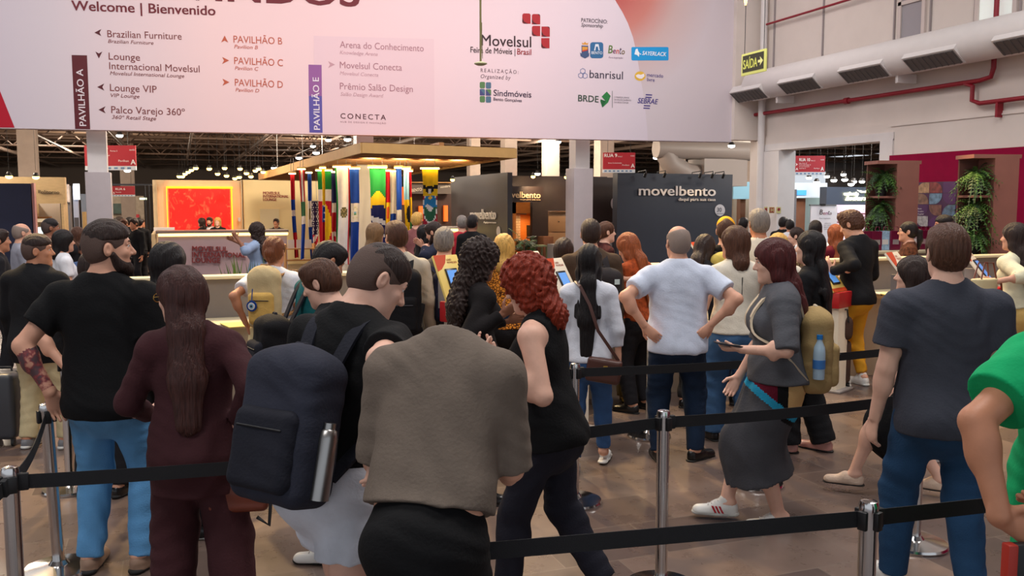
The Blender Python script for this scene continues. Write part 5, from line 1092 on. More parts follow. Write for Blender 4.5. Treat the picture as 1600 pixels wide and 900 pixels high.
def surfnet(v, lo, h):
    s = (v < 0); c = np.zeros(tuple(n-1 for n in v.shape), np.int8)
    offs = [(i, j, k) for i in (0, 1) for j in (0, 1) for k in (0, 1)]; S = c.shape
    for i, j, k in offs: c += s[i:i+S[0], j:j+S[1], k:k+S[2]]
    ids = np.argwhere((c > 0) & (c < 8)); n = len(ids)
    if n == 0: return np.zeros((0, 3)), np.zeros((0, 4), int)
    idx = -np.ones(S, np.int64); idx[ids[:, 0], ids[:, 1], ids[:, 2]] = np.arange(n)
    pos = np.zeros((n, 3)); cnt = np.zeros(n)
    for a in offs:
        for ax in range(3):
            if a[ax] == 1: continue
            b = list(a); b[ax] = 1
            va = v[ids[:, 0]+a[0], ids[:, 1]+a[1], ids[:, 2]+a[2]]; vb = v[ids[:, 0]+b[0], ids[:, 1]+b[1], ids[:, 2]+b[2]]
            m = (va < 0) != (vb < 0); t = np.where(m, va/np.where(np.abs(va-vb) < 1e-12, 1, va-vb), 0)
            q = np.tile(np.array(a, float), (n, 1)); q[:, ax] = t; pos[m] += q[m]; cnt[m] += 1
    pos = (pos/np.maximum(cnt, 1)[:, None]+ids)*h+lo
    quads = []
    for ax in range(3):
        sl0 = [slice(None)]*3; sl1 = [slice(None)]*3; sl0[ax] = slice(0, -1); sl1[ax] = slice(1, None)
        d = s[tuple(sl0)].astype(np.int8)-s[tuple(sl1)].astype(np.int8); e = np.argwhere(d != 0)
        o1, o2 = [x for x in range(3) if x != ax]
        ok = (e[:, o1] > 0) & (e[:, o2] > 0) & (e[:, o1] < S[o1]) & (e[:, o2] < S[o2]); e = e[ok]
        sg = d[e[:, 0], e[:, 1], e[:, 2]]
        def at(da, db):
            q = e.copy(); q[:, o1] += da; q[:, o2] += db; return idx[q[:, 0], q[:, 1], q[:, 2]]
        Q = np.stack([at(-1, -1), at(0, -1), at(0, 0), at(-1, 0)], 1)
        fl = (sg > 0) if ax != 1 else (sg < 0); Q[~fl] = Q[~fl][:, ::-1]; quads.append(Q)
    return pos, np.concatenate(quads)
def grow(prims, h, lo=None, hi=None):
    if lo is None:
        lo = np.min([p[2] for p in prims if p[0] == 'u'], 0)-h*2.5; hi = np.max([p[3] for p in prims if p[0] == 'u'], 0)+h*2.5
    n = np.maximum(np.ceil((hi-lo)/h).astype(int)+1, 3); g = [lo[i]+h*np.arange(n[i]) for i in range(3)]
    v = np.full(tuple(n), 0.2, np.float32)
    GX, GY, GZ = g[0][:, None, None], g[1][None, :, None], g[2][None, None, :]
    for op, f, a, b, k in prims:
        if op == 'n': v += f(GX, GY, GZ).astype(np.float32); continue
        if op == 'i':
            d = f(GX, GY, GZ); hh = np.maximum(k-np.abs(v-d), 0)/max(k, 1e-6); v = np.maximum(v, d)+hh*hh*k/4; v = v.astype(np.float32); continue
        mg = k+3*h; i0 = np.clip(np.floor((a-mg-lo)/h).astype(int), 0, n); i1 = np.clip(np.ceil((b+mg-lo)/h).astype(int)+1, 0, n)
        if np.any(i1-i0 < 1): continue
        sl = tuple(slice(i0[i], i1[i]) for i in range(3)); d = f(GX[sl[0]], GY[:, sl[1]], GZ[:, :, sl[2]]); w_ = v[sl]
        if op == 'u':
            hh = np.maximum(k-np.abs(w_-d), 0)/max(k, 1e-6); v[sl] = np.minimum(w_, d)-hh*hh*k/4
        else:
            d = -d; hh = np.maximum(k-np.abs(w_-d), 0)/max(k, 1e-6); v[sl] = np.maximum(w_, d)+hh*hh*k/4
    return surfnet(v, lo, h)
def np_mesh(name, vs, fs, m, parent=None, mi=None):
    me = bpy.data.meshes.new(name); fs = np.asarray(fs); n, q = len(fs), fs.shape[1]
    me.vertices.add(len(vs)); me.vertices.foreach_set('co', np.asarray(vs, np.float32).ravel()); me.loops.add(n*q); me.loops.foreach_set('vertex_index', fs.astype(np.int32).ravel())
    me.polygons.add(n); me.polygons.foreach_set('loop_start', np.arange(0, n*q, q, dtype=np.int32)); me.polygons.foreach_set('use_smooth', np.ones(n, bool))
    for x in (m if isinstance(m, (list, tuple)) else [m]): me.materials.append(x)
    if mi is not None: me.polygons.foreach_set('material_index', np.asarray(mi, np.int32))
    me.update(calc_edges=True); me.validate(); o = bpy.data.objects.new(name, me); COL.objects.link(o)
    if parent: o.parent = parent
    return o
def blob(name, prims, h, m, parent=None, mif=None):
    vs, fs = grow(prims, h)
    if len(fs) == 0: return None
    return np_mesh(name, vs, fs, m, parent, None if mif is None else mif(vs[fs].mean(1)))
def folds(seed, amp=0.005, fr=46, dirv=(0.3, 0.2, 1)):
    r = np.random.RandomState(seed); ph = r.rand(8)*6.28; d = nrm(dirv)
    def f(X, Y, Z):
        a = X*d[0]+Y*d[1]+Z*d[2]; w_ = np.sin(X*9+Z*5+ph[0])+np.sin(Y*11-Z*7+ph[1])+0.6*np.sin(X*17+Y*13+ph[2])
        e = 0.5+0.5*np.sin(X*7.3+ph[5])*np.sin(Z*6.1+Y*4+ph[6])
        e2 = 0.5+0.5*np.sin(X*10.1+Z*5+ph[7]+1.5*np.sin(Z*7+ph[2])); b = X*d[2]-Z*d[0]+Y*.3
        return amp*(1.25*np.sin(a*fr*.72+2.6*w_+ph[3])*e*e2+0.7*np.sin(b*fr*1.1-2.1*w_+ph[4])*(1-e)*e2+.35*np.sin(a*fr*2.2+3.1*w_)*(1-e2))
    return noise(f)
def ik(a, t, l1, l2, hint):
    a, t = np.asarray(a, float), np.asarray(t, float); d = t-a; L = np.linalg.norm(d)
    if L > (l1+l2)*0.995: t = a+d/L*(l1+l2)*0.995; d = t-a; L = np.linalg.norm(d)
    u = d/max(L, 1e-6); x = (l1*l1-l2*l2+L*L)/(2*max(L, 1e-6)); x = min(x, l1*0.999); y = math.sqrt(max(l1*l1-x*x, 0)); hv = np.asarray(hint, float); hv = hv-u*hv.dot(u); return a+u*x+nrm(hv)*y, t
def hand_prims(wr, d, n, side, s, curl):
    """wrist, finger direction, palm normal; side +1 right, -1 left"""
    d = nrm(d); n = nrm(np.asarray(n)-d*np.dot(n, d)); t = np.cross(d, n)*side; out = []
    out.append(cone(wr-d*0.01, wr+d*0.085*s, 0.027*s, 0.041*s, 0.014, n, 0.42))
    for o_, L, w_ in ((0.030, 0.072, .0088), (0.010, 0.080, .0092), (-0.011, 0.074, .0088), (-0.030, 0.057, .0078)):
        b = wr+d*0.088*s+t*o_*s; a1, a2 = curl*0.75, curl*1.9; d1 = d*math.cos(a1)+n*math.sin(a1)+t*o_*1.6; d2 = d*math.cos(a2)+n*math.sin(a2)
        m_ = b+nrm(d1)*L*0.52*s; e = m_+d2*L*0.5*s; out += [cone(b-d*0.015, m_, w_*s*1.08, w_*s, 0.006), cone(m_, e, w_*s, w_*s*0.84, 0.004)]
    b = wr+d*0.025*s+t*0.026*s; d1 = nrm(t*0.75+d*0.7+n*(0.25+curl*0.5)); m_ = b+d1*0.048*s; d2 = nrm(d*0.9+t*0.35+n*(0.2+curl*0.6)); e = m_+d2*0.036*s
    out += [cone(b, m_, 0.0135*s, 0.0108*s, 0.012), cone(m_, e, 0.0105*s, 0.0085*s, 0.004)]; return out
SKIN = {k: skinm('skin '+k, c) for k, c in dict(fair=(226, 178, 156), light=(214, 160, 134), tan=(188, 130, 100), brown=(142, 92, 68), dark=(92, 60, 46)).items()}
HAIR = {k: hairm('hair '+k, c) for k, c in dict(black=(26, 21, 22), dark=(48, 34, 30), brown=(80, 50, 36), chestnut=(66, 38, 34), copper=(112, 62, 36), auburn=(142, 74, 40), red=(134, 46, 26), wine=(76, 28, 28), blond=(206, 160, 84), grey=(126, 118, 112), light=(126, 96, 66)).items()}
M_eyew = mat('eye white', (226, 220, 214), rough=0.2); M_eyed = mat('eye iris', (44, 30, 24), rough=0.15)
M_lip = mat('lip', (170, 92, 84), rough=0.45)
PEOPLE = {}
def tattoo_skin():
    m = skinm('tattooed skin', (150, 96, 84)); nt = m.node_tree; b = nt.nodes['Principled BSDF']; N = nt.nodes.new; tc = N('ShaderNodeTexCoord'); n = N('ShaderNodeTexNoise'); n.inputs['Scale'].default_value = 22; n.inputs['Detail'].default_value = 3
    cr = N('ShaderNodeValToRGB'); e = cr.color_ramp.elements; e[0].position = .42; e[0].color = srgb(84, 62, 66); e[1].position = .60; e[1].color = srgb(196, 142, 120); x = e.new(.5); x.color = srgb(132, 58, 62)
    nt.links.new(tc.outputs['Object'], n.inputs['Vector']); nt.links.new(n.outputs[0], cr.inputs[0]); nt.links.new(cr.outputs[0], b.inputs['Base Color']); return m
def person(key, label, u, v, D, H=1.75, vt=None, tattoo=None, head=0, lean=0, twist=0, hyaw=0, hpitch=0, hroll=0, w=1.0, belly=0.0, fem=False, skin='light', hair=('short', 'dark'),
           top=None, bottom=None, shoes=None, L=None, R=None, Lh=None, Rh=None, feet=None, curlL=0.5, curlR=0.5, palmL=None, palmR=None, fdL=None, fdR=None, face=True, beard=None, glasses=False, extra=None, side=0, seat=None, group=None, det=None, armr=1.0, neckv=None):
    if vt is not None: H = (CAMH-(vt-HORIZ)*D/FPX)*1.0
    q = P(u, v, D); s = H/1.75; vox = det or min(max(D*0.0017, 0.0062), 0.014); hv = min(max(D*0.00085, 0.0038), 0.009); sd = sum(map(ord, key)) % 997
    rz = -(YAW+math.radians(head)); pos = Vector((q.x, q.y, 0)); Wm = Matrix.Translation(pos)@Matrix.Rotation(rz, 4, 'Z'); Wi = Wm.inverted()
    def loc(p):
        if p is None: return None
        if len(p) == 4 and p[0] == 'px': return np.array(Wi@P(*p[1:]))
        return np.array(p, float)*V3(1, 1, 1)
    # ---- skeleton (faces +y, right is +x)
    hipz = (0.93*s if seat is None else seat); P0 = V3(0, 0, hipz); Rb = rotm((1, 0, 0), -lean)@rotm((0, 1, 0), side); Rt = Rb@rotm((0, 0, 1), -twist)
    up = Rb@V3(0, 0, 1); rt = Rt@V3(1, 0, 0); fw = Rt@V3(0, 1, 0); shw = (0.168 if fem else 0.19)*s*(0.25+0.75*w)
    waist = P0+up*0.14*s; chest = P0+up*0.33*s; nb = P0+up*0.515*s-fw*0.015*s; shz = P0+up*0.455*s-fw*0.01*s
    SH = {1: shz+rt*shw, -1: shz-rt*shw}
    Hy = Rt@rotm((0, 0, 1), -hyaw)@rotm((1, 0, 0), -hpitch+lean*0.6)@rotm((0, 1, 0), hroll); hs = 1.05*s*(0.96 if fem else 1.0)
    nk = nb+up*0.055*s+(Hy@V3(0, 1, 0))*0.012 if neckv is None else nb+fw*neckv[0]*s+up*neckv[1]*s; hc = nk+Hy@V3(0, 0.022, 0.125)*hs
    hp = lambda x, y, z: hc+Hy@(V3(x, y, z)*hs)
    HIP = {1: P0+V3(0.088*s*w, 0, -0.03*s), -1: P0+V3(-0.088*s*w, 0, -0.03*s)}
    F = {-1: (-0.11*w, 0.0, 0, -8), 1: (0.11*w, 0.0, 0, 8)}
    if feet: F = {-1: tuple(feet[0])+(0,)*(4-len(feet[0])), 1: tuple(feet[1])+(0,)*(4-len(feet[1]))}
    AN, KN, TO = {}, {}, {}
    for k in (-1, 1):
        x, y, z, ya = F[k]; td = rotm((0, 0, 1), -ya)@V3(0, 1, 0); TO[k] = td
        kn, an = ik(HIP[k], V3(x, y, 0.085*s+z), 0.425*s, 0.415*s, V3(k*0.12, 1, 0.05)+td*0.3); KN[k], AN[k] = kn, an
    EL, WR, FD = {}, {}, {}
    for k, tg, ht in ((-1, L, Lh), (1, R, Rh)):
        t = loc(tg)
        if t is None: t = SH[k]+V3(k*0.07, 0.05, -0.545*s)+fw*0.03
        hint = loc(ht) if ht is not None else V3(k*0.35, -1, -0.15)
        EL[k], WR[k] = ik(SH[k], t, 0.285*s, 0.255*s, hint); FD[k] = nrm(WR[k]-EL[k])
    ar = armr*s*(0.86 if fem else 1.0)*(0.6+0.4*w)
    # ---- body
    tw = w*s; bel = belly
    def torso(off=0.0, k=0.05, hem=None):
        o = off; n = fw; lo_ = 0.012 if off > 0.004 else 0.0
        ps = [cone(P0-up*0.05*s, P0+up*0.05*s, (0.162 if fem else 0.150)*tw+o+lo_, (0.160 if fem else 0.152)*tw+o+lo_+bel*0.4, k, n, 0.74),
              cone(P0+up*0.05*s, waist+up*0.05*s, (0.150 if fem else 0.150)*tw+o+bel*0.5, (0.126 if fem else 0.146)*tw+o+bel*0.5, k, n, 0.70),
              cone(waist+up*0.03*s, chest+up*0.03*s, (0.124 if fem else 0.146)*tw+o+bel*0.5, (0.148 if fem else 0.168)*tw+o, k, n, 0.66),
              cone(chest+up*0.02*s, shz-up*0.03*s, (0.148 if fem else 0.168)*tw+o, (0.13 if fem else 0.15)*tw+o, k, n, 0.62),
              cone(shz-rt*shw*0.9+up*0.0*s, shz+rt*shw*0.9, 0.058*s+o, 0.058*s+o, k*0.8),
              cone(shz-rt*shw*0.5+up*0.02*s, nb+up*0.02*s, 0.052*s+o, 0.056*s+o*0.6, k*0.8), cone(shz+rt*shw*0.5+up*0.02*s, nb+up*0.02*s, 0.052*s+o, 0.056*s+o*0.6, k*0.8),
              ell(P0-fw*0.055*s-up*0.06*s, V3(0.155*tw+o+lo_, 0.10*tw+o+lo_*1.4, 0.115*s+o+lo_), k)]
        if bel > 0: ps.append(ell(waist+fw*(0.05+bel*0.6)-up*0.03*s, V3(0.14*tw+o+bel*.4, 0.10*s+o+bel, 0.15*s+o), k))
        if fem:
            for q_ in (-1, 1): ps.append(ell(chest+rt*q_*0.075*s+fw*(0.075*s*w)+up*0.005, V3(0.068, 0.062, 0.068)*s*w+o*0.7, 0.05))
        return ps
    def leg(k, o1, o2, o3, kk=0.04, upto=1.0):
        kn, an, h = KN[k], AN[k], HIP[k]; e = kn+(an-kn)*upto; wl = 0.55+0.45*w
        return [cone(h, kn, 0.088*s*wl+o1, 0.058*s*wl+o2, kk), cone(kn, e, 0.057*s*wl+o2, 0.037*s*wl*(1.15-0.15*upto)+o3, 0.03), ell(kn+(an-kn)*0.3-nrm(np.cross(V3(1, 0, 0), an-kn))*-0.012, V3(0.050, 0.052, 0.10)*s*wl+o2*0.9, 0.03)]
    def arm(k, o1=0.0, o2=0.0, kk=0.03): return [cone(SH[k], EL[k], 0.050*ar+o1, 0.041*ar+o1, kk), cone(EL[k], WR[k], 0.040*ar+o2, 0.0265*ar+o2, 0.02), ell(EL[k]+(WR[k]-EL[k])*0.28, V3(0.043, 0.043, 0.07)*ar+o2, 0.02)]
    fr = 1.0
    head_p = [cone(nb+up*0.0, nk+Hy@V3(0, -0.004, 0.06)*hs, 0.060*s*(0.88 if fem else 1.06), 0.052*s*(0.88 if fem else 1.06), 0.03),
              ell(hp(0, -0.012, 0.032), V3(0.074, 0.096, 0.088)*hs, 0.02, Hy), ell(hp(0, 0.03, -0.035), V3(0.060, 0.064, 0.088)*hs, 0.03, Hy),
              ell(hp(0, 0.038, -0.078), V3(0.044, 0.046, 0.040)*hs, 0.03, Hy), ell(hp(0, 0.078, -0.104), V3(0.021, 0.016, 0.016)*hs, 0.03, Hy)]
    if face:
        head_p += [cone(hp(0, 0.086, 0.012), hp(0, 0.108, -0.024), 0.0085*hs, 0.0125*hs, 0.014), ell(hp(0.013, 0.095, -0.029), V3(.009, .009, .007)*hs, 0.008, Hy), ell(hp(-0.013, 0.095, -0.029), V3(.009, .009, .007)*hs, 0.008, Hy),
                   cone(hp(-.034, .076, .030), hp(.034, .076, .030), .012*hs, .012*hs, .02), ell(hp(.036, .066, -.022), V3(.022, .018, .020)*hs, .02, Hy), ell(hp(-.036, .066, -.022), V3(.022, .018, .020)*hs, .02, Hy),
                   ell(hp(.031, .096, .010), V3(.016, .013, .010)*hs, .012, Hy, 's'), ell(hp(-.031, .096, .010), V3(.016, .013, .010)*hs, .012, Hy, 's'),
                   cone(hp(.019, .087, .0185), hp(.045, .079, .0175), .0052*hs, .0045*hs, .006), cone(hp(-.019, .087, .0185), hp(-.045, .079, .0175), .0052*hs, .0045*hs, .006), cone(hp(.020, .084, .001), hp(.043, .077, .002), .0045*hs, .004*hs, .006), cone(hp(-.020, .084, .001), hp(-.043, .077, .002), .0045*hs, .004*hs, .006),
                   cone(hp(-.018, .083, -.058), hp(.018, .083, -.058), .007*hs, .007*hs, .008), cone(hp(-.016, .081, -.069), hp(.016, .081, -.069), .0075*hs, .0075*hs, .008), cone(hp(-.022, .094, -.0635), hp(.022, .094, -.0635), .003*hs, .003*hs, .004) if False else cone(hp(0, .07, -.06), hp(0, .071, -.06), .01, .01, .01)]
    for k in (-1, 1):
        head_p += [ell(hp(k*0.077, -0.008, -0.006), V3(.010, .020, .031)*hs, .008, Hy@rotm((0, 0, 1), k*22)), ell(hp(k*0.087, -0.004, -0.002), V3(.006, .010, .016)*hs, .006, Hy, 's')]
    body = torso(0.0)+leg(-1, 0, 0, 0)+leg(1, 0, 0, 0)+arm(-1)+arm(1)+head_p
    for k in (-1, 1):
        body += [cone(AN[k]-TO[k]*0.03*s, AN[k]+TO[k]*0.11*s-V3(0, 0, 0.045*s), 0.036*s, 0.030*s, 0.03, (0, 0, 1), 0.75), cone(AN[k]+TO[k]*0.10*s-V3(0, 0, 0.05*s), AN[k]+TO[k]*0.165*s-V3(0, 0, 0.058*s), 0.032*s, 0.024*s, 0.02, (0, 0, 1), 0.6)]
    hsz = s*(0.92 if fem else 1.02); HB = {}
    for k, pl_, fd, cu in ((-1, palmL, fdL, curlL), (1, palmR, fdR, curlR)):
        n = loc(pl_) if pl_ is not None else V3(-k, 0.25, 0); d = loc(fd) if fd is not None else FD[k]; hpz = hand_prims(WR[k], d, n, k, hsz, cu); body += hpz; HB[k] = (WR[k], d, n)
    vs, fs = grow(body, vox*1.35); boxes = []
    c = hc+V3(0, 0, -0.035); boxes.append((c-0.19*s, c+0.185*s, hv))
    for k in (-1, 1): c = WR[k]+nrm(HB[k][1])*0.075; boxes.append((c-0.15, c+0.15, min(hv, 0.006)))
    keep = np.ones(len(fs), bool); cen = vs[fs].mean(1); VV, FF, off = [], [], 0
    for i, (a, b, h) in enumerate(boxes):
        keep &= ~np.all((cen > a+vox*1.1) & (cen < b-vox*1.1), 1)
        v2, f2 = grow(body, h, a, b)
        if len(f2):
            c2 = v2[f2].mean(1); kk = np.ones(len(f2), bool)
            for (a2, b2, _) in boxes[:i]: kk &= ~np.all((c2 > a2+vox) & (c2 < b2-vox), 1)
            VV.append(v2); FF.append(f2[kk]+len(vs)+off); off += len(v2)
    vs2 = np.concatenate([vs]+VV); fs2 = np.concatenate([fs[keep]]+FF)
    bmi = None; bmats = SKIN[skin]
    if tattoo:
        A, B = EL[tattoo], WR[tattoo]; cc = vs2[fs2].mean(1)-A; ab = B-A; t_ = np.clip(cc@ab/ab.dot(ab), 0, 1); dd = np.linalg.norm(cc-t_[:, None]*ab, axis=1)
        bmi = ((dd < .075) & (t_ > .12) & (t_ < .93)).astype(int); bmats = [SKIN[skin], tattoo_skin()]
    o = np_mesh('person', vs2, fs2, bmats, None, bmi); o.location = pos; o.rotation_euler = (0, 0, rz); tag(o, label, 'person', group)
    # ---- face details
    if face:
        for k in (-1, 1):
            e = MB(); c_ = hp(k*.031, .0765, .010)
            e.lathe([(0.0115*hs*math.sin(math.pi*i/10)+1e-5, 0.0115*hs*math.cos(math.pi*i/10)) for i in range(11)], tuple(c_), 12); eo = e.build('eye', M_eyew, o)
            i_ = MB(); c2 = hp(k*.031, .0842, .010); i_.lathe([(0.006*hs*math.sin(math.pi*i/6)+1e-5, 0.006*hs*math.cos(math.pi*i/6)*0.8) for i in range(7)], tuple(c2), 10); i_.build('iris', M_eyed, eo)
        bl_ = []
        for k in (-1, 1): bl_.append(cone(hp(k*.014, .094, .030), hp(k*.046, .084, .033), .0042*hs, .0032*hs, .003))
        blob('eyebrow', bl_, min(hv, .004), HAIR.get(hair[1], HAIR['dark']) if hair[1] not in ('blond', 'grey') else HAIR['light'], o)
        blob('lips', [cone(hp(-.019, .0855, -.059), hp(.019, .0855, -.059), .0058*hs, .0058*hs, .004), cone(hp(-.015, .0845, -.069), hp(.015, .0845, -.069), .0062*hs, .0062*hs, .004)], min(hv, .004), M_lip if fem else mat('lip dull', (176, 112, 96), rough=0.5), o)
    if beard:
        blob('beard', [ell(hp(0, .036, -.078), V3(.053, .061, .050)*hs, .02, Hy), ell(hp(0, .080, -.108), V3(.032, .026, .026)*hs, .03, Hy), cone(hp(-.062, .012, -.03), hp(-.040, .045, -.085), .017, .022, .03), cone(hp(.062, .012, -.03), hp(.040, .045, -.085), .017, .022, .03), cone(hp(-.022, .091, -.049), hp(.022, .091, -.049), .0085, .0085, .008), ell(hp(0, .10, -.063), V3(.022, .02, .011)*hs, .004, Hy, 's')], hv, HAIR[beard], o)
    if glasses:
        g = MB()
        for k in (-1, 1):
            ctr = hp(k*.033, .103, .008); g.tube([tuple(ctr+Hy@(V3(.024*math.cos(a_), 0, .019*math.sin(a_))*hs)) for a_ in np.linspace(0, 6.283, 15)[:-1]], 0.0018, 6, closed=True)
            g.tube([tuple(hp(k*.057, .102, .012)), tuple(hp(k*.078, .05, .012)), tuple(hp(k*.083, -.01, .008))], 0.0018, 6)
        g.tube([tuple(hp(-.009, .105, .010)), tuple(hp(.009, .105, .010))], 0.0018, 6); g.build('glasses', M_gold if glasses == 'gold' else M_black, o)
    # ---- hair
    st, hcname = hair[0], hair[1]; hm = HAIR[hcname]; hh = hv*1.1
    def strands(amp=0.003, fq=260): return noise(lambda X, Y, Z: amp*np.sin(((X-hc[0])*Hy[0, 0]+(Y-hc[1])*Hy[1, 0])*fq+1.1*np.sin(Z*10+Y*8)+1.5*np.sin((Y-hc[1])*38))*(0.6+0.4*np.sin((X-hc[0])*97+Z*6)))
    facecut = [ell(hp(0, .105, -.045), V3(.066, .062, .098)*hs, .012, Hy, 's')]
    cap = lambda o1, o2=0.0: [ell(hp(0, -.014, .034), V3(.076, .099, .092)*hs+o1, .02, Hy), ell(hp(0, -.045, -.012), V3(.070, .062, .070)*hs+o1*0.7+o2, .03, Hy)]
    low = lambda z: half(hp(0, 0, z), Hy@V3(0, 0.35, -1), .02)
    ears = [ell(hp(k*.083, -.004, -.012), V3(.022, .026, .040)*hs, .012, Hy, 's') for k in (-1, 1)]
    if st == 'short': blob('hair', cap(.010)+[ell(hp(0, .045, .088), V3(.06, .05, .034)*hs, .03, Hy), strands(.0025)]+facecut+ears+[low(-.055)], hh, hm, o)
    elif st == 'messy': blob('hair', cap(.016)+[ell(hp(.0, .04, .10), V3(.07, .06, .045)*hs, .03, Hy), noise(lambda X, Y, Z: .006*np.sin(X*140+2.5*np.sin(Z*60))*np.sin(Y*120+Z*90+2*np.sin(X*50)))]+facecut+ears+[low(-.06)], hh, hm, o)
    elif st in ('fade', 'buzz', 'bald'):
        sm_ = mat('stubble '+hcname, {'dark': (84, 63, 55), 'black': (72, 55, 50), 'grey': (150, 126, 112)}.get(hcname, (110, 84, 70)), rough=0.7, bump=0.4, bscale=300)
        blob('hair_sides', cap(.0035)+facecut+ears+[low(-.058)], hh, sm_ if st != 'bald' else HAIR['grey'], o) if st != 'bald' else blob('hair_sides', cap(.004)+facecut+ears+[low(-.055), ell(hp(0, .03, .105), V3(.072, .10, .055)*hs, .03, Hy, 's')], hh, mat('grey stubble', (140, 122, 112), rough=0.7, bump=0.4, bscale=300), o)
        if st != 'bald': blob('hair', [ell(hp(0, -.006, .050), V3(.0745, .098, .080)*hs+(.008 if st == 'fade' else .0045), .02, Hy), strands(.002)]+facecut+[half(hp(0, 0, .022 if st == 'fade' else -.012), Hy@V3(0, .22, -1), .03)], hh, hm, o)
    elif st in ('long', 'straight', 'pony', 'bun', 'bob', 'curly', 'updo'):
        vol = {'curly': .034, 'bob': .020, 'long': .018, 'straight': .012, 'pony': .010, 'bun': .010, 'updo': .012}[st]; ln = hair[2] if len(hair) > 2 else {'long': .42, 'straight': .5, 'bob': .10, 'curly': .2}.get(st, 0); ps = cap(vol)
        back = -fw; up_ = up
        if st in ('long', 'straight', 'bob', 'curly'):
            wv = {'curly': .085, 'bob': .070, 'long': .066, 'straight': .056}[st]*hs
            a = hp(0, -.055, -.02); b = nb+up_*(.02 if st != 'bob' else .03)+back*.075*s; ps += [cone(hp(0, -.05, .02), a, wv, wv, .03, Hy@V3(0, 1, 0), .85), cone(a, b, wv, wv*1.02, .03, fw, .62)]
            for k in (-1, 1): ps += [cone(hp(k*.062, -.012, .03), hp(k*.066, -.005, -.09), .026*hs+vol*.4, .024*hs+vol*.5, .03)]
            if ln > .12:
                c_ = nb-up_*(ln*0.45)+back*(.118*s); e = nb-up_*ln*0.9+back*(.136*s); sp = wv*(1.15 if st != 'curly' else 1.35)
                ps += [cone(b, c_, wv*1.02, sp, .03, fw, .5), cone(c_, e, sp, sp*.72, .03, fw, .36)]
                for k in (-1, 1): ps += [cone(hp(k*.066, -.02, -.08), nb-up_*ln*.4+back*.07*s+rt*k*.07, .022+vol*.6, .024, .03)]
        if st == 'pony':
            a = hp(0, -.10, .02); ps += [cone(a, hp(0, -.145, .0), .022, .03, .01), cone(hp(0, -.145, 0), hp(0, -.15, -.10), .032, .034, .02), cone(hp(0, -.15, -.10), hp(.0, -.135, -.22), .034, .014, .02)]
        if st in ('bun', 'updo'): ps += [ell(hp(0, -.115, .045 if st == 'bun' else .0), V3(.042, .036, .040)*hs, .012, Hy), cone(hp(0, -.10, -.03), hp(0, -.085, -.075), .034, .026, .03)]
        nz_ = strands(.0035, 200) if st != 'curly' else noise(lambda X, Y, Z: .0065*np.sin(X*135+2.4*np.sin(Z*41)+1.5*np.sin(Y*60))*np.sin(Z*118+2*np.sin(X*53+Y*47))+.0045*np.sin(Y*170+Z*90+2*np.sin(X*70)))
        fcut = [ell(hp(0, .104, -.050), V3(.064, .070, .108)*hs, .012, Hy, 's'), cone(hp(0, .03, -.10), hp(0, .09, -.2), .05, .06, .01)] if True else []
        fcut = [fcut[0], ('s',)+fcut[1][1:]]
        blob('hair', ps+[nz_]+fcut+(ears if st in ('pony', 'bun', 'updo') else [])+([low(-.055)] if st in ('updo',) else []), hh, hm, o)
    elif st == 'cap':
        blob('hair', cap(.006)+facecut+ears+[low(-.055)], hh, hm, o); cm = cloth('cap yellow', (226, 164, 30))
        cp = blob('cap', [ell(hp(0, -.010, .045), V3(.081, .103, .088)*hs, .02, Hy), half(hp(0, 0, .020), Hy@V3(0, -.15, -1), .006)], hh, cm, o)
        blob('cap_brim', [cone(hp(-.04, .09, .03), hp(.04, .09, .03), .035*hs, .035*hs, .02, Hy@V3(0, .3, 1), .14), cone(hp(-.025, .13, .022), hp(.025, .13, .022), .035*hs, .035*hs, .02, Hy@V3(0, .3, 1), .14)], hh*.8, cm, cp)
    # ---- clothes
    hem_z = None
    if bottom:
        st, bm_ = bottom['style'], bottom['mat']; o1 = bottom.get('off', .012); hw = P0+up*bottom.get('rise', .05)*s
        if st == 'skirt':
            hz = bottom.get('hem', .3); mid = (AN[1]+AN[-1])/2; bt = V3(mid[0]*.7, mid[1]*.7, hz); flare = bottom.get('flare', .24); kz = KN[1]*.5+KN[-1]*.5
            ps = [cone(hw, P0-up*.06*s, .135*tw+o1+bel*.5, .168*tw+o1+bel*.4, .05, fw, .78), cone(P0-up*.06*s, V3(kz[0], kz[1], kz[2]), .168*tw+o1+bel*.4, flare*.92, .05, fw, .8), cone(V3(kz[0], kz[1], kz[2]), bt, flare*.92, flare, .04, fw, .85, True)]
            ps += [half(hw, up, .006), folds(sd, .010, 30, (1, .4, .02))]
            blob('skirt', ps, vox, bm_, o, bottom.get('mif'))
        else:
            upto = {'trousers': 1.0, 'wide': 1.03, 'jeans': 1.02, 'cargo': .97, 'shorts': -1, 'slim': .90}[st]; wd = {'wide': .05, 'cargo': .03, 'jeans': .018, 'trousers': .022, 'slim': .008, 'shorts': .05}[st]
            ps = [cone(P0-up*.07*s, hw, (0.158 if fem else .150)*tw+o1, .148*tw+o1*.8+bel*.4, .05, fw, .74), ell(P0-fw*.06*s-up*.06*s, V3(.155*tw+o1, .105*tw+o1, .12*s+o1), .05)]
            for k in (-1, 1):
                if st == 'shorts':
                    kn = HIP[k]+(KN[k]-HIP[k])*bottom.get('len', .85); ps += [cone(HIP[k], kn, .094*s+o1, .092*s+o1, .035, None, 1, True)]
                else:
                    kn, an = KN[k], AN[k]; e = kn+(an-kn)*upto; wl = 0.55+0.45*w
                    ps += [cone(HIP[k], kn, .092*s*wl+o1, .062*s*wl+o1*.8+wd*.6, .035), cone(kn, e, .062*s*wl+o1*.8+wd*.6, .046*s+wd, .03, None, 1, True), ell(KN[k]+(AN[k]-KN[k])*.28+V3(0, -.012, 0), V3(.054, .054, .10)*s*wl+wd*.5, .03)]
            ps += [half(hw, up, .006), folds(sd, .0055, 46, (.25, .3, 1))]
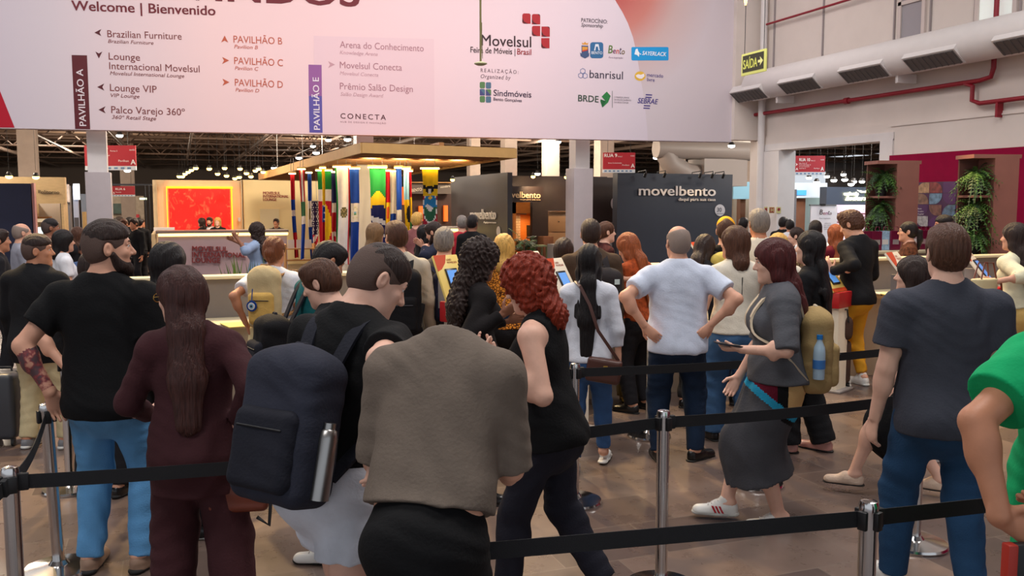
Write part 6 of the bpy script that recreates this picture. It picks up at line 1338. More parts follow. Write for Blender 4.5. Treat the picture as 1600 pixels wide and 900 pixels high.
            blob(bottom.get('name', {'jeans': 'jeans', 'shorts': 'shorts'}.get(st, 'trousers')), ps, vox, bm_, o)
    if top:
        st, tm = top['style'], top['mat']; o1 = top.get('off', .012); hem = top.get('hem', -.04); hp_ = P0+up*hem*s
        ps = torso(o1); bl_ = min(hem*s-.0, 0)
        if hem < -.04: ps.append(cone(P0, hp_-up*.03, .158*tw+o1+bel*.4, .162*tw+o1+top.get('flare', .006)+bel*.3, .05, fw, .74))
        ps.append(half(hp_, -up, .006))
        neck = top.get('neck', 'round')
        if neck in ('round', 'high'): ps.append(('s',)+cone(nb+up*.045*s+fw*.02, nb+up*.2*s+fw*.03, .068*s, .10*s, .01)[1:])
        elif neck == 'low': ps += [('s',)+cone(nb+up*.03*s+fw*.05, nb+up*.2*s+fw*.04, .085*s, .12*s, .01)[1:], ell(nb+fw*.14*s-up*.05*s, V3(.085, .09, .10)*s, .02, None, 's')]
        sleeve = {'tee': .62, 'polo': .66, 'sleeveless': 0, 'long': 2, 'half': 1.0, 'blazer': 2, 'blouse': 1.35, 'tank': 0, 'pushed': 1.5}[st]
        so = top.get('so', {'blazer': .018, 'long': .014, 'tee': .020, 'polo': .020, 'half': .022, 'blouse': .024, 'pushed': .016}.get(st, .01))
        bodyps = list(ps)
        for k in (-1, 1):
            if sleeve == 0:
                bodyps.append(('s',)+cone(SH[k]+rt*k*(.005 if st == 'sleeveless' else -.02)-up*.0, SH[k]+rt*k*.2+up*.02, .075*s, .10*s, .02)[1:]) if st == 'tank' else bodyps.append(cone(SH[k]-rt*k*.03, SH[k]+rt*k*.01, .062*s, .058*s, .03))
                continue
            e1 = SH[k]+(EL[k]-SH[k])*min(sleeve, 1.0); bodyps.append(cone(SH[k], e1, .056*ar+so, (.048 if sleeve >= 1 else .052)*ar+so, .035, None, 1, sleeve <= 1))
            if sleeve > 1:
                e2 = EL[k]+(WR[k]-EL[k])*min(sleeve-1, .97); bodyps.append(cone(EL[k], e2, .046*ar+so, (.036)*ar+so*.8, .025, None, 1, True))
        bodyps.append(folds(sd+3, top.get('fold', .0042), 44, (.45, .25, 1)))
        # the hem and neck cuts must not shorten the sleeves: cut the torso first, then add the sleeves
        so_ = blob({'blazer': 'jacket', 'blouse': 'blouse', 'tee': 'tee_shirt', 'polo': 'polo_shirt'}.get(st, top.get('name', 'shirt')) if 'name' not in top else top['name'], bodyps, vox, tm, o, top.get('mif'))
        if top.get('collar'):
            cm = top['collar'] if not isinstance(top['collar'], bool) else tm
            blob('collar', [cone(nb-up*.005*s+fw*.008, nb+up*.045*s+fw*.012, .074*s, .064*s, .01, None, 1, True), ('s',)+cone(nb-up*.1, nb+up*.1*s+fw*.014, .052*s, .0575*s, .004)[1:], half(nb-up*.012*s, -up, .004)], min(vox, .007), cm, so_)
        if top.get('undercuff'):
            for k in (-1, 1): pass
    if shoes:
        st, sm2 = shoes['style'], shoes['mat']; sol = shoes.get('sole', mat('black sole', (26, 24, 24), rough=0.7))
        for k in (-1, 1):
            an, td = AN[k], TO[k]; zf = F[k][2]; gz = an[2]-.085*s; u3 = V3(0, 0, 1); side_ = np.cross(td, u3); hh_ = max(vox*.8, .006); b = V3(an[0], an[1], gz)
            if st == 'mule': ps = [cone(b+td*.07*s+u3*.035, b+td*.155*s+u3*.028, .047*s, .036*s, .02, u3, .75), cone(b-td*.05*s+u3*.012, b+td*.12*s+u3*.012, .036*s, .040*s, .01, u3, .25), half(b+td*.035*s, -td, .01) if False else cone(b, b+td*.01, .01, .01, .01)]
            else:
                ps = [cone(b-td*.035*s+u3*.05*s, b+td*.05*s+u3*.058*s, .042*s, .044*s, .02, side_, .88), cone(b+td*.03*s+u3*.045*s, b+td*.165*s+u3*.034*s, .044*s, .038*s, .03, u3, .72), cone(b-td*.03*s+u3*.02*s, b+td*.16*s+u3*.02*s, .040*s, .042*s, .02, u3, .5)]
                if st in ('sneaker',): ps.append(cone(b-td*.01*s+u3*.06*s, b+u3*.10*s, .044*s, .042*s, .02))
            ps.append(half(b+u3*.008, -u3, .004)); sh_ = blob('shoe', ps, hh_, sm2, o)
            z1 = .030 if st == 'sneaker' else .014
            sl_ = blob('sole', [cone(b-td*.045*s+u3*z1*.5, b+td*.06*s+u3*z1*.5, .040*s, .041*s, .01, u3, .5), cone(b+td*.05*s+u3*z1*.5, b+td*.172*s+u3*z1*.5, .044*s, .040*s, .01, u3, .5), half(b+u3*.001, -u3, .002), half(b+u3*z1, u3, .002)], hh_*.7, sol, sh_)
            if shoes.get('stripe'):
                mb = MB()
                for q_ in range(3):
                    for sg in (-1, 1):
                        c_ = b+td*(.028+q_*.022)*s+side_*sg*.0445*s+u3*.045*s; T_ = np.stack([td*.6+u3*.0, side_*sg, u3], 1); mb.box((-.006, -.004, -.02), (.006, .004, .026), Matrix.Translation(Vector(c_))@Matrix(np.stack([td, side_*sg, nrm(u3+td*.5)], 1).tolist()).to_4x4())
                mb.build('stripe', shoes['stripe'], sh_)
            if st == 'sneaker' and D < 8:
                mb = MB()
                for q_ in range(4): c_ = b+td*(.05+q_*.02)*s+u3*(.098-q_*.010)*s; mb.tube([tuple(c_+side_*.022), tuple(c_+u3*.006), tuple(c_-side_*.022)], .003, 5)
                mb.build('laces', M_white, sh_)
    info = dict(o=o, W=Wm, P0=P0, up=up, rt=rt, fw=fw, nb=nb, chest=chest, SH=SH, EL=EL, WR=WR, hc=hc, s=s, shz=shz, waist=waist, HIP=HIP, bel=bel, Hy=Hy, hs=hs, tw=tw, FD=FD, vox=vox, shw=shw, fem=fem)
    PEOPLE[key] = info
    if extra: extra(info)
    return info
def worn(info, name, label, cat, group=None):
    """an Empty placed on the wearer for a bag that hangs from them"""
    e = empty(name, info['W'].translation, 0, label, cat, group); e.matrix_world = info['W']; e.location = info['o'].location; e.rotation_euler = info['o'].rotation_euler; return e
def backpack(info, label, m, w_=.30, h_=.44, d_=.16, drop=.05, m2=None, pocket=True, off=.15, strapm=None, extra=None, one=None):
    e = worn(info, 'backpack', label, 'backpack'); up, rt, fw, s = info['up'], info['rt'], info['fw'], info['s']; m2 = m2 or m; strapm = strapm or m2
    R_ = np.stack([rt, fw, up], 1); c = info['shz']-up*(h_/2+drop-.04)-fw*(off+d_/2)+(rt*one if one else 0); vx = max(info['vox']*.9, .006)
    bd = blob('pack_body', [boxp(c, (w_/2, d_/2, h_/2), .06, .02, R_), ell(c+up*h_*.38-fw*d_*.0, V3(w_*.47, d_*.5, h_*.2), .04, R_), folds(int(c[2]*999) % 97, .004, 40)], vx, m, e)
    if pocket: pk = blob('pocket', [boxp(c-fw*(d_*.45)-up*h_*.14, (w_*.40, .045, h_*.27), .035, .02, R_), folds(5, .003, 50)], vx, m2, e); blob('zip', [cone(c-fw*(d_*.45+.047)-up*h_*.0-rt*w_*.30, c-fw*(d_*.45+.047)-up*h_*.0+rt*w_*.30, .004, .004, .002)], .004, M_black if m2 is not MATS.get('black bag cloth') else M_dgrey, pk)
    blob('top_handle', [cone(c+up*h_*.5-rt*.035, c+up*(h_*.5+.035)-rt*.02, .009, .009, .01), cone(c+up*(h_*.5+.035)-rt*.02, c+up*(h_*.5+.035)+rt*.02, .009, .009, .01), cone(c+up*(h_*.5+.035)+rt*.02, c+up*h_*.5+rt*.035, .009, .009, .01)], .006, strapm, e)
    for k in (-1, 1):
        sx = info['shw']*.52; S0 = info['shz']+rt*k*sx; t = info['tw']; fo = .03 if info['fem'] else .012
        pts = [c+up*h_*.40+rt*k*w_*.22+fw*d_*.4, S0+up*.05*s-fw*.085*s, S0+up*.088*s-fw*.01*s, S0+up*.055*s+fw*.085*s, S0-up*.08*s+fw*(.135*t+fo), S0-up*.19*s+fw*(.125*t+fo)+rt*k*.045, S0-up*.25*s+fw*.02+rt*k*.10*t, c-up*h_*.30+rt*k*w_*.44+fw*d_*.35]
        mb = MB(); P_ = [Vector(p) for p in pts]; fine = []
        for i in range(len(P_)-1):
            for q_ in range(4): fine.append(P_[i].lerp(P_[i+1], q_/4))
        fine.append(P_[-1])
        for _ in range(3): fine = [fine[0]]+[(fine[i-1]+fine[i]*2+fine[i+1])/4 for i in range(1, len(fine)-1)]+[fine[-1]]
        mb.strap(fine, [tuple(rt)]*len(fine), .055, .012); mb.build('strap', strapm, e)
    if extra: extra(e, c, R_, dict(up=up, rt=rt, fw=fw, w=w_, h=h_, d=d_))
    return e
# ================================================================== THE PEOPLE
jn = lambda n, c, **k: cloth('denim '+n, c, **dict(dict(var=0.18, vscale=5, bump=0.3, bscale=140), **k))
C_black = cloth('black knit', (17, 17, 19)); C_blackj = cloth('black jacket cloth', (24, 24, 27)); C_white = cloth('white knit', (222, 222, 228)); C_maroon = cloth('maroon suiting', (64, 34, 38))
C_beige = cloth('beige chino', (196, 180, 142)); C_navy = cloth('navy suiting', (30, 34, 52)); C_dk = cloth('dark trousers', (30, 29, 33)); C_cream = cloth('cream cloth', (220, 212, 196))
S_white = mat('white shoe leather', (222, 220, 216), rough=.45); S_black = mat('black shoe leather', (16, 16, 18), rough=.28); S_wsole = mat('white sole', (214, 212, 206), rough=.6)
def phone(label, u, v, D, rot=(60, 0, 0), yaw=0):
    q = P(u, v, D); o = MB().rbox((-.037, -.004, -.075), (.037, .004, .075), .004, 2).build('phone', M_tb); MB().box((-.033, -.0055, -.068), (.033, -.004, .068)).build('screen', mat('phone screen', (60, 70, 90), rough=.1), o)
    o.location = q; o.rotation_euler = (math.radians(rot[0]), math.radians(rot[1]), -YAW+math.radians(yaw)); return tag(o, label, 'phone')
def worldpt(i, p): return i['W']@Vector(p)
# ---- nearest row
bm_ = person('beard_man', 'bearded man in black tee and light jeans resting his tattooed arm on a leaning post', 173, 700, 4.5, 1.80, head=2, hyaw=60, w=1.12, belly=.03, hair=('fade', 'dark'), beard='dark', skin='light', tattoo=-1,
   top=dict(style='tee', mat=C_black, hem=-.12, so=.03), bottom=dict(style='jeans', mat=jn('light', (92, 148, 196))), shoes=dict(style='sneaker', mat=mat('tan shoe', (150, 120, 100), rough=.6)),
   L=('px', 78, 612, 4.38), Lh=(-1, -.5, 0), fdL=(0.05, 0.5, -1), palmL=(0.3, .2, -1), feet=((-.13, 0, 0, -10), (.13, .02, 0, 12)))
mw = person('maroon_woman', 'woman in a maroon trouser suit with long brown hair and glasses, turned left', 303, 650, 3.8, 1.625, head=-10, hyaw=-58, hpitch=8, w=1.0, fem=True, hair=('long', 'chestnut', .40), glasses='gold', skin='fair',
   top=dict(style='blazer', mat=C_maroon, hem=-.22, off=.02, flare=.02), bottom=dict(style='wide', mat=C_maroon, off=.016), shoes=dict(style='dress', mat=S_black),
   L=(-.24, .24, .95), Lh=(-.5, -1, -.2), R=('px', 370, 655, 3.78), Rh=(.6, -1, 0), feet=((-.12, 0, 0, -6), (.16, -.1, 0, 8)))
e = worn(mw, 'handbag', 'small brown leather handbag hanging beside the maroon trousers', 'bag'); wr = mw['WR'][1]
lea = mat('brown leather', (112, 52, 34), rough=.4, var=.1); c = wr+V3(-.005, .02, -.31)
blob('bag_body', [boxp(c, (.13, .05, .10), .03, .02), folds(4, .003)], .007, lea, e); MB().tube([tuple(c+V3(-.09, 0, .08)), tuple(c+V3(-.06, 0, .22)), tuple(wr+V3(.01, .02, -.09)), tuple(c+V3(.06, 0, .22)), tuple(c+V3(.09, 0, .08))], .007, 6).build('handle', lea, e)
MB().tube([tuple(c+V3(.1, -.03, .05)), tuple(c+V3(.14, -.04, -.05)), tuple(c+V3(.13, -.04, -.16)), tuple(c+V3(.08, -.04, -.12))], .008, 6).build('tassel', M_black, e)
blc = MB(); q = mw['WR'][-1]-mw['FD'][-1]*.05; blc.tube([tuple(q+V3(.040*math.cos(a), .0, .040*math.sin(a))) for a in np.linspace(0, 6.28, 19)[:-1]], .0025, 6, closed=True); o = blc.build('bracelet', M_gold, mw['o'])
person('black_hair_woman', 'woman with straight black hair in black, between the bearded man and the maroon suit', 266, 560, 4.95, 1.68, head=22, fem=True, hair=('straight', 'black', .45), skin='light', top=dict(style='long', mat=C_black, hem=-.08), bottom=dict(style='trousers', mat=C_dk),
   shoes=dict(style='sneaker', mat=S_black, sole=S_wsole), feet=((-.12, 0, 0, -10), (.12, .05, 0, 60)))
person('jacket_man', 'man at the left in a black jacket and beige trousers with his head turned right', 62, 560, 6.85, vt=369, head=8, hyaw=62, w=1.16, hair=('fade', 'dark'), skin='tan', top=dict(style='blazer', mat=C_blackj, hem=-.20, off=.022), bottom=dict(style='trousers', mat=C_beige, off=.02), shoes=dict(style='sneaker', mat=mat('grey shoe', (120, 120, 124), rough=.6), sole=S_wsole), feet=((-.13, 0, 0, -6), (.17, .03, 0, 10)))
person('hidden_tee_man', 'man in black tee almost hidden behind the bearded man, one elbow out to the left', 150, 540, 5.7, vt=395, head=4, hair=('short', 'dark'), w=1.1, top=dict(style='tee', mat=C_black, so=.026), bottom=dict(style='trousers', mat=C_dk), shoes=dict(style='sneaker', mat=S_black), L=('px', 101, 572, 5.55), Lh=(-1, -.3, .2), skin='light')
# man with the big backpack and white shorts, leaning to the right
bp = person('shorts_man', 'cropped-haired man in black top and white shorts leaning right under a big dark backpack', 518, 700, 3.15, 1.79, head=31, lean=14, hpitch=30, hyaw=34, w=1.05, hair=('buzz', 'dark'), skin='fair', top=dict(style='tee', mat=C_black, hem=.0, neck='round'),
   bottom=dict(style='shorts', mat=cloth('white shorts cloth', (214, 218, 228)), len=.62, off=.025), shoes=dict(style='sneaker', mat=S_white, sole=S_wsole), R=('px', 592, 690, 2.78), Rh=(.6, -1, -.3), feet=((-.10, .22, 0, -4), (.12, -.20, 0, 6)), curlR=.7)
C_pack = cloth('blue-grey pack cloth', (48, 50, 62)); C_pack2 = cloth('dark pack cloth', (34, 35, 44))
def bottle_in(e, c, R_, d):
    p = c+d['rt']*(d['w']*.5+.01)-d['up']*d['h']*.22-d['fw']*.0; u_ = Vector(d['up'])
    mb = MB(); M = Matrix.Translation(Vector(p))@u_.to_track_quat('Z', 'Y').to_matrix().to_4x4(); mb.lathe([(.033, -.10), (.034, .10), (.028, .125), (.022, .13), (.022, .15)], (0, 0, 0), 18, M)
    o = mb.build('steel_bottle', M_steel); o.matrix_world = e.matrix_basis; tag(o, 'brushed steel bottle tucked into the side of the dark backpack', 'bottle')
backpack(bp, 'big blue-black backpack on the man in white shorts', C_pack, .33, .50, .21, .12, C_pack2, True, .13, C_pack2, bottle_in)
person('taupe_man', 'broad man in a taupe top and black trousers, head bowed out of sight', 664, 700, 2.55, 1.78, head=14, lean=24, hpitch=104, neckv=(.085, -.02), w=.90, belly=.03, hair=('short', 'brown'), skin='light', top=dict(style='half', mat=cloth('taupe knit', (112, 100, 90)), hem=.06, off=.028, so=.022, neck='high'), bottom=dict(style='trousers', mat=C_black, off=.02, rise=.13),
   shoes=dict(style='sneaker', mat=S_black), L=(-.15, .42, 1.05), R=(.12, .45, 1.05), Lh=(-.35, -.6, -1), Rh=(.35, -.6, -1))
# red-haired woman
person('red_hair_woman', 'woman with curly red hair in a black tank top walking left, looking at her phone', 858, 640, 4.1, 1.655, head=-70, hpitch=16, lean=6, w=1.14, armr=1.22, fem=True, hair=('curly', 'red', .12), skin='fair', top=dict(style='tank', mat=C_black, neck='low', hem=-.1, off=.008), bottom=dict(style='trousers', mat=cloth('dark denim', (34, 34, 44)), off=.002), shoes=dict(style='flat', mat=S_black),
   L=('px', 785, 566, 3.95), R=('px', 772, 554, 4.2), Lh=(-.25, -.7, -1), Rh=(.3, -.6, -1), palmL=(.4, .1, 1), palmR=(-.4, .1, 1), curlL=.7, curlR=.7, feet=((-.10, .18, 0, -4), (.10, -.24, .04, 6)))
phone('dark phone in the hands of the red-haired woman', 758, 543, 4.05, (75, 0, 0), -75)
# curly dark woman
person('curly_woman', 'woman with dark curly hair in black, raising a phone beside the red-haired woman', 742, 520, 5.6, vt=376, head=62, hpitch=12, w=1.1, fem=True, hair=('curly', 'dark', .26), skin='brown', top=dict(style='long', mat=cloth('black sheer', (26, 22, 23)), hem=-.06, so=.014), bottom=dict(style='trousers', mat=C_dk), shoes=dict(style='flat', mat=S_black), R=('px', 784, 492, 5.35), L=('px', 790, 500, 5.6), Rh=(.5, -.5, -1), palmR=(-1, 0, .3), curlR=.7)
phone('white-edged phone in the raised hand of the curly-haired woman', 797, 484, 5.4, (35, 0, 0), 60)
# white blouse, crossbody bag
wb_ = person('blouse_woman', 'woman with very long black hair in white blouse and blue jeans, seen from behind', 919, 580, 6.25, 1.61, head=10, hyaw=-4, w=.92, fem=True, hair=('straight', 'black', .52), skin='light', top=dict(style='pushed', mat=cloth('white blouse cloth', (212, 214, 224)), hem=-.06, so=.014, off=.008), bottom=dict(style='slim', mat=jn('mid', (58, 92, 140)), off=.012), shoes=dict(style='mule', mat=S_white, sole=S_wsole),
   R=('px', 970, 594, 6.2), Rh=(1, -.5, 0), feet=((-.09, -.08, 0, -2), (.10, .22, 0, 6)))
e = worn(wb_, 'crossbody_bag', 'brown leather crossbody bag with gold clasp on the blouse woman', 'bag'); lea2 = mat('dark brown leather', (78, 44, 36), rough=.4, var=.08)
c = wb_['P0']+V3(.12, -.14, -.10); blob('bag_body', [boxp(c, (.12, .045, .085), .025, .02, rotm((0, 1, 0), 8))], .008, lea2, e); MB().rbox(tuple(c+V3(.0, -.052, .01)), tuple(c+V3(.03, -.044, .04)), .003, 2).build('clasp', M_gold, e)
sz_ = wb_['shz']; mb = MB(); mb.strap([tuple(c+V3(.10, 0, .07)), tuple(wb_['waist']+V3(.08, -.165, .05)), tuple(wb_['chest']+V3(.02, -.150, .05)), tuple(sz_+V3(-.05, -.11, .06)), tuple(sz_+V3(-.09, -.03, .085)), tuple(sz_+V3(-.09, .08, .05))], (1, 0, 0), .022, .006); mb.build('strap', lea2, e)
# white polo man
person('polo_man', 'balding man in a white polo and dark jeans standing with hands on hips', 1058, 560, 6.5, 1.73, head=2, hyaw=-14, w=1.10, belly=.03, hair=('bald', 'grey'), skin='light', top=dict(style='polo', mat=cloth('white polo knit', (206, 214, 232)), hem=-.10, so=.028, off=.018, collar=True, fold=.003), bottom=dict(style='jeans', mat=jn('ink', (24, 40, 62)), off=.016), shoes=dict(style='dress', mat=S_black),
   L=('px', 1006, 508, 6.38), R=('px', 1112, 506, 6.38), Lh=(-1, -.55, .1), Rh=(1, -.55, .1), fdL=(.75, -.2, -.75), fdR=(-.75, -.2, -.75), palmL=(.45, .9, 0), palmR=(-.45, .9, 0), curlL=.3, curlR=.3, feet=((-.12, 0, 0, -6), (.15, .02, 0, 50)))
# white sleeveless woman
def zipper(i):
    mb = MB(); b0, b1 = i['nb']-i['up']*.02-i['fw']*.085*i['s'], i['P0']+i['up']*.05-i['fw']*.125*i['s']
    pts = [tuple(i['shz']-i['up']*.02-i['fw']*.115*i['s']), tuple(i['chest']-i['fw']*.122*i['s']), tuple(i['waist']-i['fw']*.112*i['s']), tuple(i['P0']+i['up']*.02-i['fw']*.145*i['s'])]; mb.tube(pts, .004, 6); mb.build('back_zip', M_black, i['o'])
sw = person('zip_top_woman', 'woman in a cream sleeveless top with a black back zip and wide blue jeans', 1148, 540, 7.0, 1.71, head=-8, hyaw=-35, fem=True, w=1.08, hair=('bob', 'brown', .11), skin='light', top=dict(style='sleeveless', mat=C_cream, hem=-.02, off=.02, fold=.003), bottom=dict(style='wide', mat=jn('blue', (72, 108, 150))), shoes=dict(style='flat', mat=S_black), extra=zipper, L=(-.22, .2, 1.05), feet=((-.12, .12, 0, -5), (.12, -.05, 0, 6)))
e = worn(sw, 'folded_cardigan', 'cream cardigan hanging from the arm of the zip-top woman', 'cardigan'); c = sw['WR'][-1]
blob('cardigan_body', [cone(c+V3(-.05, .0, .05), c+V3(-.07, -.02, -.26), .05, .075, .03, (0, 1, 0), .5), cone(c+V3(.02, 0, .04), c+V3(.02, -.02, -.20), .045, .06, .03, (0, 1, 0), .5), folds(9, .008, 50, (1, .3, .1))], .009, C_cream, e)
# walking grey woman
def patch(cc):
    z, y = cc[:, 2], cc[:, 1]; t = (.17-y)/.34; zs = .90-.25*t; up_ = z > zs
    out = np.zeros(len(cc), int); out[up_ & (t < .45)] = 1; out[up_ & (t >= .45) & (t < .62)] = 2; out[up_ & (t >= .62)] = 3
    out[(z <= zs) & (z > zs-.055)] = 4; out[(z <= zs-.055) & (z > zs-.09) & (t > .5)] = 2; return out
gw = person('grey_woman', 'woman in grey top and long grey skirt with coloured patches, walking left', 1212, 600, 5.15, 1.69, head=-82, hpitch=8, w=1.14, fem=True, hair=('bob', 'wine', .20), skin='fair',
   top=dict(style='half', mat=cloth('grey knit', (86, 87, 93)), hem=-.02, off=.03, so=.026, flare=.02, fold=.004), bottom=dict(style='skirt', mat=[cloth('grey skirt cloth', (68, 68, 73)), cloth('wine patch', (96, 16, 38)), C_black, cloth('sand patch', (212, 174, 118)), cloth('cyan patch', (36, 150, 190))], hem=.30, flare=.235, mif=patch),
   shoes=dict(style='sneaker', mat=S_white, sole=S_wsole, stripe=mat('red stripe', (180, 20, 40), rough=.5)), L=('px', 1158, 546, 4.95), R=('px', 1146, 606, 5.35), Lh=(-.5, -1, -.3), palmL=(.3, 0, 1), curlL=.5, feet=((-.06, -.03, 0, -4), (.08, .26, .02, 4)))
phone('dark phone in the hand of the walking woman in grey', 1138, 538, 4.95, (80, 0, 0), -80)
def water(e, c, R_, d):
    p = c-d['rt']*(d['w']*.5+.012)-d['up']*.02; M = Matrix.Translation(Vector(p)); o = MB().lathe([(.032, -.11), (.034, .03), (.030, .07), (.015, .105), (.015, .12)], (0, 0, 0), 16, M).build('water_bottle', mat('pale blue plastic', (170, 196, 214), rough=.15)); o.matrix_world = e.matrix_basis
    MB().lathe([(.017, .115), (.017, .14)], (0, 0, 0), 12, M).build('bottle_cap', mat('blue cap', (20, 120, 200), rough=.4), o); MB().lathe([(.0335, -.05), (.0350, -.05), (.0352, .0), (.0335, .0)], (0, 0, 0), 16, M).build('bottle_band', mat('blue band', (60, 120, 190), rough=.4), o); tag(o, 'water bottle with blue cap in the beige backpack of the grey-skirted woman', 'bottle')
backpack(gw, 'beige backpack with pale strap on the woman in the grey skirt', cloth('sand pack cloth', (168, 142, 96)), .28, .46, .18, .10, None, True, .11, cloth('pale strap cloth', (206, 190, 166)), water)
person('black_suit_woman', 'woman with long black hair in a black suit just behind the grey-skirted woman', 1264, 540, 6.75, vt=362, head=-52, fem=True, hair=('straight', 'black', .38), skin='fair', top=dict(style='blazer', mat=C_blackj, hem=-.2), bottom=dict(style='wide', mat=C_blackj), shoes=dict(style='dress', mat=mat('pink shoe', (196, 140, 130), rough=.4)), feet=((-.1, .1, 0, -5), (.1, -.1, 0, 5)))
person('grey_tee_man', 'broad brown-haired man in a dark grey tee and blue jeans, back turned', 1470, 650, 4.15, 1.79, head=4, hyaw=0, w=1.12, hair=('short', 'brown'), skin='fair', top=dict(style='tee', mat=cloth('charcoal tee', (64, 66, 76)), hem=-.12, so=.028), bottom=dict(style='jeans', mat=jn('deep', (38, 70, 104))), shoes=dict(style='sneaker', mat=S_white), feet=((-.14, .15, 0, -6), (.13, -.12, 0, 8)))
gp = person('green_polo_man', 'man in a bright green polo at the right edge, hands clasped behind him', 1718, 700, 2.66, 1.80, head=-6, w=1.22, belly=.04, hair=('short', 'dark'), skin='tan', top=dict(style='polo', mat=cloth('green polo knit', (16, 164, 100), bump=.15), hem=-.12, so=.04, off=.02, collar=True), bottom=dict(style='trousers', mat=C_dk), shoes=dict(style='sneaker', mat=S_black),
   L=('px', 1562, 806, 2.42), Lh=(-1, -.15, -.1), R=('px', 1612, 816, 2.40), Rh=(1, -.2, 0), fdL=(1, -.1, -.5), palmL=(-.1, -1, .1), curlL=.5)
e = worn(gp, 'folder', 'black folder with a red edge held behind the green polo man', 'folder'); c = gp['WR'][-1]+V3(.10, -.05, -.14)
MB().rbox(tuple(c+V3(-.09, -.015, -.22)), tuple(c+V3(.16, .015, .08)), .006, 2).build('cover', M_black, e); MB().rbox(tuple(c+V3(-.115, -.017, -.22)), tuple(c+V3(-.085, .017, .08)), .005, 2).build('red_edge', mat('folder red', (170, 44, 30), rough=.5), e)
person('black_dress_woman', 'dark-haired woman in a black dress striding left behind the man in grey tee', 1424, 560, 5.7, vt=404, head=-62, fem=True, hair=('bob', 'dark', .12), skin='fair', top=dict(style='tee', mat=C_black), bottom=dict(style='skirt', mat=C_black, hem=.42, flare=.22), shoes=dict(style='flat', mat=cloth('pale shoe', (206, 180, 160))), L=('px', 1398, 590, 5.5), feet=((-.10, .34, 0, -4), (.08, -.2, .04, 6)))
# ---- middle row, at the desks
def eye_charm(e, c, R_, d):
    p = Vector(c-d['fw']*(d['d']*.5+.055)-d['rt']*.05-d['up']*.04); M = Matrix.Translation(p)@Matrix.Rotation(math.pi/2, 4, 'X')
    o = MB().lathe([(.040, -.006), (.042, 0), (.040, .006)], (0, 0, 0), 22, M).build('eye_charm', mat('charm blue', (22, 60, 130), rough=.2)); o.matrix_world = e.matrix_basis
    MB().lathe([(.029, .004), (.028, .009)], (0, 0, 0), 20, M).build('white_ring', M_white, o); MB().lathe([(.018, .007), (.017, .011)], (0, 0, 0), 16, M).build('pale_ring', mat('charm pale blue', (120, 170, 196), rough=.3), o); MB().lathe([(.009, .010), (.008, .013)], (0, 0, 0), 12, M).build('pupil', M_black, o)
    MB().tube([tuple(p+Vector((0, 0, .04))), tuple(p+Vector((0, .02, .13)))], .004, 5).build('cord', mat('charm blue', (22, 60, 130)), o); tag(o, 'round blue and white eye charm hanging on the beige backpack', 'charm')
tw_ = person('backpack_woman', 'brown-haired woman in a white tee with a beige backpack at the desk, back turned', 430, 480, 7.1, vt=371, head=8, fem=True, w=1.05, hair=('updo', 'copper'), skin='tan', top=dict(style='tee', mat=C_white, so=.026), bottom=dict(style='wide', mat=cloth('pale grey trousers', (186, 178, 160))), shoes=dict(style='sneaker', mat=S_white), L=('px', 384, 505, 6.95))
backpack(tw_, 'beige and mustard backpack with a blue eye charm on the woman in white tee', cloth('oat pack cloth', (196, 174, 132)), .25, .46, .15, -.06, cloth('mustard pack cloth', (206, 166, 92)), True, .11, cloth('tan strap', (150, 110, 70)), eye_charm)
e = worn(tw_, 'tied_jacket', 'cream jacket tied around the waist of the beige backpack woman', 'jacket'); p0 = tw_['P0']
blob('jacket_body', [cone(p0+V3(0, -.02, .06), p0+V3(0, -.05, -.42), .165, .20, .05, (0, 1, 0), .75, True), folds(12, .012, 42, (1, .2, .05)), half(p0+V3(0, .02, 0), (0, 1, 0), .03)], .010, cloth('cream jacket cloth', (214, 196, 150)), e)
for k in (-1, 1): blob('sleeve', [cone(p0+V3(k*.12, -.14, .04), p0+V3(k*.16, -.2, -.40), .04, .028, .02)], .009, MATS['cream jacket cloth'], e)
person('teal_man', 'dark-haired man in a teal shirt bending his head, behind the cropped-haired man', 481, 500, 5.9, vt=373, head=58, hpitch=28, lean=8, hair=('short', 'black'), skin='tan', top=dict(style='long', mat=cloth('teal shirt cloth', (26, 96, 100)), name='shirt'), bottom=dict(style='trousers', mat=C_dk), shoes=dict(style='sneaker', mat=S_black))
backpack(PEOPLE['teal_man'], 'black backpack hanging low on the man in the teal shirt', MATS['black bag cloth'], .30, .40, .2, .24, C_pack2)
person('boy_face', 'fair youth with brown hair looking down to the left beside the cropped-haired man', 520, 520, 4.7, vt=404, head=-78, hpitch=22, hair=('short', 'brown'), skin='fair', top=dict(style='long', mat=C_blackj, name='hoodie'), bottom=dict(style='trousers', mat=C_dk), shoes=dict(style='sneaker', mat=S_white))
bs_ = person('beige_shirt_man', 'brown-haired man in a beige shirt wearing a black backpack, at the desk', 622, 470, 7.3, vt=348, head=-8, hyaw=-22, w=1.06, hair=('short', 'brown'), skin='light', top=dict(style='long', mat=cloth('beige shirt cloth', (186, 176, 160)), collar=True), bottom=dict(style='trousers', mat=C_navy), shoes=dict(style='dress', mat=S_black))
backpack(bs_, 'black backpack with grey zip on the beige-shirted man', MATS['black bag cloth'], .36, .52, .2, .05)
gs = person('grey_suit_man', 'grey-haired man in a grey suit jacket with a navy backpack, at the desk', 694, 460, 7.6, vt=358, head=6, w=1.08, hair=('short', 'grey'), skin='light', top=dict(style='blazer', mat=cloth('grey suiting', (74, 70, 68)), hem=-.2, collar=C_white), bottom=dict(style='trousers', mat=C_dk), shoes=dict(style='dress', mat=S_black))
backpack(gs, 'navy backpack on the grey-suited man', cloth('navy pack cloth', (34, 36, 58)), .27, .42, .14, .04, None, True, .13, None, None, .085)
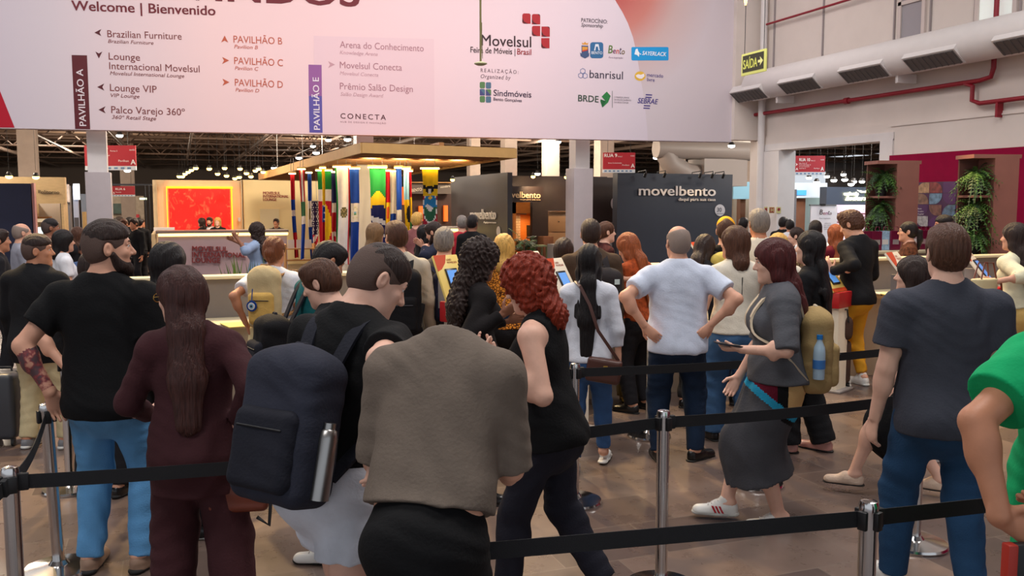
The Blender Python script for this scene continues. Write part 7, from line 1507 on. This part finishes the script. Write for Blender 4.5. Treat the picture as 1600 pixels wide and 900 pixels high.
def leo():
    m = cloth('leopard print', (206, 130, 44)); nt = m.node_tree; b = nt.nodes['Principled BSDF']; tc = nt.nodes.new('ShaderNodeTexCoord'); vo = nt.nodes.new('ShaderNodeTexVoronoi'); vo.inputs['Scale'].default_value = 38; vo.feature = 'DISTANCE_TO_EDGE'
    cr = nt.nodes.new('ShaderNodeValToRGB'); e = cr.color_ramp.elements; e[0].position = .06; e[0].color = srgb(60, 26, 14); e[1].position = .12; e[1].color = srgb(220, 140, 50); nt.links.new(tc.outputs['Object'], vo.inputs[0]); nt.links.new(vo.outputs['Distance'], cr.inputs[0]); nt.links.new(cr.outputs[0], b.inputs['Base Color']); return m
person('leopard_woman', 'blond woman in an orange leopard-print blouse at the desk', 787, 450, 7.75, vt=368, head=10, fem=True, hair=('bob', 'blond', .1), skin='light', top=dict(style='blouse', mat=leo()), bottom=dict(style='trousers', mat=C_dk), shoes=dict(style='flat', mat=S_black))
person('dark_hair_kiosk', 'woman with dark hair half hidden behind the black-haired blouse woman at the desk', 880, 450, 8.15, vt=374, head=20, fem=True, hair=('bob', 'dark', .12), skin='light', top=dict(style='long', mat=C_dk), bottom=dict(style='trousers', mat=C_dk), shoes=dict(style='flat', mat=S_black))
bj = person('brown_jacket_man', 'short-haired man in a brown jacket with a square dark backpack at the kiosk', 922, 460, 7.9, vt=345, head=-6, hyaw=4, w=1.1, hair=('short', 'dark'), skin='light', top=dict(style='blazer', mat=cloth('brown jacket cloth', (74, 58, 46)), hem=-.12), bottom=dict(style='trousers', mat=C_dk), shoes=dict(style='dress', mat=S_black))
def label_tag(e, c, R_, d):
    p = c-d['fw']*(d['d']*.5+.004)+d['rt']*d['w']*.33+d['up']*d['h']*.30; M = Matrix.Translation(Vector(p))@Matrix(R_.tolist()).to_4x4(); MB().box((-.022, -.003, -.022), (.022, .003, .022), M).build('patch', mat('pale patch', (190, 206, 206), rough=.5), e)
backpack(bj, 'square dark grey backpack with a pale patch on the brown-jacketed man', cloth('graphite pack cloth', (46, 42, 44)), .34, .44, .17, .10, None, False, .13, None, label_tag, .06)
person('orange_woman', 'woman with long auburn hair in an orange patterned blouse, head bowed at the desk', 1000, 470, 8.1, vt=362, head=-48, hpitch=22, lean=8, fem=True, hair=('long', 'auburn', .42), skin='light', top=dict(style='blouse', mat=cloth('rust blouse cloth', (150, 66, 30), var=.4, vscale=30)), bottom=dict(style='trousers', mat=C_dk), shoes=dict(style='flat', mat=S_black), R=('px', 975, 436, 7.95))
person('brown_hair_bowed', 'woman with dark brown hair bowed behind the right shoulder of the white polo man', 1088, 470, 8.2, vt=364, head=40, hpitch=25, lean=8, fem=True, hair=('long', 'dark', .3), skin='light', top=dict(style='long', mat=C_dk), bottom=dict(style='trousers', mat=C_dk), shoes=dict(style='flat', mat=S_black))
cm_ = person('cap_man', 'man in a yellow cap with a yellow and black backpack', 1132, 450, 8.4, vt=341, head=10, hair=('cap', 'brown'), skin='light', top=dict(style='tee', mat=C_black), bottom=dict(style='trousers', mat=C_navy), shoes=dict(style='sneaker', mat=S_black))
backpack(cm_, 'yellow backpack with a black pocket on the man in the yellow cap', cloth('lemon pack cloth', (206, 182, 92)), .28, .42, .16, .0, MATS['graphite pack cloth'])
person('grey_hair_man', 'tall grey-haired man in a cream shirt right of the yellow cap', 1184, 450, 8.35, vt=329, head=-4, w=1.08, hair=('short', 'grey'), skin='tan', top=dict(style='long', mat=C_cream, collar=True), bottom=dict(style='trousers', mat=C_dk), shoes=dict(style='dress', mat=S_black))
person('blond_hidden', 'blond woman almost hidden behind the wine-haired woman in grey', 1214, 470, 7.9, vt=367, head=0, fem=True, hair=('bob', 'blond', .1), skin='light', top=dict(style='long', mat=C_cream), bottom=dict(style='trousers', mat=C_dk), shoes=dict(style='flat', mat=S_black))
person('yellow_trouser_man', 'curly brown-haired man in a black shirt and mustard yellow trousers tapping a kiosk', 1336, 480, 9.25, 1.83, head=-30, hyaw=-18, hpitch=22, hair=('messy', 'brown'), skin='light', top=dict(style='long', mat=C_blackj, hem=-.10, off=.02, collar=True, name='shirt'), bottom=dict(style='slim', mat=cloth('mustard chino', (206, 148, 40))), shoes=dict(style='sneaker', mat=S_white, sole=S_wsole), L=('px', 1300, 424, 9.1), Lh=(-.7, -.6, -1), R=(.18, .25, 1.1), fdL=(-.2, .5, .8), feet=((-.10, .03, 0, -8), (.12, -.03, 0, 10)))
cw = person('cream_blouse_woman', 'woman with long dark hair in a cream blouse and yellow-beige trousers at the right edge', 1592, 480, 8.3, vt=350, head=-24, lean=6, hyaw=-20, fem=True, hair=('long', 'dark', .45), skin='light', top=dict(style='blouse', mat=cloth('pale yellow blouse', (222, 216, 186)), hem=.02), bottom=dict(style='wide', mat=cloth('sand trousers', (206, 172, 104)), rise=.12), shoes=dict(style='flat', mat=S_black), L=('px', 1556, 440, 8.0), Lh=(-.6, -1, -.5))
e = worn(cw, 'tote_bag', 'cream tote bag with brown leather straps on the forearm of the cream-bloused woman', 'bag'); c = np.array(cw['W'].inverted()@P(1538, 456, 7.98)); ct = mat('cream leather', (222, 206, 160), rough=.5)
blob('bag_body', [cone(c+V3(0, 0, .13), c+V3(0, 0, -.12), .165, .125, .02, (0, 1, 0), .38), half(c+V3(0, 0, .12), (0, 0, 1), .01), half(c+V3(0, 0, -.14), (0, 0, -1), .02)], .009, ct, e)
for k in (-1, 1): MB().tube([tuple(c+V3(-.10, k*.04, .10)), tuple(c+V3(-.05, k*.03, .26)), tuple(c+V3(.06, k*.03, .26)), tuple(c+V3(.10, k*.04, .10))], .007, 6).build('handle', lea, e)
MB().strap([tuple(c+V3(.14, -.05, .11)), tuple(c+V3(.17, -.06, -.1)), tuple(c+V3(.15, -.05, -.26))], (1, 0, 0), .02, .005).build('strap', lea, e)
person('edge_man', 'brown-haired man cut by the right edge behind the cream blouse', 1622, 470, 8.9, vt=352, head=-60, hair=('short', 'brown'), skin='light', top=dict(style='long', mat=C_cream), bottom=dict(style='trousers', mat=C_dk), shoes=dict(style='dress', mat=S_black))
# ---- behind the desks
floral = cloth('brown floral blouse', (78, 44, 30), var=.7, vscale=34)
st_w = person('ponytail_staff', 'woman with glasses and black ponytail in a brown floral blouse behind the desk', 1418, 420, 11.0, vt=347, head=-72, fem=True, w=1.1, hair=('pony', 'black'), glasses=True, skin='light', top=dict(style='blouse', mat=floral), bottom=dict(style='trousers', mat=C_dk), shoes=dict(style='flat', mat=S_black))
e = worn(st_w, 'shoulder_bag', 'dark shoulder bag with a white tag on the ponytailed woman', 'bag'); c = st_w['waist']+V3(-.20, -.05, .02); blob('bag_body', [boxp(c, (.05, .15, .17), .03, .02)], .012, C_dk, e); MB().box(tuple(c+V3(-.056, -.03, -.1)), tuple(c+V3(-.05, .09, -.06))).build('white_tag', M_white, e); MB().tube([tuple(c+V3(0, -.1, .15)), tuple(st_w['SH'][-1]+V3(0, 0, .07)), tuple(c+V3(0, .1, .15))], .01, 6).build('strap', C_dk, e)
person('bearded_staff', 'bearded young man with black hair looking left in front of the purple collage', 1474, 420, 11.2, vt=338, head=-74, hair=('fade', 'black'), beard='black', skin='tan', top=dict(style='tee', mat=C_cream), bottom=dict(style='trousers', mat=C_dk), shoes=dict(style='sneaker', mat=S_black))
person('auburn_long', 'woman with long auburn hair in a wine-red top left of the curly-haired man', 1304, 420, 11.2, vt=352, head=-15, fem=True, hair=('long', 'auburn', .4), skin='light', top=dict(style='long', mat=cloth('wine top', (96, 20, 34))), bottom=dict(style='trousers', mat=C_dk), shoes=dict(style='flat', mat=S_black))
wsm = person('white_shirt_pack', 'man in a white shirt with a black backpack in front of the roll-up banner', 1272, 420, 11.6, vt=346, head=22, hair=('short', 'black'), skin='brown', top=dict(style='long', mat=C_white), bottom=dict(style='trousers', mat=C_dk), shoes=dict(style='dress', mat=S_black))
backpack(wsm, 'black backpack on the man before the roll-up banner', MATS['black bag cloth'], .3, .44, .16, .06)
person('hall_woman_a', 'dark-haired woman with pale face left of the roll-up banner', 1244, 420, 12.0, vt=356, head=-70, fem=True, hair=('updo', 'dark'), skin='fair', top=dict(style='long', mat=C_dk), bottom=dict(style='trousers', mat=C_dk), shoes=dict(style='flat', mat=S_black))
person('hall_man_b', 'man in white with a crossed dark strap by the wooden doors', 1233, 400, 17.0, vt=344, head=15, hair=('short', 'black'), skin='tan', top=dict(style='long', mat=C_white), bottom=dict(style='trousers', mat=C_dk), shoes=dict(style='dress', mat=S_black), face=False)
person('hall_man_c', 'person in black beside the white pillar of the side opening', 1222, 400, 17.5, vt=340, head=40, hair=('short', 'black'), skin='tan', top=dict(style='blazer', mat=C_blackj), bottom=dict(style='trousers', mat=C_dk), shoes=dict(style='dress', mat=S_black), face=False)
person('hall_man_d', 'dark-haired person in black between the blue-black panel and the red pipe', 1160, 400, 16.0, vt=341, head=30, hair=('short', 'black'), skin='tan', top=dict(style='blazer', mat=C_blackj), bottom=dict(style='trousers', mat=C_dk), shoes=dict(style='dress', mat=S_black), face=False)
person('profile_woman', 'woman in profile with tied brown hair, in front of the dark brown wall', 945, 420, 10.6, vt=347, head=78, fem=True, hair=('updo', 'brown'), skin='fair', top=dict(style='blouse', mat=cloth('wine floral', (66, 30, 30), var=.6, vscale=30)), bottom=dict(style='trousers', mat=C_dk), shoes=dict(style='flat', mat=S_black))
person('bob_woman', 'woman with light brown bob in a black jacket beside the flags', 586, 420, 10.4, vt=350, head=38, fem=True, hair=('bob', 'light', .08), skin='light', top=dict(style='blazer', mat=C_blackj), bottom=dict(style='trousers', mat=C_dk), shoes=dict(style='flat', mat=S_black))
person('navy_suit_man', 'bearded man in a navy suit looking down at his phone behind the desks', 686, 420, 11.0, vt=346, head=-72, hpitch=22, hair=('short', 'dark'), beard='dark', skin='light', top=dict(style='blazer', mat=C_navy, collar=C_white), bottom=dict(style='trousers', mat=C_navy), shoes=dict(style='dress', mat=S_black), L=('px', 664, 388, 10.8), R=('px', 662, 386, 11), Lh=(-.5, -1, -.6), Rh=(.5, -1, -.6))
person('black_dress_lounge', 'woman with long black hair in black, left of the navy-suited man', 663, 420, 11.9, vt=352, head=60, fem=True, hair=('straight', 'black', .4), skin='tan', top=dict(style='long', mat=C_black), bottom=dict(style='trousers', mat=C_black), shoes=dict(style='flat', mat=S_black))
person('mauve_man', 'blond person in a mauve top behind the yellow flag', 652, 400, 14.5, vt=333, head=20, hair=('short', 'blond'), skin='light', top=dict(style='tee', mat=cloth('mauve tee', (136, 84, 84))), bottom=dict(style='trousers', mat=C_dk), shoes=dict(style='sneaker', mat=S_black), face=False)
person('red_shirt_man', 'capped person in a red shirt in front of the charcoal side wall', 722, 400, 14.5, vt=338, head=-15, hair=('short', 'grey'), skin='light', top=dict(style='tee', mat=cloth('red tee', (176, 44, 56))), bottom=dict(style='trousers', mat=C_dk), shoes=dict(style='sneaker', mat=S_black), face=False)
person('black_walker', 'person in black walking past the charcoal side wall', 738, 400, 14.0, vt=337, head=20, hair=('short', 'black'), skin='brown', top=dict(style='long', mat=C_black), bottom=dict(style='trousers', mat=C_black), shoes=dict(style='dress', mat=S_black), face=False)
bwm = person('blue_shirt_woman', 'woman with long dark curls in a pale blue shirt gesturing before the lilac counter', 403, 400, 13.6, vt=350, head=-78, fem=True, w=1.08, hair=('curly', 'dark', .24), skin='brown', glasses=True, top=dict(style='blouse', mat=cloth('pale blue shirt', (138, 156, 186)), hem=-.1), bottom=dict(style='trousers', mat=C_dk), shoes=dict(style='flat', mat=S_black), L=('px', 370, 372, 13.2), R=('px', 366, 376, 13.8), Lh=(-.4, -.6, -1), Rh=(.4, -.6, -1))
# ---- lounge staff behind the counter
person('staff_left', 'dark-haired person behind the lounge counter, leftmost of the three before the red panel', 316, 355, 25.6, 1.66, seat=.70, head=-80, fem=True, hair=('bob', 'dark', .08), skin='light', top=dict(style='long', mat=C_dk), bottom=dict(style='trousers', mat=C_dk), face=False, feet=((-.1, .3, 0, 0), (.1, .3, 0, 0)))
person('staff_mid', 'bearded person in white behind the lounge counter, middle of the three before the red panel', 328, 355, 25.7, 1.70, seat=.70, head=180, hair=('short', 'dark'), beard='dark', skin='light', top=dict(style='long', mat=C_white), bottom=dict(style='trousers', mat=C_dk), feet=((-.1, .3, 0, 0), (.1, .3, 0, 0)))
person('staff_right', 'blond woman in a black jacket behind the lounge counter before the red panel', 340.5, 355, 25.6, 1.70, seat=.70, head=175, fem=True, hair=('long', 'blond', .2), skin='fair', top=dict(style='blazer', mat=C_blackj), bottom=dict(style='trousers', mat=C_dk), feet=((-.1, .3, 0, 0), (.1, .3, 0, 0)))
person('staff_door', 'dark-haired person behind the right end of the lounge counter, before the cream door', 432, 355, 25.8, 1.66, seat=.68, head=180, hair=('short', 'dark'), skin='tan', top=dict(style='blazer', mat=C_blackj), bottom=dict(style='trousers', mat=C_dk), feet=((-.1, .3, 0, 0), (.1, .3, 0, 0)))
# ---- far left
person('bald_man', 'bald man in a pale grey shirt standing before the navy wall', 35, 420, 11.0, vt=350, head=50, w=1.05, hair=('bald', 'grey'), skin='light', top=dict(style='long', mat=cloth('pale grey shirt', (150, 150, 162))), bottom=dict(style='trousers', mat=C_navy), shoes=dict(style='dress', mat=S_black))
person('brown_tee_man', 'dark-skinned man in a brown tee in front of the cream niche', 80, 420, 12.0, vt=343, head=58, hair=('buzz', 'black'), skin='brown', top=dict(style='tee', mat=cloth('brown tee', (92, 58, 44))), bottom=dict(style='trousers', mat=C_dk), shoes=dict(style='sneaker', mat=S_black))
person('black_bob_woman', 'woman with black bob and white top just right of the black jacket man', 100, 430, 9.8, vt=361, head=50, fem=True, hair=('bob', 'black', .1), skin='light', top=dict(style='tee', mat=C_white), bottom=dict(style='trousers', mat=C_dk), shoes=dict(style='flat', mat=S_black))
person('dark_top_woman', 'brown-haired woman in a dark top left of the white column, arm held out', 124, 420, 13.0, vt=356, head=-70, fem=True, hair=('long', 'brown', .2), skin='light', top=dict(style='tee', mat=C_dk), bottom=dict(style='trousers', mat=C_dk), shoes=dict(style='flat', mat=S_black), L=(-.1, .4, 1.05), R=(.1, .4, 1.05))
bl2 = person('badge_woman', 'dark-haired woman in a blue shirt with a white badge left of the bearded man', 137, 430, 10.0, vt=376, head=165, fem=True, hair=('updo', 'black'), skin='brown', top=dict(style='blouse', mat=cloth('blue shirt', (96, 124, 176))), bottom=dict(style='trousers', mat=C_dk), shoes=dict(style='flat', mat=S_black))
e = worn(bl2, 'name_badge', 'white name badge on the blue shirt of the woman at far left', 'badge'); c = bl2['waist']+V3(.0, .17, .10); MB().box(tuple(c+V3(-.05, 0, -.06)), tuple(c+V3(.05, .006, .06))).build('card', M_white, e); MB().tube([tuple(c+V3(0, 0, .06)), tuple(bl2['nb']+V3(.06, .10, -.02))], .004, 5).tube([tuple(c+V3(0, 0, .06)), tuple(bl2['nb']+V3(-.06, .10, -.02))], .004, 5).build('lanyard', C_navy, e)
person('edge_walker', 'person in dark clothes cut by the left edge before the navy wall', -2, 420, 9.6, vt=360, head=60, hair=('short', 'dark'), skin='tan', top=dict(style='long', mat=C_dk), bottom=dict(style='trousers', mat=C_dk), shoes=dict(style='dress', mat=S_black))
far = [(180, 342, 20.5, 'black'), (188, 339, 22, 'dark'), (196, 343, 20, 'brown'), (204, 340, 21.5, 'black'), (212, 342, 19.6, 'dark'), (219, 341, 21, 'black'), (222, 343, 24, 'dark')]
where = ['leftmost of those in the left aisle', 'taller, second from the left in the aisle', 'in a pale top among the dark walkers in the aisle', 'in the middle of the left aisle', 'right of the aisle middle, closest of them', 'right side of the left aisle', 'at the navy portal end of the aisle']
for k, (u_, vt_, D_, hc_) in enumerate(far):
    person('aisle%d' % k, 'distant walker, '+where[k], u_, 400, D_, vt=vt_, head=(-20, 30, 180, 10, 200, -40, 90)[k], hair=('short', hc_), skin='tan', face=False, top=dict(style='blazer' if k % 2 else 'long', mat=C_blackj if k != 2 else C_beige), bottom=dict(style='trousers', mat=C_dk), shoes=dict(style='dress', mat=S_black), group='walkers in the left aisle')
